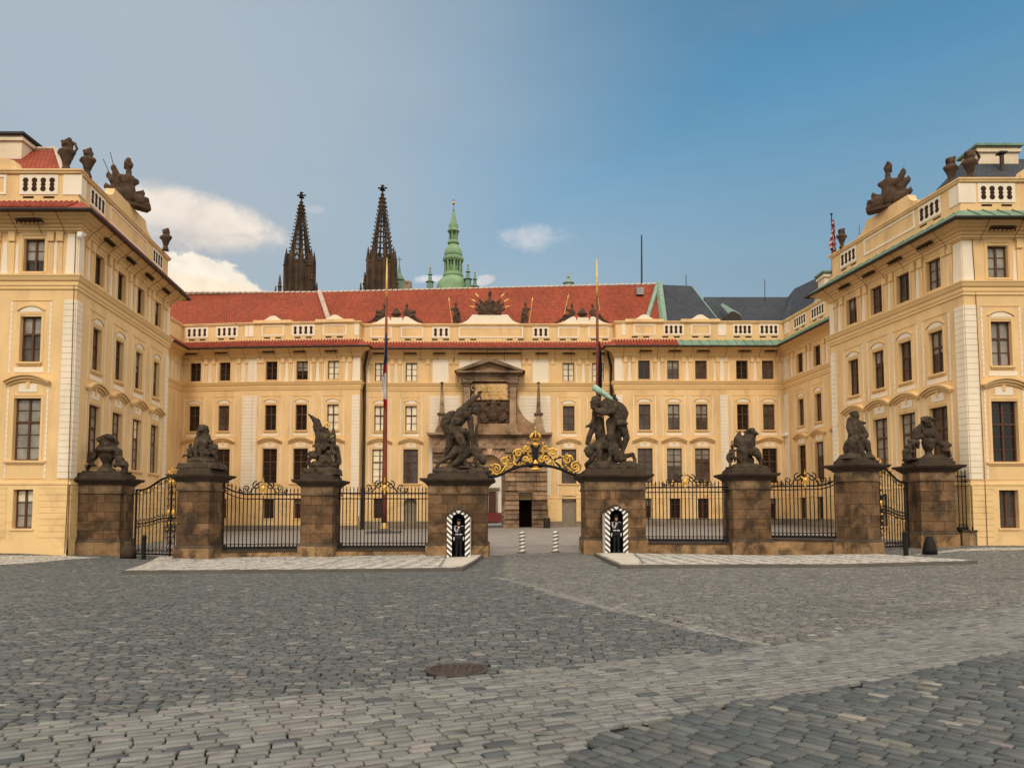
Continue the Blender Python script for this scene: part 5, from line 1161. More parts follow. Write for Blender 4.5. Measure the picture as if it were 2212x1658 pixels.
# ------------------------------------------------------------------ iron fences and gates
def ornament(m, cx, z0, w, gold_mb, y=0.0):
    for s_ in (-1, 1):
        m.tube(spiral((cx + s_ * .32, y, z0 + .42), .22, 1.3, math.pi / 2 + (0 if s_ < 0 else 0), -s_, 20, .15), .032, 5)
        m.tube([(cx + s_ * (.08 + .55 * t), y, z0 + .62 - .55 * t ** 1.5) for t in (0, .2, .4, .6, .8, 1)], .030, 5)
        m.tube(spiral((cx + s_ * .80, y, z0 + .26), .16, 1.2, 0 if s_ > 0 else math.pi, s_, 16, .2), .028, 5); m.tube(spiral((cx + s_ * 1.08, y, z0 + .14), .11, 1.2, math.pi / 2, -s_, 14, .2), .026, 5)
        m.tube([(cx + s_ * .6, y, z0 + .04), (cx + s_ * .8, y, z0 + .10), (cx + s_ * 1.15, y, z0 + .03)], .02, 5)
        for a, b, c_ in ((.62, .30, .07), (.98, .3, .06), (.45, .12, .06)): gold_mb.ell((cx + s_ * a, y - .02, z0 + b), (c_ * .8, .025, c_ * .5), 7, 5)
    gold_mb.ell((cx, y - .03, z0 + .26), (.11, .045, .15), 10, 7); gold_mb.ell((cx, y - .03, z0 + .02), (.05, .04, .14), 8, 6); gold_mb.ell((cx, y - .03, z0 + .60), (.05, .03, .07), 8, 6); gold_mb.ell((cx, y - .03, z0 + .72), (.025, .02, .07), 6, 5)
    for s_ in (-1, 1): gold_mb.ell((cx + s_ * .13, y - .03, z0 + .40), (.10, .03, .035), 7, 5, Matrix.Rotation(-s_ * .7, 4, 'Y').to_quaternion()); gold_mb.ell((cx + s_ * .14, y - .03, z0 + .14), (.09, .03, .03), 7, 5, Matrix.Rotation(s_ * .7, 4, 'Y').to_quaternion())
def fence(label, p0, p1, ztop, z2, zbot, orn=True, curl=(0, 0), grp='iron fence panels between the pillars'):
    M, L, rz = frame(p0, p1); base = (p0[0] + p1[0]) / 2, (p0[1] + p1[1]) / 2; z00 = zbot
    t = thing('iron_fence', label, 'fence', (p0[0], p0[1], z00), grp); t.rotation_euler = (0, 0, rz)
    H, h2 = ztop - z00, z2 - z00
    def zz(u, zt):                      # the rails sweep up where they meet a pillar
        a = 0
        if curl[0] and u < curl[0]: a = .55 * (1 - u / curl[0]) ** 2
        if curl[1] and u > L - curl[1]: a = .55 * (1 - (L - u) / curl[1]) ** 2
        return zt + a
    n = 30
    for nm, zt, r_ in (('top_rail', H, .045), ('lower_rail', h2, .03)):
        m = MB(); m.tube([(L * i / n, 0, zz(L * i / n, zt)) for i in range(n + 1)], r_, 6); child(nm, m.mesh(nm, 'iron'), t)
    m = MB(); m.box(0, L, -.10, .10, -.02, .12); child('bottom_rail', m.mesh('bottom_rail', 'iron'), t)
    m = MB(); m.tube([(0, 0, .24), (L, 0, .24)], .02, 5); child('foot_rail', m.mesh('foot_rail', 'iron'), t)
    nb = int(L / .185); bm = {}
    for i in range(nb):
        u = (i + .5) * L / nb; hh = round(zz(u, H), 2)
        if hh not in bm:
            b = MB(); b.lathe([(.026, .1), (.026, hh + .18), (.036, hh + .20), (.004, hh + .36)], 6); b.ell((0, 0, .17), .045, 6, 4); bm[hh] = b.mesh('bar', 'iron')
        child('bar', bm[hh], t, (u, 0, 0))
    if orn:
        m, gm = MB(), Pieces(); ornament(m, L * orn, H + .02, 1.1, gm); c = child('scrollwork', m.mesh('scrollwork', 'iron'), t); gm.hang('gilded_leaf', 'gold', c)
    return t
def low_wall(label, p0, p1, top, th=.5):
    M, L, rz = frame(p0, p1); m = MB(); zb = min(g(*p0), g(*p1)) - .2; H = top - zb; n = max(2, int(L / 1.25)); t = thing('low_wall', label, 'wall', (p0[0], p0[1], zb), 'low stone walls under the fence'); t.rotation_euler = (0, 0, rz)
    for i in range(n): m.c = stone((.27, .17, .085), .3); m.box(L * i / n + .006, L * (i + 1) / n - .006, -th / 2, th / 2, 0, H - .10)
    m.c = (.1, .07, .045); m.box(.02, L - .02, -th / 2 + .012, th / 2 - .012, 0, H - .1); child('masonry', m.mesh('masonry', 'pillar_stone'), t)
    m = MB(); m.c = (.11, .075, .048); m.box(0, L, -th / 2 - .05, th / 2 + .05, H - .10, H); child('coping', m.mesh('coping', 'cornice_stone'), t); return t
def fz(py, px, Y): return P(px, py, Y).z
F1a, F1b = (xw(470, 36.4), 36.5), (xw(665, 37.6), 37.6); F2a, F2b = (xw(730, 37.7), 37.7), (xw(932, 37.9), 37.9)
F3a, F3b = (xw(1388, 37.7), 37.7), (xw(1572, 37.2), 37.2); F4a, F4b = (xw(1650, 37.0), 37.0), (xw(1826, 35.2), 35.3)
fence('black iron fence panel between the seated lion pillar and the eagle pillar', F1a, F1b, fz(1066.5, 600, 37.2), fz(1077, 600, 37.2), fz(1184, 600, 37.2), .50, (1.5, 0)); low_wall('low stained stone wall between the seated lion pillar and the eagle pillar', F1a, F1b, fz(1184.5, 600, 37.2) - .03)
fence('black iron fence panel between the eagle pillar and the dagger fighter pillar', F2a, F2b, fz(1064.5, 830, 37.8), fz(1076, 830, 37.8), fz(1182, 830, 37.8), .50); low_wall('low stained stone wall between the eagle pillar and the dagger fighter pillar', F2a, F2b, fz(1182.5, 830, 37.8) - .03)
fence('black iron fence panel between the club fighter pillar and the standing lion pillar', F3a, F3b, fz(1051.5, 1480, 37.4), fz(1062, 1480, 37.4), fz(1168, 1480, 37.4), .50); low_wall('low stained stone wall between the club fighter pillar and the standing lion pillar', F3a, F3b, fz(1168.5, 1480, 37.4) - .03)
fence('black iron fence panel between the standing lion pillar and the seated woman pillar', F4a, F4b, fz(1048.5, 1735, 36), fz(1056, 1735, 36), fz(1161, 1735, 36), .52, (0, 1.3)); low_wall('low patchy stone wall between the standing lion pillar and the seated woman pillar', F4a, F4b, fz(1161.5, 1735, 36) - .03)
for lab, wl, a, b, py0, py1, Y in (('sliver of black iron fence squeezed beside the wing with the red roof', 'stub of low wall squeezed beside the wing with the red roof', (xw(155, 37.9), 37.9), (xw(172, 37.9), 37.9), 1062, 1184, 37.9), ('sliver of black iron fence squeezed beside the wing with the slate roof', 'stub of low wall squeezed beside the wing with the slate roof', (xw(2064, 37.2), 37.2), (xw(2096, 37.2), 37.2), 1028, 1142, 37.3)):
    fence(lab, a, b, fz(py0, 1106, Y), fz(py0 + 11, 1106, Y), fz(py1, 1106, Y), 0); low_wall(wl, a, b, fz(py1, 1106, Y) - .025, .7)

def scroll_gate(label, p0, p1, zb, zlow, zhigh, flip, crown):
    """ornate double gate: tall vertical scroll panels, an S-curved top rail rising to a gilded crest"""
    M, L, rz = frame(p0, p1); t = thing('wrought_iron_gate', label, 'gate', (p0[0], p0[1], zb), 'gilded wrought iron side gates'); t.rotation_euler = (0, 0, rz)
    hl, hh = zlow - zb, zhigh - zb
    def top(u):
        f = u / L; f = 1 - f if flip else f; c = crown
        if f > c: f = c - (f - c) * .8
        k = min(1, max(0, (f - .12) / (c - .20))); return hl + (hh - hl) * (k * k * (3 - 2 * k))
    n = 28; m = MB(); m.tube([(L * i / n, 0, top(L * i / n)) for i in range(n + 1)], .05, 6); m.tube([(L * i / n, 0, top(L * i / n) * .47 + .05) for i in range(n + 1)], .04, 6); m.tube([(0, 0, .08), (L, 0, .08)], .05, 6)
    cu = L * ((1 - crown) if flip else crown)
    for u in (.02, L - .02, cu): m.tube([(u, 0, 0), (u, 0, top(u) + (.0 if u != cu else .2))], .055, 6)
    child('frame', m.mesh('frame', 'iron'), t)
    nb = 13; gd = Pieces()
    for i in range(1, nb):
        u = L * i / nb
        if abs(u - cu) < .08: continue
        b = MB(); h = top(u); b.tube([(0, 0, .1), (0, 0, h - .02)], .024, 5)
        for f in (.2, .33, .62, .8): b.ell((0, 0, h * f + .07 * (i % 3)), (.034, .034, .05), 6, 4)
        child('bar', b.mesh('bar', 'iron'), t, (u, 0, 0))
    sc = MB()
    for i in range(nb):
        u = L * (i + .5) / nb; h = top(u)
        for zz, r_ in ((h - .17, .10), (h * .47 - .10, .08), (.25, .08), (h * .47 + .2, .07)): sc = MB(); sc.tube(spiral((0, 0, 0), r_, 1.3, math.pi / 2 * (i % 4), 1 if i % 2 else -1, 14, .15), .018, 4); child('scroll', sc.mesh('scroll', 'iron'), t, (u, 0, zz))
        if i % 2: gd.ell((u, -.03, h - .20), (.06, .025, .08), 6, 5); gd.ell((u, -.03, h * .47 - .2), (.04, .02, .06), 6, 5)
    for s_ in (-1, 1):                    # leafy centre panel
        for k in range(11):
            z = .35 + k * (top(cu) - .5) / 11; sc = MB(); sc.tube(spiral((0, 0, 0), .10, 1.2, math.pi / 2 * k, s_ * (1 if k % 2 else -1), 12, .2), .020, 4); child('scroll', sc.mesh('scroll', 'iron'), t, (cu + s_ * .17, 0, z)); gd.ell((cu + s_ * (.12 + .08 * (k % 2)), -.03, z + .05), (.035, .02, .05), 6, 4)
        gd.ell((cu + s_ * .16, -.04, top(cu) * .55), (.10, .04, .17), 8, 6)
    z = top(cu); gd.ell((cu, -.04, z + .05), (.16, .06, .20), 9, 7); gd.ell((cu, -.04, z + .32), (.07, .04, .15), 7, 6)
    for s_ in (-1, 1): gd.ell((cu + s_ * .15, -.04, z + .26), (.05, .03, .12), 7, 5, Matrix.Rotation(s_ * .6, 4, 'Y').to_quaternion()); gd.ell((cu + s_ * .10, -.04, z - .25), (.08, .03, .14), 7, 5)
    gd.hang('gilded_leaf', 'gold', t)
G1a, G1b = (xw(296, 37.4), 37.4), (xw(397, 36.4), 36.4)
scroll_gate('ornate black and gold side gate between an urn pillar and the seated lion', G1a, G1b, g(*G1a) + .02, fz(1057, 300, 37.4), fz(1030, 370, 36.6), False, .76)
G2a, G2b = (xw(1880, 35.6), 35.6), (xw(1958, 37.0), 37.0)
scroll_gate('ornate black and gold side gate between the seated woman and an urn pillar', G2a, G2b, g(*G2b) + .02, fz(1041, 1950, 36.8), fz(1008, 1900, 36), True, .80)

# ------------------------------------------------------------------ gilded arch over the main gate
YA = 38.0
def A3(px, py, dy=0.0): q = P(px, py, YA); return Vector((q.x, YA + dy, q.z))
oa = thing('gilded_arch', 'gilded wrought iron arch of scrolls topped by a golden crown between the two massive pillars', 'gate arch', A3(1157, 1025))
m = MB()
arch = [(1052, 1029), (1072, 1028), (1085, 1023), (1100, 1015), (1120, 1007.5), (1140, 1004), (1157, 1003), (1175, 1004), (1195, 1007.5), (1213, 1013), (1228, 1020), (1241, 1024.5), (1262, 1025)]
for d in (-.12, .12): m.tube([A3(a, b, d) for a, b in arch], .07, 6)
m.tube([A3(a, b - 1.5) for a, b in arch], .05, 6); m.build('arch_bar', 'iron', oa)
def zo(x, y): return 1036.5 + x / 9.146, 906.9 + y / 9.146      # zoomed picture to units
gm = MB(); leaves = Pieces()
def sp(x, y, r, turns, a0, sg, th=.075, dy=0.0):
    px, py = zo(x, y); c = A3(px, py, dy); rr = r / 9.146 / F * YA; m_ = MB(); m_.tube(spiral(c, rr, turns, a0, sg, 24, .12), [th * (.55 + .45 * (1 - i / 24)) for i in range(25)], 6); m_.build('scroll', 'gold', oa)
for x, y, r, tu, a0, s_ in ((330, 960, 110, 1.8, -1.6, -1), (490, 820, 75, 1.6, 2.6, -1), (765, 650, 80, 1.6, .4, 1), (895, 770, 55, 1.5, -1.2, 1), (900, 580, 60, 1.3, 2.0, -1), (1010, 800, 60, 1.4, 0, 1), (820, 880, 55, 1.4, 2, 1), (1210, 790, 60, 1.4, 3.1, -1), (1325, 750, 60, 1.5, -2, -1), (1305, 580, 65, 1.4, 1.2, 1), (1440, 630, 75, 1.6, 2.7, -1), (1395, 860, 65, 1.5, 1.2, -1), (1735, 785, 95, 1.7, .5, 1), (1885, 910, 110, 1.8, -1.5, 1)): sp(x, y, r, tu, a0, s_)
def gl(pts, th=.06, mb=None, dy=0.0): m_ = MB(); m_.tube([A3(*zo(x, y), dy) for x, y in pts], th, 6); m_.build('scroll_stem', 'iron' if len(pts) == 4 else 'gold', oa)
for p_ in (((230, 1000), (330, 1070), (430, 1030), (500, 920), (560, 860)), ((560, 980), (660, 900), (690, 790), (650, 660), (700, 590), (800, 570)), ((420, 800), (520, 740), (620, 720), (720, 600)), ((840, 900), (770, 900), (770, 830), (830, 780)), ((940, 830), (960, 900), (1030, 930), (1090, 890)),
           ((1260, 830), (1250, 900), (1170, 930), (1110, 890)), ((1640, 940), (1560, 850), (1460, 790), (1380, 700), (1340, 640)), ((1480, 770), (1560, 740), (1640, 720), (1700, 690)), ((1680, 900), (1760, 960), (1850, 1030), (1960, 990), (1980, 900)), ((1000, 600), (940, 660), (1000, 730)), ((1210, 600), (1260, 660), (1200, 740)), ((850, 560), (930, 540), (990, 620)), ((1350, 560), (1280, 530), (1210, 600)), ((600, 960), (730, 860), (840, 700), (930, 660)), ((1600, 930), (1480, 800), (1380, 720), (1280, 660))): gl(p_)
random.seed(11)
for x, y in ((230, 900), (300, 870), (200, 980), (240, 1060), (350, 1090), (440, 800), (520, 740), (600, 730), (660, 640), (740, 590), (600, 850), (560, 930), (690, 860), (950, 570), (1250, 570), (1500, 590), (1540, 720), (1640, 720), (1700, 690), (1780, 720), (1840, 770), (1920, 830), (1980, 880), (1950, 1000), (1850, 1040), (1760, 1000), (1700, 900), (1330, 860), (870, 860), (860, 640), (1390, 700), (1460, 760)):
    c = A3(*zo(x, y), -.05); leaves.ell(c, (random.uniform(.08, .16), .04, random.uniform(.03, .06)), 7, 5, Matrix.Rotation(random.uniform(-1, 1), 4, 'Y').to_quaternion())
c = A3(*zo(1100, 880), -.06); gm.ell(c, (.16, .08, .32), 9, 7); gm.ell(c + Vector((0, 0, -.22)), (.28, .08, .10), 9, 6)
gm.build('gilded_pendant', 'gold', oa); leaves.hang('gilded_leaf', 'gold', oa, WL[oa.name])
m = MB(); q = A3(*zo(1095, 790)); m.frus((q.x, q.y), (.13, .10), (.19, .13), q.z - .25, q.z + .72); m.frus((q.x, q.y), (.26, .16), (.26, .16), q.z + .72, q.z + .80); m.build('lamp_stem', 'iron', oa)
cr = MB(); q = A3(*zo(1100, 440))         # ball and crown
cr.smooth = True; cr.ell((q.x, q.y, q.z), (.29, .29, .24), 14, 8)
for sgn in (-1, 1): cr.ell((q.x + sgn * .52, q.y, q.z + .05), (.07, .05, .16), 7, 5); cr.tube([(q.x + sgn * .25, q.y, q.z - .15), (q.x + sgn * .48, q.y, q.z - .2), (q.x + sgn * .55, q.y, q.z + .05)], .03, 5)
cr.lathe([(.10, .18), (.10, .28), (.32, .30), (.32, .38)], 14, (q.x, q.y, q.z))
for i in range(8):
    a = i * math.pi / 4; cr.tube([(q.x + r_ * math.cos(a), q.y + r_ * math.sin(a), q.z + z) for r_, z in ((.31, .38), (.38, .52), (.35, .66), (.2, .78), (.04, .82))], .055, 5)
cr.ell((q.x, q.y, q.z + .88), .09, 8, 6); cr.tube([(q.x, q.y, q.z + .9), (q.x, q.y, q.z + 1.26)], .03, 5); cr.tube([(q.x - .12, q.y, q.z + 1.12), (q.x + .12, q.y, q.z + 1.12)], .03, 5); cr.v = [(q.x + (a_ - q.x) * .74, q.y + (b_ - q.y) * .74, q.z - .12 + (c_ - q.z) * .78) for a_, b_, c_ in cr.v]; cr.build('crown', 'gold', oa)

# ------------------------------------------------------------------ bollards, sentry boxes, flagpoles
bo = MB(); bo.lathe([(.155, 0), (.155, 1.03), (.14, 1.08), (.14, 1.12)], 16); bme = bo.mesh('post', 'bollard_stripes'); bb = MB(); bb.lathe([(.26, 0), (.26, .03), (.17, .05)], 12); bb_me = bb.mesh('base', 'kerb_granite')
q = GP(1128, 1193); b1 = thing('striped_bollard', 'white and grey striped bollard under the gilded arch, nearer the dagger fighter', 'bollard', q, 'striped bollards in the gateway'); child('post', bme, b1); child('base', bb_me, b1)
copy_thing(b1, GP(1200.5, 1192), 'white and grey striped bollard under the gilded arch, nearer the club fighter')
kb = MB(); kb.lathe([(.10, 0), (.10, 1.0), (.12, 1.02), (.12, 1.1), (.07, 1.18)], 12); kme = kb.mesh('bollard', 'iron')
tag(place('bollard', kme, None, GP(310, 1207)), 'plain black bollard before the side gate by the red roofed wing', 'bollard', 'plain black bollards'); tag(place('bollard', kme, None, GP(1956.5, 1184)), 'plain black bollard before the side gate by the slate roofed wing', 'bollard', 'plain black bollards')
def sentry(label, pos):
    t = thing('sentry_box', label, 'sentry box', pos, 'striped sentry boxes'); w, d, e, ap, ow, spz, cz = .555, 1.0, 2.0, 2.31, .32, 1.80, 2.10
    m = MB(); archp = [(ow * math.cos(a), spz + (cz - spz) * math.sin(a)) for a in np.linspace(0, math.pi, 13)]
    m.prism([(-w, 0), (-ow, 0), (-ow, spz), (-w, e)], -.04, 0); m.prism([(ow, 0), (w, 0), (w, e), (ow, spz)], -.04, 0)
    top = [(w, e), (w * .5, (e + ap) / 2), (0, ap), (-w * .5, (e + ap) / 2), (-w, e)]
    up = []; n = 12
    for i in range(13): x = ow * math.cos(math.pi * i / 12); up.append((x * w / ow, ap - (ap - e) * abs(x) / ow))
    m.strip(up, archp, -.04, 0); child('front_panel', m.mesh('front_panel', 'box_stripes'), t)
    m = MB()
    for sx in (-1, 1): m.box(min(sx * w, sx * (w - .03)), max(sx * w, sx * (w - .03)), .001, d, 0, e)
    child('side_walls', m.mesh('side_walls', 'white_paint'), t)
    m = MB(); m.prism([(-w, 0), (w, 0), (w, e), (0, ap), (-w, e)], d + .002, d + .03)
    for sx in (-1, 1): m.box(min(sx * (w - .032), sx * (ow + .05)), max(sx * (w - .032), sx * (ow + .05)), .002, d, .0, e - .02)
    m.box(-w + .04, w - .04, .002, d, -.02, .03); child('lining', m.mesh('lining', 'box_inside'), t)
    m = MB(); m.prism([(-w - .10, e - .055), (0, ap), (w + .10, e - .055), (w + .10, e - .015), (0, ap + .045), (-w - .10, e - .015)], -.10, d + .08); child('roof', m.mesh('roof', 'gutter_dark'), t)
    return t
qL = GP(991, 1204.5, .0); qR = GP(1330.5, 1197.0)
qL = Vector((qL.x, 35.6, g(qL.x, 35.6) + .14)); qR = Vector((qR.x, 35.7, g(qR.x, 35.7) + .14))
qL.x = xw(991, 35.6); qR.x = xw(1330.5, 35.7)
sentry('black and white striped sentry box below the dagger fighter', qL); sentry('black and white striped sentry box below the club fighter', qR)
def flagpole(label, px, Y, ytop, ygold, r0, pybase):
    x = P(px, 1012, Y).x; z0 = g(x, Y); ztop = P(px, ytop, Y).z; zg = P(px, ygold, Y).z; t = thing('flagpole', label, 'flagpole', (x, Y, z0), 'tall wooden flagpoles in the courtyard')
    m = MB(); m.smooth = True; H = zg - z0; m.lathe([(r0 * (1 - .62 * f), .4 + (H - .4) * f) for f in (0, .2, .4, .6, .8, 1)], 14); child('mast', m.mesh('mast', 'pole_wood'), t)
    m = MB(); m.smooth = True; m.lathe([(r0 * .40, H), (r0 * .34, H + (ztop - zg) * .5), (r0 * .12, ztop - z0)], 10); m.lathe([(r0 * 1.25, .28), (r0 * 1.3, .4), (r0 * 1.02, .75), (r0 * 1.0, .8)], 14); child('gilded_tip', m.mesh('gilded_tip', 'gold_paint'), t)
    m = MB(); m.lathe([(1.0, -.1), (1.0, .14), (.6, .16), (.5, .28), (r0 * 1.25, .30)], 16); m.frus((0, 0), (1.35, 1.0), (1.3, .95), -.2, .12); child('base', m.mesh('base', 'kerb_granite'), t); return x
YP = 59.5
xl_ = flagpole('tall red brown flagpole with a gilded tip, hung with the blue, red and white flag', 831, YP, 556, 641, .24, 1140); xr_ = flagpole('tall red brown flagpole with a gilded tip, rising behind the club fighter', 1292.5, YP, 558, 640, .24, 1140)
def drape(rows, y, th, cols, matn='flag_cloth'):
    """hanging cloth: rows of (x0,x1,z), folded in depth; cols(z,f) gives the colour"""
    m = MB(); n = 12; G_ = []
    for x0, x1, z in rows:
        G_.append([(lerp(x0, x1, i / n), y + .16 * math.sin(i * 1.5 + z * .9) + .05 * math.sin(z * 3 + i), z) for i in range(n + 1)])
    m.smooth = True
    for j in range(len(G_) - 1):
        for i in range(n):
            m.c = cols((G_[j][i][2] + G_[j + 1][i][2]) / 2, (i + .5) / n)
            a, b, c_, d = G_[j][i], G_[j][i + 1], G_[j + 1][i + 1], G_[j + 1][i]; k = len(m.v)
            m.v += [a, b, c_, d]; m.f.append((k, k + 1, k + 2, k + 3)); m.mi.append(0); m.cl.append(m.c); m.sm.append(True)
    return m
def zf(py): return P(831, py, YP).z
BL, RD_, WH = (.025, .07, .20), (.46, .012, .02), (.74, .70, .68)
def xf(px, py): return P(px, py, YP).x
rows = []
for py, a, b in ((722, 836.5, 837.6), (745, 834.5, 838.5), (775, 831, 838.2), (795, 829.5, 838), (815, 828, 837.5), (835, 827.5, 837.6), (850, 828.6, 837.3), (866, 829.5, 837), (880, 831, 836.5)):
    rows.append((xf(a, py), xf(b, py), zf(py)))
def ccol(z, f):
    if z > zf(788): return BL
    if z > zf(806): return RD_ if f < .72 else (.62, .55, .55)
    if z > zf(816) and f < .35: return RD_
    if z > zf(862): return WH
    return RD_
rr = []
for i in range(len(rows) - 1):
    for k in range(5): t = k / 5; rr.append(tuple(lerp(rows[i][q], rows[i + 1][q], t) for q in range(3)))
rr.append(rows[-1]); tag(drape(rr, YP - .35, 0, ccol).build('flag', 'flag_cloth'), 'blue, red and white flag hanging limp on its tall pole', 'flag')
rows = [(xf(a, py), xf(b, py), zf(py)) for py, a, b in ((740, 1293.5, 1295.5), (770, 1293, 1298), (800, 1292.5, 1299.8), (830, 1292, 1299), (860, 1291.5, 1298), (885, 1292, 1297))]; rr = []
for i in range(len(rows) - 1):
    for k in range(5): t = k / 5; rr.append(tuple(lerp(rows[i][q], rows[i + 1][q], t) for q in range(3)))
rr.append(rows[-1]); tag(drape(rr, YP - .3, 0, lambda z, f: (.018, .02, .06) if not .55 < f < .65 else (.06, .05, .09)).build('flag', 'flag_cloth'), 'dark navy flag hanging limp on the pole behind the club fighter', 'flag')
YS = 57.5
def xs_(px, py): return P(px, py, YS).x
pt, pb_ = P(1796, 462, YS), P(1798.5, 606, YS); m = MB(); m.tube([(pb_.x, YS, pb_.z - 2.2), (pt.x, YS, pt.z)], [.09, .05], 8); m.ell((pt.x, YS, pt.z), .1, 8, 6); tag(m.build('flagpole', 'gutter_dark'), 'dark roof flagpole hung with the patterned banner, beside the slate roofed wing', 'flagpole')
rows = [(xs_(a, py), xs_(b, py), P(1797, py, YS).z) for py, a, b in ((478, 1794.5, 1797.5), (495, 1793, 1800.5), (515, 1791, 1802), (532, 1790, 1802.5), (540, 1791.5, 1802), (546, 1797, 1802))]; rr = []
for i in range(len(rows) - 1):
    for k in range(4): t = k / 4; rr.append(tuple(lerp(rows[i][q], rows[i + 1][q], t) for q in range(3)))
rr.append(rows[-1])
def bcol(z, f):
    k = (int(z * 5.2) + int(f * 7)) % 5
    return (.62, .58, .56) if k in (0, 2) else ((.42, .03, .04) if k in (1, 3) else (.05, .03, .05))
tag(drape(rr, YS - .3, 0, bcol).build('flag', 'flag_cloth'), 'patterned red, white and black banner on the roof beside the slate roofed wing', 'flag')
# ------------------------------------------------------------------ statues on the pillars
LK = [1.0]
def limb(mb, pts, rs):
    rs = [r * LK[0] for r in rs]
    for i in range(len(pts) - 1): mb.cap(pts[i], pts[i + 1], rs[i], rs[i + 1], 9)
def put(mb, key, name, label, cat='statue', vox=.045, rough=.03, smooth=1, dy=0.0, extra=None, group='sculptures on the fence pillars', matn='statue_stone', rs=3.0):
    x, y, z, hx, hy = PIL[key]; me = sculpt(mb, vox, rough, rs, smooth); off = rebase(me, matn, name)
    o = place(name, me, None, Vector((x, y + dy, z)) + Vector((off.x, off.y, off.z))); tag(o, label, cat, group); return o, off
def head(mb, c, r, face=(0, -1, -.1), hair=True, hs=1.0):
    """skull, jaw, nose, brow, ears and curls; face = direction looked at"""
    c = Vector(c); f = Vector(face).normalized(); up = Vector((0, 0, 1)); s_ = f.cross(up).normalized(); u = s_.cross(f).normalized()
    mb.ell(c, (r * .82, r * .86, r), 10, 8); mb.ell(c + f * r * .28 - u * r * .50, (r * .5, r * .5, r * .45), 8, 6); mb.cap(c + f * r * .85 + u * r * .12, c + f * r * 1.02 - u * r * .2, r * .11, r * .17, 6)
    mb.ell(c + f * r * .72 + u * r * .28, (r * .5, r * .25, r * .14), 7, 5); mb.ell(c + f * r * .74 - u * r * .47, (r * .26, r * .2, r * .09), 7, 5)
    for q in (-1, 1): mb.ell(c + s_ * q * r * .84, (r * .12, r * .2, r * .25), 6, 5)
    if hair:
        for k in range(9):
            a = k * 2.4; w = .35 + .5 * (k / 9); d = (u * (1 - w * .8) - f * w * .55 + s_ * math.cos(a) * w + f * math.sin(a) * w * .3).normalized(); mb.ell(c + d * r * .82, r * .40 * hs, 7, 5)
def hand(mb, c, d, r, curl=.6, side=None):
    """palm, four fingers and a thumb; d = direction of the fingers"""
    c = Vector(c); d = Vector(d).normalized(); s_ = Vector(side).normalized() if side else d.orthogonal().normalized(); n_ = d.cross(s_)
    mb.cap(c - d * r * .5, c + d * r * .5, r * .62, r * .72, 8)
    for k, ln in zip((-.55, -.18, .18, .52), (.75, 1.0, .95, .7)):
        p0 = c + d * r * .9 + s_ * r * k; p1 = p0 + (d - n_ * curl * .5).normalized() * r * ln * .7; p2 = p1 + (d - n_ * curl * 1.6).normalized() * r * ln * .6; limb(mb, [p0, p1, p2], [r * .19, r * .17, r * .13])
    p0 = c - s_ * r * .6; limb(mb, [p0, p0 + (d * .7 - s_ * .6).normalized() * r * .7, p0 + (d * 1.2 - s_ * .5 - n_ * .5 * curl).normalized() * r * 1.25], [r * .24, r * .2, r * .15])
def foot(mb, a, t, r): mb.cap(a, t, r, r * .6, 8)
def drapery(mb, p, q, r, n=4, spread=.25, y=0.1):
    p, q = Vector(p), Vector(q)
    for k in range(n):
        f = (k / (n - 1) - .5) * 2; o = Vector((f * spread, y + .06 * (k % 2), 0)); m_ = (p + q) / 2 + o * .8 + Vector((.04 * math.sin(k * 2.1), 0, .03 * k))
        limb(mb, [p + o * .5, m_, q + o * 1.2], [r * .75, r, r * .8])
# --- left giant: standing over a fallen foe, dagger raised
def T1(x, z, y=0.0): return Vector(((x - 586) / 325, y, (1600 - z) / 325))
LK[0] = .88; m = MB()
m.box(-1.22, 1.50, -.95, .95, 0.0, .17); m.ell(T1(380, 1540, -.2), (.75, .7, .2)); m.ell(T1(830, 1540, -.1), (.75, .7, .16)); m.ell(T1(600, 1500, .3), (.8, .6, .35)); m.ell(T1(710, 1500, -.55), (.38, .3, .09))
# torso leaning to the right
limb(m, [T1(480, 850, 0), T1(525, 740, -.02), T1(600, 640, -.05), T1(660, 545, -.08)], [.36, .35, .42, .40]); m.ell(T1(700, 600, -.32), (.24, .16, .2)); m.ell(T1(610, 560, .1), (.32, .3, .34)); m.ell(T1(620, 590, -.36), (.18, .12, .16)); m.ell(T1(580, 690, -.3), (.22, .14, .14)); m.ell(T1(560, 740, -.28), (.18, .12, .1))
limb(m, [T1(760, 560, -.1), T1(830, 510, -.15)], [.19, .16]); head(m, T1(872, 500, -.22), .30, (.75, -.6, -.7), hs=1.1)
limb(m, [T1(690, 450, .05), T1(800, 340, .05), T1(905, 250, 0)], [.24, .18, .115]); hand(m, T1(925, 225, 0), (.5, -.1, 1), .12, 1.6); m.cap(T1(895, 195, 0), T1(918, 178, 0), .035, .03, 6); limb(m, [T1(930, 215, -.02), T1(955, 320, -.05), T1(990, 410, -.08)], [.05, .045, .02])
limb(m, [T1(770, 650, -.2), T1(795, 860, -.25), T1(812, 1030, -.28)], [.22, .16, .115]); hand(m, T1(818, 1085, -.28), (.1, -.1, -1), .13, .8)
# legs
limb(m, [T1(455, 880, .1), T1(415, 1110, .05), T1(350, 1330, .15)], [.32, .21, .12]); limb(m, [T1(385, 1160, .12), T1(360, 1260, .2)], [.19, .15]); foot(m, T1(340, 1350, .15), T1(285, 1400, .05), .12)
limb(m, [T1(560, 880, -.1), T1(645, 1080, -.32), T1(680, 1330, -.2)], [.34, .23, .13]); limb(m, [T1(650, 1140, -.15), T1(668, 1230, -.1)], [.20, .15]); foot(m, T1(690, 1430, -.22), T1(765, 1480, -.45), .12); limb(m, [T1(680, 1330, -.2), T1(690, 1430, -.22)], [.13, .12])
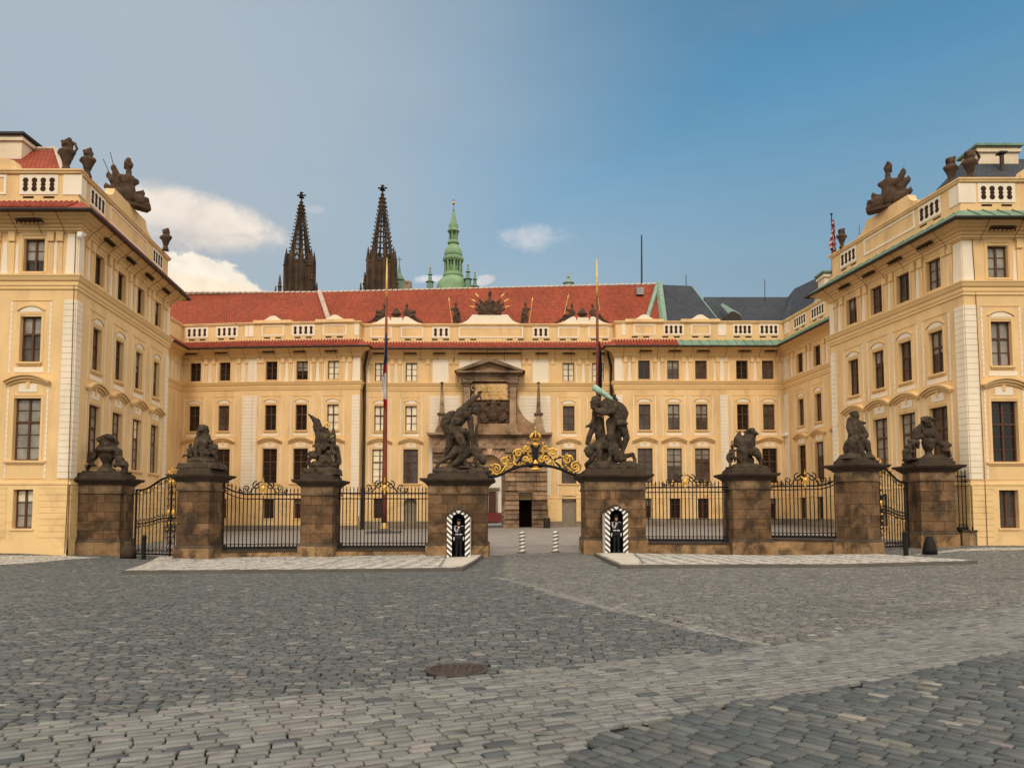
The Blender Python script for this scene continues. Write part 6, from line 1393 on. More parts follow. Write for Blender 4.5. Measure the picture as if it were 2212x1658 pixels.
# loin cloth and cloak
drapery(m, T1(430, 800, -.1), T1(690, 900, -.2), .16, 4, .05, -.1); drapery(m, T1(520, 880, .1), T1(560, 1440, .2), .17, 4, .24, .15)
limb(m, [T1(560, 560, .3), T1(430, 560, .4), T1(330, 650, .35), T1(310, 740, .3), T1(345, 880, .25)], [.16, .24, .22, .22, .12]); limb(m, [T1(480, 520, .4), T1(380, 590, .3), T1(290, 650, .3)], [.12, .14, .08]); limb(m, [T1(450, 600, .35), T1(360, 700, .3), T1(380, 830, .3)], [.2, .22, .16]); limb(m, [T1(690, 850, .2), T1(720, 1000, .25), T1(700, 1150, .25)], [.16, .18, .2])
# fallen foe: back hump, head down on the right, raised arm, legs to the left
limb(m, [T1(735, 1230, -.05), T1(820, 1190, -.15), T1(900, 1240, -.25), T1(940, 1300, -.3)], [.30, .36, .33, .22]); head(m, T1(995, 1370, -.35), .26, (.8, -.7, -.5)); limb(m, [T1(900, 1300, -.45), T1(860, 1400, -.5), T1(920, 1480, -.55), T1(1010, 1500, -.5)], [.17, .14, .11, .09]); hand(m, T1(1030, 1500, -.5), (1, -.2, -.1), .1, .5)
limb(m, [T1(880, 1180, .1), T1(860, 1000, .15), T1(878, 860, .1)], [.16, .13, .09]); hand(m, T1(884, 815, .1), (.1, 0, 1), .11, .9)
limb(m, [T1(720, 1250, -.1), T1(540, 1190, -.35), T1(440, 1310, -.45), T1(280, 1400, -.45)], [.3, .24, .17, .10]); foot(m, T1(265, 1410, -.45), T1(215, 1490, -.5), .11); limb(m, [T1(660, 1290, -.2), T1(540, 1420, -.55), T1(420, 1510, -.5)], [.24, .16, .1])
put(m, 4, 'giant_statue', 'dark stone statue of a fighter raising a dagger over a fallen man', vox=.030, rough=.020, rs=5, smooth=0)
# --- right giant: club swung over the shoulder
def T2(x, z, y=0.0): return Vector(((x - 682) / 325, y, (1585 - z) / 325))
m = MB(); m.box(-1.30, 1.30, -.95, .95, 0, .20); m.ell(T2(500, 1500, 0), (.9, .7, .26)); m.ell(T2(950, 1510, 0), (.7, .6, .2)); m.ell(T2(620, 1400, .35), (.55, .5, .55))
limb(m, [T2(820, 800, .05), T2(800, 690, 0), T2(710, 570, -.05), T2(600, 480, -.08)], [.34, .36, .43, .40]); m.ell(T2(640, 430, .1), (.4, .3, .3)); m.ell(T2(650, 560, -.35), (.24, .14, .18)); m.ell(T2(560, 520, -.36), (.2, .14, .16)); m.ell(T2(740, 690, -.25), (.2, .14, .16))
limb(m, [T2(520, 470, -.1), T2(440, 450, -.18)], [.2, .17]); head(m, T2(400, 440, -.25), .31, (-.85, -.5, -.3), hs=1.15); m.ell(T2(380, 520, -.3), (.2, .16, .14))
limb(m, [T2(560, 560, -.35), T2(440, 600, -.45), T2(560, 630, -.6), T2(690, 590, -.55)], [.21, .2, .16, .12]); limb(m, [T2(690, 480, .0), T2(740, 500, -.35), T2(690, 600, -.5), T2(755, 400, -.25)], [.22, .19, .16, .13]); hand(m, T2(740, 380, -.2), (-.3, 0, 1), .14, 1.2)
limb(m, [T2(820, 450, .1), T2(885, 520, .2), T2(930, 600, .2), T2(890, 700, .15), T2(870, 780, .05)], [.18, .24, .2, .22, .2]); limb(m, [T2(900, 490, .2), T2(960, 600, .2)], [.1, .06]); limb(m, [T2(780, 500, .1), T2(860, 640, .1)], [.22, .22]); limb(m, [T2(730, 330, .1), T2(720, 300, .1)], [.12, .06])
drapery(m, T2(690, 800, -.2), T2(900, 790, -.15), .15, 4, .05, -.1); drapery(m, T2(760, 830, .05), T2(790, 1180, .1), .15, 3, .16, .05)
limb(m, [T2(865, 830, .1), T2(935, 1030, -.05), T2(885, 1200, .05), T2(855, 1300, .05)], [.31, .20, .16, .11]); foot(m, T2(850, 1310, .05), T2(825, 1370, -.2), .12)
limb(m, [T2(670, 770, -.1), T2(650, 980, -.35), T2(650, 1180, -.3), T2(640, 1370, -.3)], [.32, .22, .17, .12]); limb(m, [T2(660, 1060, -.2), T2(655, 1150, -.18)], [.2, .16]); foot(m, T2(635, 1390, -.32), T2(600, 1450, -.5), .12)
# foe rising behind on the left
limb(m, [T2(500, 1000, .25), T2(490, 850, .2), T2(480, 720, .15)], [.33, .31, .27]); limb(m, [T2(410, 680, .1), T2(350, 780, .05), T2(310, 820, 0)], [.17, .13, .1]); hand(m, T2(300, 822, 0), (-1, -.2, -.2), .11, .9); limb(m, [T2(395, 520, .1), T2(390, 700, .15)], [.12, .15])
limb(m, [T2(400, 800, .15), T2(320, 960, .1), T2(270, 1120, 0)], [.2, .17, .14]); drapery(m, T2(440, 960, .1), T2(600, 1020, .1), .14, 3, .05, -.05)
# fallen foe: back, lion-like head on the left, arm, legs to the right
limb(m, [T2(640, 1180, .05), T2(520, 1130, -.1), T2(420, 1180, -.25)], [.34, .36, .32]); head(m, T2(285, 1290, -.4), .28, (-.5, -.8, -.4), hs=1.25); m.ell(T2(340, 1200, -.2), (.26, .26, .22)); limb(m, [T2(440, 1210, -.45), T2(455, 1320, -.55), T2(450, 1440, -.55)], [.19, .15, .1]); hand(m, T2(440, 1465, -.6), (-.3, -.4, -.6), .1, .4); limb(m, [T2(380, 1330, -.4), T2(300, 1430, -.45), T2(215, 1490, -.4)], [.18, .14, .07])
limb(m, [T2(700, 1130, .1), T2(745, 1260, -.3), T2(760, 1420, -.3)], [.28, .24, .16]); limb(m, [T2(740, 1300, -.2), T2(860, 1350, .1), T2(1000, 1320, .2), T2(1050, 1305, .2), T2(1085, 1390, .2), T2(1080, 1460, .2)], [.26, .2, .13, .12, .11, .1]); limb(m, [T2(780, 1400, -.2), T2(900, 1400, 0)], [.18, .13]); limb(m, [T2(960, 1450, .1), T2(1090, 1450, .1)], [.12, .1])
gt, goff = put(m, 5, 'giant_statue', 'dark stone statue of a fighter swinging a green copper club over a fallen man', vox=.030, rough=.020, rs=5, smooth=0)
cl = MB(); cl.smooth = True; a, b = T2(372, 152, -.05), T2(745, 415, -.2); cl.tube([lerp(a, b, t) for t in (0, .02, .35, .7, 1)], [.13, .18, .16, .115, .08], 12)
child('club', cl.mesh('club', 'club_copper', (goff.x, goff.y, goff.z)), gt)
LK[0] = .94
# --- cherub helper
def cherub(mb, c, s, lean=0.0, face=(0, -1, -.1), arms=((-.5, .2), (.5, .3)), legs=((-.25, -.5), (.25, -.5)), y=0.0):
    """small plump child seated or kneeling at c (hip), s = torso height"""
    c = Vector(c) + Vector((0, y, 0)); nk = c + Vector((lean * s, -.05 * s, s)); mid = (c + nk) / 2 + Vector((0, -.06 * s, 0))
    limb(mb, [c, mid, nk - Vector((0, 0, .12 * s))], [.34 * s, .34 * s, .25 * s]); head(mb, nk + Vector((lean * .3 * s, -.05 * s, .28 * s)), .28 * s, face, hs=1.0)
    for dx, dz in arms:
        q = -1 if dx < 0 else 1; sh = nk + Vector((q * .27 * s, 0, -.14 * s)); h_ = c + Vector((dx * s * 1.3, -.25 * s, dz * s + .45 * s)); e_ = (sh + h_) / 2 + Vector((q * .08 * s, .02, -.08 * s)); limb(mb, [sh, e_, h_], [.14 * s, .125 * s, .085 * s]); hand(mb, h_, h_ - e_, .09 * s)
    for dx, dz in legs:
        q = -1 if dx < 0 else 1; hp = c + Vector((q * .18 * s, -.05, -.05 * s)); f_ = c + Vector((dx * s * 1.6, -.2 * s, dz * s)); k_ = (hp + f_) / 2 + Vector((q * .12 * s, -.30 * s, .14 * s)); limb(mb, [hp, k_, f_], [.22 * s, .17 * s, .10 * s]); foot(mb, f_, f_ + Vector((q * .16 * s, -.08 * s, -.05 * s)), .09 * s)
# --- eagle
def E(x, z, y=0.0): return Vector(((x - 584) / 431, y, (1540 - z) / 431))
m = MB(); m.frus((0.01, 0), (.93, .75), (.86, .7), 0, .34); m.ell(E(600, 1330, 0), (.75, .55, .30)); m.ell(E(610, 1180, .15), (.42, .4, .5))
limb(m, [E(620, 900, .1), E(630, 720, .05), E(640, 600, 0)], [.36, .44, .30]); limb(m, [E(620, 560, 0), E(640, 510, -.05)], [.22, .18]); m.ell(E(600, 520, -.08), (.17, .2, .15)); m.cap(E(570, 500, -.2), E(545, 540, -.26), .07, .03)
for k in range(9):                        # raised wing, feather by feather
    t = k / 8; bx, bz = lerp(560, 440, t), lerp(560, 800, t); tx, tz = ((240, 160), (290, 230), (330, 300), (365, 380), (350, 430), (370, 510), (405, 590), (430, 680), (440, 770))[k]
    limb(m, [E(bx, bz, .22), E((bx + tx) / 2 + 46 * (1 - t), (bz + tz) / 2 - 60 * (1 - t), .24), E(tx, tz, .22)], [.14, .13, .05])
limb(m, [E(500, 560, .2), E(480, 420, .22), E(400, 290, .22), E(250, 165, .22)], [.17, .15, .11, .05]); limb(m, [E(500, 640, .2), E(470, 760, .2)], [.22, .2])
for k in range(5):
    t = k / 4; limb(m, [E(770, 640 + 80 * t, .15), E(820, 600 + 60 * t, .15), E(lerp(815, 868, t), lerp(460, 640, t), .12)], [.14, .12, .05])
limb(m, [E(830, 640, .1), E(830, 860, .1)], [.12, .14])
cherub(m, E(500, 1010, -.15), .42, -.05, (-.3, -1, 0), ((-.45, .1), (.5, .4)), ((-.75, -.55), (.25, -.6))); cherub(m, E(830, 1020, -.15), .42, .03, (.3, -1, -.1), ((-.5, .3), (.45, .1)), ((-.3, -.6), (.4, -.6))); limb(m, [E(470, 1130, -.2), E(380, 1110, -.3), E(300, 1300, -.35)], [.17, .14, .08]); m.ell(E(640, 920, -.3), (.2, .18, .22)); limb(m, [E(560, 980, -.3), E(560, 1090, -.35)], [.14, .12]); limb(m, [E(760, 1060, -.35), E(790, 1260, -.4)], [.17, .12]); limb(m, [E(900, 920, .1), E(940, 1240, .1)], [.16, .2]); m.ell(E(650, 1200, -.45), (.22, .12, .25))
et, eo = put(m, 3, 'eagle_statue', 'dark stone eagle with one wing raised high and two cherubs at its feet', vox=.030, rough=.018, rs=5)
c = MB(); q = E(700, 445, -.05); c.lathe([(.13, -.08), (.13, -.02), (.15, 0)], 10, q)
for i in range(6):
    a = i * math.pi / 3; c.tube([(q.x + r_ * math.cos(a), q.y + r_ * math.sin(a), q.z + z) for r_, z in ((.14, 0), (.17, .08), (.10, .16), (.02, .18))], .022, 4)
c.ell((q.x, q.y, q.z + .21), .04, 6, 5); c.tube([E(660, 520, 0), q], .03, 5); c.tube([E(790, 700, -.2), E(868, 655, -.25)], .02, 5); child('crown', c.mesh('crown', 'gold_paint', (eo.x, eo.y, eo.z)), et)
# --- lion with cherubs (left gate pillar)
def L1(x, z, y=0.0): return Vector(((x - 790) / 537, y, (1400 - z) / 537))
m = MB(); m.frus((0, 0), (1.02, .72), (.92, .65), 0, .30); m.ell(L1(780, 1180, 0), (.75, .5, .26)); m.ell(L1(820, 1000, .2), (.42, .35, .4))
limb(m, [L1(800, 860, .1), L1(770, 680, .05), L1(775, 520, 0)], [.34, .37, .28]); m.ell(L1(690, 620, .02), (.24, .26, .32)); m.ell(L1(880, 600, .05), (.2, .25, .3))
head(m, L1(775, 330, -.1), .20, (.2, -1, -.15), hs=1.3); m.ell(L1(780, 290, .05), (.24, .24, .17)); m.cap(L1(780, 370, -.22), L1(785, 390, -.34), .12, .08); limb(m, [L1(850, 270, 0), L1(890, 240, 0)], [.08, .04]); m.ell(L1(740, 430, -.05), (.22, .24, .2))
for k in range(10): a = k * .63; m.ell(L1(775 + 120 * math.cos(a), 360 - 110 * math.sin(a), .02), (.11, .12, .11), 7, 5)
limb(m, [L1(690, 700, -.2), L1(660, 870, -.3), L1(700, 1060, -.35)], [.2, .16, .1]); limb(m, [L1(860, 720, -.2), L1(830, 900, -.3), L1(850, 1080, -.35)], [.2, .15, .1]); limb(m, [L1(760, 900, -.15), L1(900, 960, -.2), L1(1000, 900, -.1)], [.2, .17, .12])
cherub(m, L1(490, 1020, -.1), .36, -.02, (-.2, -1, -.2), ((-.3, .2), (.45, .55)), ((-.6, -.35), (.15, -.5))); cherub(m, L1(1050, 960, -.1), .40, -.05, (.2, -1, -.4), ((-.55, .35), (.35, .1)), ((-.1, -.5), (.3, -.6))); limb(m, [L1(960, 1060, -.2), L1(1060, 1180, -.3)], [.09, .07]); limb(m, [L1(1120, 780, 0), L1(1130, 1100, 0)], [.16, .14])
put(m, 2, 'lion_statue', 'dark stone seated lion between two cherubs on a fence pillar', vox=.028, rough=.018, rs=5)
# --- lion with a cherub (right)
def L2(x, z, y=0.0): return Vector(((x - 850) / 593, y, (1500 - z) / 593))
m = MB(); m.box(-.90, .92, -.6, .6, 0, .12); m.ell(L2(850, 1420, 0), (.75, .5, .18)); m.ell(L2(900, 1250, .25), (.45, .25, .35))
limb(m, [L2(1080, 960, .05), L2(920, 960, .0), L2(780, 880, -.05)], [.28, .30, .33]); limb(m, [L2(860, 820, 0), L2(960, 660, -.02), L2(1030, 500, -.05)], [.36, .33, .24]); head(m, L2(1055, 400, -.12), .20, (.75, -.7, -.25), hs=1.4); m.ell(L2(1020, 380, .05), (.26, .26, .22)); m.cap(L2(1130, 430, -.2), L2(1175, 450, -.26), .10, .07)
for k in range(10): a = k * .63; m.ell(L2(1000 + 120 * math.cos(a), 480 - 150 * math.sin(a), .02), (.13, .14, .13), 7, 5)
limb(m, [L2(760, 820, .05), L2(690, 620, .05), L2(680, 400, .05)], [.26, .2, .08]); limb(m, [L2(600, 740, .1), L2(600, 560, .1), L2(700, 350, .1)], [.18, .14, .05]); limb(m, [L2(760, 560, .1), L2(860, 620, .05)], [.17, .2]); limb(m, [L2(820, 370, 0), L2(930, 370, 0)], [.04, .10]); limb(m, [L2(1090, 560, .05), L2(1080, 760, .1)], [.14, .16])
limb(m, [L2(760, 950, -.25), L2(770, 1150, -.35), L2(745, 1290, -.3), L2(770, 1400, -.38)], [.22, .15, .1, .09]); limb(m, [L2(1140, 980, -.05), L2(1210, 1090, -.1), L2(1290, 1240, .0), L2(1300, 1390, -.05)], [.25, .2, .12, .09]); limb(m, [L2(1120, 900, .1), L2(1280, 1000, .12), L2(1335, 1180, .12), L2(1340, 1400, .1)], [.14, .10, .08, .07]); limb(m, [L2(690, 1050, -.1), L2(670, 1250, -.2), L2(720, 1400, -.25)], [.14, .12, .09])
cherub(m, L2(420, 1150, -.1), .42, .02, (-.1, -1, -.25), ((-.25, .0), (.55, .45)), ((.1, -.55), (.42, -.55))); limb(m, [L2(340, 1080, .05), L2(310, 1180, .05), L2(380, 1260, 0)], [.12, .1, .14]); limb(m, [L2(400, 1250, 0), L2(345, 1360, -.1), L2(360, 1440, -.1)], [.08, .06, .08])
put(m, 6, 'lion_statue', 'dark stone standing lion with a thick mane and one cherub', vox=.028, rough=.018, rs=5)
# --- urns between cherubs
def U1(x, z, y=0.0): return Vector(((x - 440) / 241, y, (590 - z) / 241))
m = MB(); m.box(-1.1, 1.1, -.6, .6, 0, .10); m.lathe([(.5, .05), (.42, .2), (.26, .32), (.2, .5), (.26, .62), (.38, .85), (.42, .95), (.40, 1.0)], 14, U1(455, 590)); m.lathe([(.38, .98), (.58, 1.15), (.60, 1.25), (.5, 1.32), (.3, 1.45)], 14, U1(455, 590)); m.ell(U1(455, 200, 0), (.40, .35, .36))
for k in range(14): a = k * 2.4; m.ell(U1(455 + 95 * math.cos(a) * (.4 + .6 * (k % 3) / 2), 180 + 55 * math.sin(a), -.1 + .2 * math.sin(k)), (.17, .2, .15), 7, 5)
limb(m, [U1(330, 300, 0), U1(380, 240, 0)], [.16, .14]); limb(m, [U1(560, 290, 0), U1(520, 240, 0)], [.18, .15])
cherub(m, U1(240, 480, -.05), .42, .1, (.5, -1, .1), ((-.15, .3), (.75, .75)), ((-.4, -.25), (.6, -.2))); limb(m, [U1(240, 380, 0), U1(290, 400, 0), U1(345, 330, 0)], [.13, .15, .13]); limb(m, [U1(200, 520, 0), U1(170, 560, 0)], [.2, .14]); limb(m, [U1(280, 490, -.1), U1(335, 490, -.1)], [.07, .05])
cherub(m, U1(640, 480, -.05), .45, -.22, (.1, -1, -.2), ((-.6, .75), (.3, .2)), ((-.35, -.3), (.3, -.3))); limb(m, [U1(590, 320, 0), U1(600, 400, 0), U1(660, 470, 0)], [.24, .2, .22]); limb(m, [U1(680, 480, 0), U1(680, 570, 0)], [.2, .16])
urn1, uo = put(m, 1, 'urn_statue', 'dark stone flower urn held by two cherubs beside the red roofed wing', vox=.030, rough=.02, rs=5)
def U8(x, z, y=0.0): return Vector(((x - 1615) / 283, y, (825 - z) / 283))
m = MB(); m.box(-1.05, 1.02, -.55, .55, 0, .1); m.lathe([(.42, .05), (.36, .18), (.2, .3), (.16, .45), (.28, .7), (.32, .95), (.26, 1.1)], 14, U8(1630, 825)); m.ell(U8(1630, 430, 0), (.36, .32, .30)); m.ell(U8(1620, 270, 0), (.26, .25, .22))
for k in range(16): a = k * 2.4; m.ell(U8(1610 + 85 * math.cos(a) * (.5 + .5 * (k % 3) / 2), 265 + 60 * math.sin(a), .15 * math.sin(k)), (.12, .15, .10), 7, 5)
for k in range(7): m.cap(U8(1560 + 18 * k, 240, 0), U8(1530 + 30 * k, 210 - 12 * (3 - abs(k - 3)), 0), .06, .025)
limb(m, [U8(1540, 320, 0), U8(1470, 400, 0), U8(1470, 480, 0), U8(1560, 470, 0)], [.14, .2, .18, .15]); limb(m, [U8(1700, 330, 0), U8(1740, 450, 0), U8(1730, 560, 0)], [.13, .15, .14])
cherub(m, U8(1340, 690, -.05), .40, .05, (-.4, -1, -.1), ((-.3, .1), (.6, .55)), ((-.2, -.4), (.3, -.45))); limb(m, [U8(1400, 560, 0), U8(1470, 560, 0), U8(1480, 630, 0)], [.16, .14, .1]); limb(m, [U8(1320, 700, 0), U8(1320, 800, 0)], [.24, .22])
cherub(m, U8(1850, 680, -.05), .34, .28, (.5, -1, 0), ((-.7, .3), (.4, .3)), ((-.2, -.45), (.4, -.5))); limb(m, [U8(1760, 560, 0), U8(1840, 590, 0), U8(1930, 600, 0)], [.14, .18, .14]); limb(m, [U8(1900, 660, 0), U8(1940, 760, 0)], [.14, .09]); limb(m, [U8(1640, 780, 0), U8(1880, 780, .1)], [.2, .16])
put(m, 8, 'urn_statue', 'dark stone leafy urn held by two cherubs beside the slate roofed wing', vox=.028, rough=.02, rs=5)
# --- seated pointed group
def S7(x, z, y=0.0): return Vector(((x - 360) / 283, y, (790 - z) / 283))
m = MB(); m.frus((0, 0), (.72, .55), (.55, .45), 0, .25); m.ell(S7(340, 640, .05), (.5, .42, .55)); limb(m, [S7(360, 520, .05), S7(365, 380, 0), S7(365, 290, 0)], [.36, .32, .24]); head(m, S7(365, 200, -.08), .19, (.3, -1, -.2), hs=1.25); m.ell(S7(330, 170, 0), (.14, .18, .13)); limb(m, [S7(300, 250, 0), S7(280, 350, 0), S7(290, 450, -.1)], [.15, .17, .12]); limb(m, [S7(430, 300, 0), S7(480, 300, -.05)], [.13, .08]); limb(m, [S7(430, 360, -.1), S7(480, 470, -.2), S7(400, 500, -.35)], [.16, .13, .1])
limb(m, [S7(330, 520, -.15), S7(260, 560, -.4), S7(250, 720, -.35)], [.22, .18, .12]); limb(m, [S7(400, 530, -.15), S7(460, 580, -.4), S7(490, 720, -.35)], [.22, .17, .12]); cherub(m, S7(250, 640, -.15), .28, 0, (-.2, -1, -.1)); cherub(m, S7(480, 640, -.15), .28, .05, (.2, -1, -.2)); limb(m, [S7(370, 600, -.35), S7(390, 760, -.4)], [.18, .16])
put(m, 7, 'figure_group', 'dark stone pointed group of a seated woman and children on a narrow pillar', vox=.028, rough=.02, rs=5)

# ------------------------------------------------------------------ statues on the roofs
def top_put(mb, pos, name, label, vox=.06, rough=.03, cat='statue', grp='sculptures on the palace parapets', rz=0.0, sc=1.0):
    me = sculpt(mb, vox, rough, 3.0, 1); me.transform(Matrix.Scale(sc, 4)); off = rebase(me, 'roof_statue', name); Mz = Matrix.Rotation(rz, 3, 'Z')
    o = place(name, me, None, Vector(pos) + Mz @ off, rz); return tag(o, label, cat, grp), off
def trophy(left, right, wide=1.0, face=1):
    """armour on a stand between sloping banners; left, right: (angle, length) of the banners"""
    m = MB(); m.box(-1.45 * wide, 1.45 * wide, -.35, .35, 0, .14); m.ell((0, -.02, .85), (.42, .36, .8)); m.ell((0, -.10, 1.5), (.46, .32, .36)); limb(m, [(-.42, 0, 1.62), (.42, 0, 1.62)], [.2, .2]);
    limb(m, [(0, 0, 1.8), (0, 0, 2.2)], [.2, .16]); head(m, (0, -.03, 2.48), .27, (.5 * face, -1, 0), hs=1.0); m.ell((-.06 * face, .05, 2.72), (.12, .36, .2)); m.ell((-.12 * face, .25, 2.5), (.1, .14, .25))
    for lst, sg in ((left, -1), (right, 1)):
        for a, L_ in lst:
            a = R(a); L_ *= wide; ex, ez = sg * math.cos(a), math.sin(a); m.cap((ex * .2, .1, .5 + ez * .2), (ex * L_, .1, .5 + ez * L_), .05, .035)
            for k in range(6): f = .30 + .12 * k; m.ell((ex * L_ * f, .1 + .05 * (k % 2), .5 + ez * L_ * f - .20), (.33 - .03 * k, .12, .46 - .05 * k), 7, 6, Matrix.Rotation(sg * (1.2 - a) * .8, 4, 'Y').to_quaternion())
    for q in (-1, 1): m.ell((q * .72 * wide, -.2, .48), (.36, .28, .38)); m.ell((q * 1.15 * wide, -.15, .30), (.28, .25, .25)); limb(m, [(q * .4, -.3, .35), (q * 1.1 * wide, -.35, .6)], [.12, .14]); m.cap((q * .5, -.32, .3), (q * 1.3 * wide, -.3, .22), .08, .10)
    return m
LW_, RW_ = [(66, 2.55), (50, 2.1), (25, 1.6)], [(42, 1.5), (18, 1.5)]
def spear(o, off, p, q, r=.025, tip=True):
    s = MB(); p, q = Vector(p), Vector(q); s.tube([p, q], r, 5); d = (q - p).normalized()
    if tip: s.tube([q, q + d * .12, q + d * .42], [.02, .065, .005], 6)
    return s
def urn(h=1.6):
    m = MB(); k = h / 1.6; m.lathe([(.30 * k, 0), (.26 * k, .12 * k), (.18 * k, .3 * k), (.28 * k, .55 * k), (.42 * k, .85 * k), (.45 * k, .98 * k), (.30 * k, 1.05 * k), (.24 * k, 1.1 * k)], 12); m.ell((.04, 0, 1.32 * k), (.27 * k, .25 * k, .27 * k))
    for i in range(10): a = i * 2.4; m.ell((.26 * k * math.cos(a), .2 * k * math.sin(a), (1.15 + .07 * (i % 6)) * k), (.12 * k, .12 * k, .11 * k), 6, 5)
    for q in (-1, 1): m.ell((q * .44 * k, 0, .93 * k), (.13 * k, .14 * k, .13 * k), 7, 5)
    return m
zt = ZPAR
def wallpt(p0, p1, u, y=.3): M, L, rz = frame(p0, p1); return M @ Vector((u, y, 0)), rz
q, rz = wallpt(A, B, LS * .495)
t_, o_ = top_put(trophy(LW_, RW_, .85, 1), (q.x, q.y, zt + .84), 'trophy_statue', 'stone trophy of armour and banners on the parapet of the red roofed wing', rz=R(46))
b = MB(); b.tube([(-1.5, .3, .2), (-.6, .1, 1.0)], .03, 5); child('iron_brace', b.mesh('iron_brace', 'iron', o_), t_)
s_ = MB(); [s_.tube([p_, q_], .02, 4) for p_, q_ in (((-.80, .1, 2.2), (-1.02, .1, 2.95)), ((-1.05, .1, 1.75), (-1.38, .1, 2.4)))]; child('spear_tips', s_.mesh('spear_tips', 'gutter_dark', o_), t_)
q, rz = wallpt(D_, C_, LS2 * .5)
t_, o_ = top_put(trophy(RW_, LW_, .85, -1), (q.x, q.y, zt + .81), 'trophy_statue', 'stone trophy of armour and banners on the parapet of the slate roofed wing', rz=R(-40))
b = MB(); b.tube([(1.4, .3, .2), (.7, .1, .9)], .03, 5); child('iron_brace', b.mesh('iron_brace', 'iron', o_), t_)
for px, py, Y, h, lab in ((143, 360, 36.3, 1.75, 'taller stone urn with a handle on the corner of the red roofed wing'), (189, 366, 36.9, 1.55, 'shorter stone urn without a handle on the corner of the red roofed wing'), (358, 523, 47.4, 1.5, 'small lone stone urn at the far parapet end of the red roofed wing'), (1819, 538, 47.0, 1.35, 'small lone stone urn at the far parapet end of the slate roofed wing'), (2055, 388, 37.7, 1.5, 'shorter stone urn without a handle on the corner of the slate roofed wing'), (2096, 381, 37.2, 1.6, 'taller stone urn with a handle on the corner of the slate roofed wing')):
    x = P(px, py, Y).x; me_ = urn(h); me_.v = [(a_ * .78, b_ * .8, c_) for a_, b_, c_ in me_.v]
    if h > 1.7 or '2096' == str(px): me_.tube([(.35, 0, .9), (.52, 0, 1.2), (.40, 0, 1.5), (.2, 0, 1.55)], .07, 6)
    top_put(me_, (x, Y, zt - .02), 'urn', lab, vox=.05, cat='urn', grp='urns on the wing parapets')
# centre trophy and the figures over the courtyard front
YB = 66.3
def at_b(px, py=690): return P(px, py, YB - .0).x
t_, o_ = top_put(trophy([(52, 2.2), (34, 2.1), (15, 1.9)], [(52, 2.2), (34, 2.1), (15, 1.9)], .95, -1), (at_b(1058), YB, zt + .85), 'trophy_statue', 'large stone trophy with a helmeted bust and banners over the middle of the courtyard front', vox=.06, sc=.80)
g_ = MB()
for x_, z_, a in [(sg * .95 * L_ * math.cos(R(a)), .5 + .95 * L_ * math.sin(R(a)), R(a) if sg > 0 else math.pi - R(a)) for sg in (-1, 1) for a, L_ in ((52, 2.2), (34, 2.1), (15, 1.9))]: d = Vector((math.cos(a), 0, math.sin(a))); p = Vector((x_ * .80, .08, z_ * .80)); g_.tube([p, p + d * .15, p + d * .55], [.04, .09, .01], 6)
child('gilded_spear_tips', g_.mesh('gilded_spear_tips', 'gold_paint', o_), t_)
def figure_standing(flip):
    m = MB(); f = -1 if flip else 1; m.box(-.5, .5, -.3, .3, 0, .10); limb(m, [(f * .05, 0, 1.15), (f * -.02, 0, 1.6), (0, 0, 1.95)], [.27, .26, .24]); head(m, (f * .06, -.05, 2.42), .19, (f * .3, -1, -.1), hs=1.2); m.ell((f * .02, .04, 2.62), (.1, .24, .13)); limb(m, [(0, 0, 2.0), (f * .03, 0, 2.25)], [.16, .12]); limb(m, [(f * .12, 0, 1.1), (f * .22, -.1, .62), (f * .16, .02, .12)], [.2, .15, .1]); limb(m, [(f * -.12, 0, 1.1), (f * -.14, -.12, .6), (f * -.16, -.02, .12)], [.2, .15, .1]); foot(m, (f * .16, 0, .13), (f * .26, -.2, .1), .08); foot(m, (f * -.16, 0, .13), (f * -.18, -.22, .1), .08)
    limb(m, [(f * -.26, 0, 1.95), (f * -.5, -.05, 1.75), (f * -.62, -.1, 2.1)], [.13, .11, .08]); hand(m, (f * -.64, -.1, 2.16), (0, 0, 1), .07, 1.2); limb(m, [(f * .26, 0, 1.95), (f * .42, -.05, 1.5), (f * .2, -.25, 1.3)], [.13, .11, .08]); hand(m, (f * .16, -.28, 1.28), (-f, -.2, 0), .07, .8)
    drapery(m, (f * .25, .1, 1.9), (f * .40, .1, .2), .15, 4, .16, .05); drapery(m, (0, -.15, 1.2), (0, -.1, .75), .12, 3, .2, -.05); return m
for px, fl, lab in ((984, False, 'standing stone warrior with a gilded spear, nearer the blue, red and white flag'), (1136, True, 'standing stone warrior with a gilded spear, nearer the dark navy flag')):
    f = -1 if fl else 1; t_, o_ = top_put(figure_standing(fl), (at_b(px), YB, zt - .02), 'warrior_statue', lab, sc=.77); s = spear(t_, o_, (f * -.30, -.12, .08), (f * -.58, -.1, 2.15)); child('spear', s.mesh('spear', 'gold_paint', o_), t_)
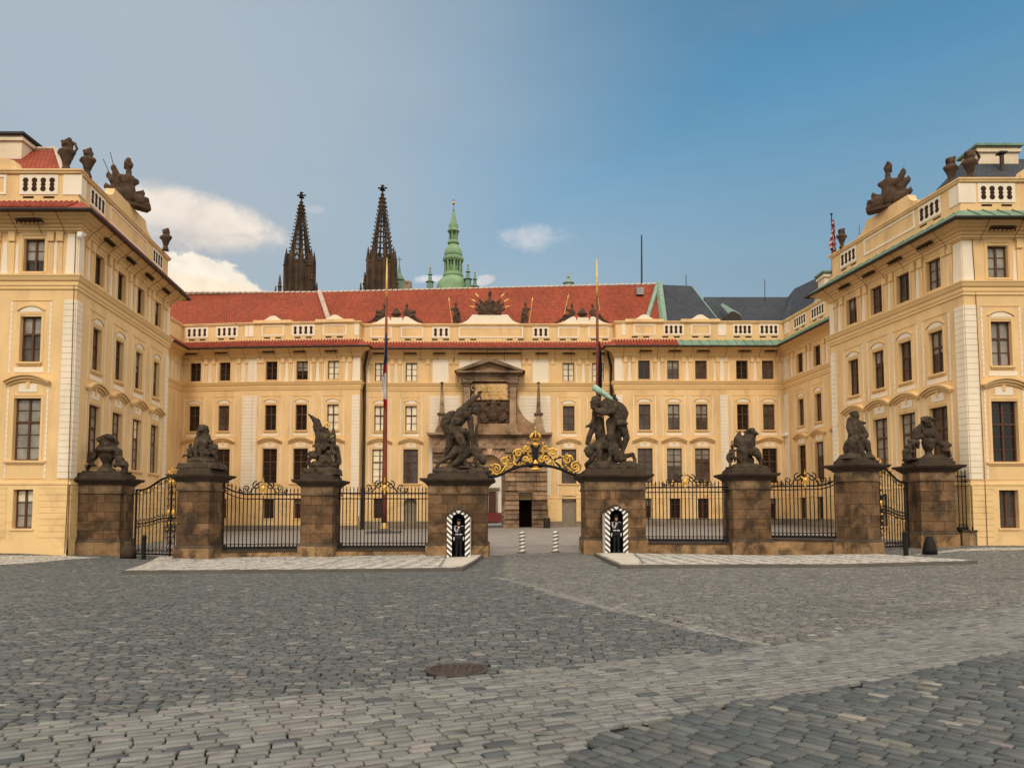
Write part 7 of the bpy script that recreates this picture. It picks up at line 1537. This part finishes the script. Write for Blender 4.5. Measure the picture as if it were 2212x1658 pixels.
def figure_reclining(flip, raise_arm):
    m = MB(); f = -1 if flip else 1   # facing the vase at +x when f = 1
    limb(m, [(f * .35, 0, .75), (f * .52, 0, 1.25), (f * .55, 0, 1.55)], [.34, .33, .26]); head(m, (f * .58, -.08, 2.08), .2, (f * .4, -1, -.1), hs=1.15); m.ell((f * .55, .04, 2.28), (.1, .24, .14)); limb(m, [(f * .55, 0, 1.6), (f * .57, -.02, 1.85)], [.17, .12]); limb(m, [(f * .3, 0, .7), (f * -.25, -.25, .85), (f * -.75, -.15, .3)], [.28, .21, .12]); limb(m, [(f * .2, .05, .6), (f * -.5, -.1, .42), (f * -1.25, 0, .08)], [.28, .2, .12]); foot(m, (f * -1.25, 0, .1), (f * -1.55, -.1, .04), .1); m.ell((f * .1, .05, .35), (.6, .3, .35))
    if raise_arm: limb(m, [(f * .35, 0, 1.55), (f * -.02, -.08, 1.5), (f * -.12, -.1, 2.1)], [.14, .12, .08]); hand(m, (f * -.12, -.1, 2.18), (0, 0, 1), .08, 1.2)
    else: limb(m, [(f * .36, 0, 1.5), (f * .0, -.1, 1.2), (f * -.3, -.15, 1.35)], [.14, .12, .09]); hand(m, (f * -.36, -.15, 1.36), (-f, 0, .1), .08, .9); m.ell((f * -.15, 0, 1.3), (.35, .14, .3))
    limb(m, [(f * .75, 0, 1.5), (f * .95, -.1, 1.15), (f * .8, -.2, .9)], [.14, .12, .09]); drapery(m, (f * .3, .1, 1.0), (f * -.9, .05, .3), .14, 3, .1, .08); return m
for px, fl, ra, py, lab in ((820, False, False, 0, 'reclining stone warrior with a shield, behind the pole of the blue, red and white flag'), (889, True, False, 0, 'stone figure without a spear, leaning between a small vase and a standing warrior'), (1225, False, True, 0, 'reclining stone warrior gripping a long spear beside a small rooftop vase'), (1290, True, True, 0, 'seated stone figure with a short spear behind the pole of the dark navy flag')):
    f = -1 if fl else 1; x = at_b(px) ; t_, o_ = top_put(figure_reclining(fl, ra), (x, YB, zt + .16), 'reclining_statue', lab, sc=.76)
    if ra: s = spear(t_, o_, (f * -.45, -.12, -.05) if not fl else (.22, -.12, 1.1), (.06, -.12, 2.25) if not fl else (.10, -.12, 2.0)); child('spear', s.mesh('spear', 'gold_paint', o_), t_)
for px, lab in ((856, 'squat pointed stone vase on the gable by the blue, red and white flag'), (1258, 'squat pointed stone vase on the gable by the dark navy flag')):
    m = MB(); m.lathe([(.3, 0), (.25, .1), (.5, .35), (.60, .5), (.52, .62), (.46, .68), (.30, 1.0), (.1, 1.3), (.05, 1.38)], 14)
    for q in (-1, 1): m.ell((q * .55, 0, .5), (.14, .16, .14), 7, 5)
    top_put(m, (at_b(px), YB, zt + .60), 'vase', lab, vox=.05, sc=.74, cat='vase', grp='vases on the courtyard parapet')
for px, s_ in ((1395, 6),):
    pass

LK[0] = 1.0
# ------------------------------------------------------------------ the two guards
def guard(label, pos, rz):
    m = MB(); r_ = .115                    # body: one continuous surface under the uniform, head with features, hands with five fingers
    m.ell((0, -.005, 1.64), (.078, .098, .118), 14, 10); m.ell((0, -.045, 1.575), (.055, .06, .055), 10, 8); m.cap((0, -.098, 1.65), (0, -.118, 1.615), .010, .017, 8); m.ell((0, -.09, 1.668), (.05, .018, .012)); m.ell((0, -.092, 1.585), (.026, .012, .009)); m.ell((0, -.085, 1.555), (.028, .025, .02))
    for q in (-1, 1): m.ell((q * .08, .01, 1.635), (.012, .022, .034), 8, 6); m.ell((q * .05, -.06, 1.615), (.025, .03, .022))
    limb(m, [(0, .01, 1.42), (0, 0, 1.55)], [.062, .056]); limb(m, [(0, .0, .95), (0, .0, 1.12), (0, .01, 1.32), (0, .01, 1.40)], [.14, .13, .15, .11]); m.ell((0, .01, 1.30), (.20, .11, .12)); m.ell((0, 0, .95), (.165, .115, .12))
    H_ = []
    for q in (-1, 1):
        sh, el, wr = Vector((q * .20, .01, 1.40)), Vector((q * .255, .02, 1.12)), Vector((q * .235, -.035, .88)); limb(m, [sh, el, wr], [.062, .046, .030]); hd = wr + Vector((q * -.004, -.02, -.055)); H_.append((hd, q)); hand(m, hd, (q * -.05, -.12, -1), .040, .7, (0, 1, 0))
        limb(m, [(q * .095, 0, .92), (q * .10, -.01, .50), (q * .10, .01, .10)], [.088, .058, .042]); m.ell((q * .10, .02, .36), (.05, .06, .13)); m.cap((q * .10, .01, .06), (q * .125, -.15, .045), .048, .036)
    me = sculpt(m, .011, 0, 1, 1); me.materials.append(MATS['skin']); me.name = 'person'
    o = place('person', me, None, pos, rz); tag(o, label, 'guard', 'guards in the sentry boxes')
    u = MB(); limb(u, [(0, .01, .92), (0, .0, 1.10), (0, .01, 1.30), (0, .01, 1.41)], [.165, .150, .170, .125]); u.ell((0, .01, 1.31), (.225, .135, .13)); u.ell((0, .02, 1.45), (.075, .075, .04)); u.frus((0, .0), (.19, .145), (.165, .13), .80, 1.0)
    for q in (-1, 1):
        limb(u, [(q * .205, .01, 1.40), (q * .262, .02, 1.12), (q * .237, -.03, .90)], [.078, .062, .048]); limb(u, [(q * .095, 0, .92), (q * .10, -.01, .50), (q * .10, .01, .12)], [.108, .08, .066])
    ume = sculpt(u, .014, 0, 1, 1); ume.materials.append(MATS['uniform_dark']); child('uniform', ume, o)
    b = MB()
    for q in (-1, 1): limb(b, [(q * .10, .01, .14), (q * .10, .01, .05), (q * .128, -.16, .045)], [.068, .06, .045]); b.box(min(q * .06, q * .17), max(q * .06, q * .17), -.19, .07, 0, .03)
    bme = sculpt(b, .014, 0, 1, 1); bme.materials.append(MATS['leather_black']); child('boots', bme, o)
    c = MB(); c.smooth = True; c.lathe([(.098, 0), (.10, .05), (.135, .10), (.128, .125), (.02, .135)], 18, (0, .0, 1.70)); c.strip([(-.085, 1.705), (0, 1.715), (.085, 1.705)], [(-.085, 1.692), (0, 1.70), (.085, 1.692)], -.155, -.07); c.ell((0, -.115, 1.765), (.02, .012, .025), 7, 5); child('cap', c.mesh('cap', 'uniform_dark'), o)
    k = MB(); k.lathe([(.036, 0), (.10, .0), (.10, .022), (.036, .022)], 18, (0, .0, 1.702)); child('cap_band', k.mesh('cap_band', 'carpet_red'), o)
    w = MB(); w.smooth = True; w.lathe([(1, -.026), (1.03, 0), (1, .026)], 20); bl = w.mesh('belt', 'glove_white'); bo_ = child('belt', bl, o, (0, .0, 1.06)); bo_.scale = (.178, .165, 1)
    bk = MB(); bk.box(-.035, .035, -.182, -.165, 1.03, 1.09); child('buckle', bk.mesh('buckle', 'steel'), o)
    sh_ = MB(); sh_.prism([(0, 1.30), (.055, 1.44), (-.055, 1.44)], -.150, -.10); child('shirt', sh_.mesh('shirt', 'glove_white'), o)
    ti = MB(); ti.prism([(0, 1.31), (.014, 1.43), (-.014, 1.43)], -.158, -.15); child('tie', ti.mesh('tie', 'uniform_dark'), o)
    e = MB(); hs_ = []
    for q in (-1, 1): e.ell((q * .03, -.092, 1.642), (.010, .006, .006), 7, 5)
    child('eyes', e.mesh('eyes', 'uniform_dark'), o)
    for q in (-1, 1): ep = MB(); ep.ell((0, 0, 0), (.085, .06, .028), 10, 6); child('epaulette', ep.mesh('epaulette', 'lilac_braid'), o, (q * .165, .0, 1.455))
    br_ = MB()
    for k_ in range(3): br_.tube([(-.20 + .01 * k_, -.07, 1.43), (-.21 + .03 * k_, -.15, 1.28 - .02 * k_), (-.16 + .04 * k_, -.175, 1.18 - .02 * k_), (-.10 + .03 * k_, -.185, 1.22), (-.05 + .01 * k_, -.165, 1.34)], .017, 6)
    child('braid', br_.mesh('braid', 'lilac_braid'), o)
    for hd, q in H_:
        gl_ = MB(); hand(gl_, hd, (q * -.05, -.12, -1), .047, .7, (0, 1, 0)); gl_.cap(hd + Vector((0, .015, .05)), hd + Vector((q * .002, .02, .075)), .045, .045); gme = sculpt(gl_, .0075, 0, 1, 0); gme.materials.append(MATS['glove_white']); child('glove', gme, o)
    for k_ in range(4):
        for q in (-1, 1): bt = MB(); bt.ell((0, 0, 0), (.012, .008, .012), 6, 4); child('button', bt.mesh('button', 'steel'), o, (q * .06, -.163 - (.01 if k_ < 2 else 0), .95 + .09 * k_ + (.05 if k_ > 1 else 0)))
    return o
guard('guard in dark uniform with white belt and gloves below the dagger fighter', qL + Vector((0, .22, .03)), R(4))
guard('guard in dark uniform with white belt and gloves below the club fighter', qR + Vector((0.02, .22, .03)), R(-3))
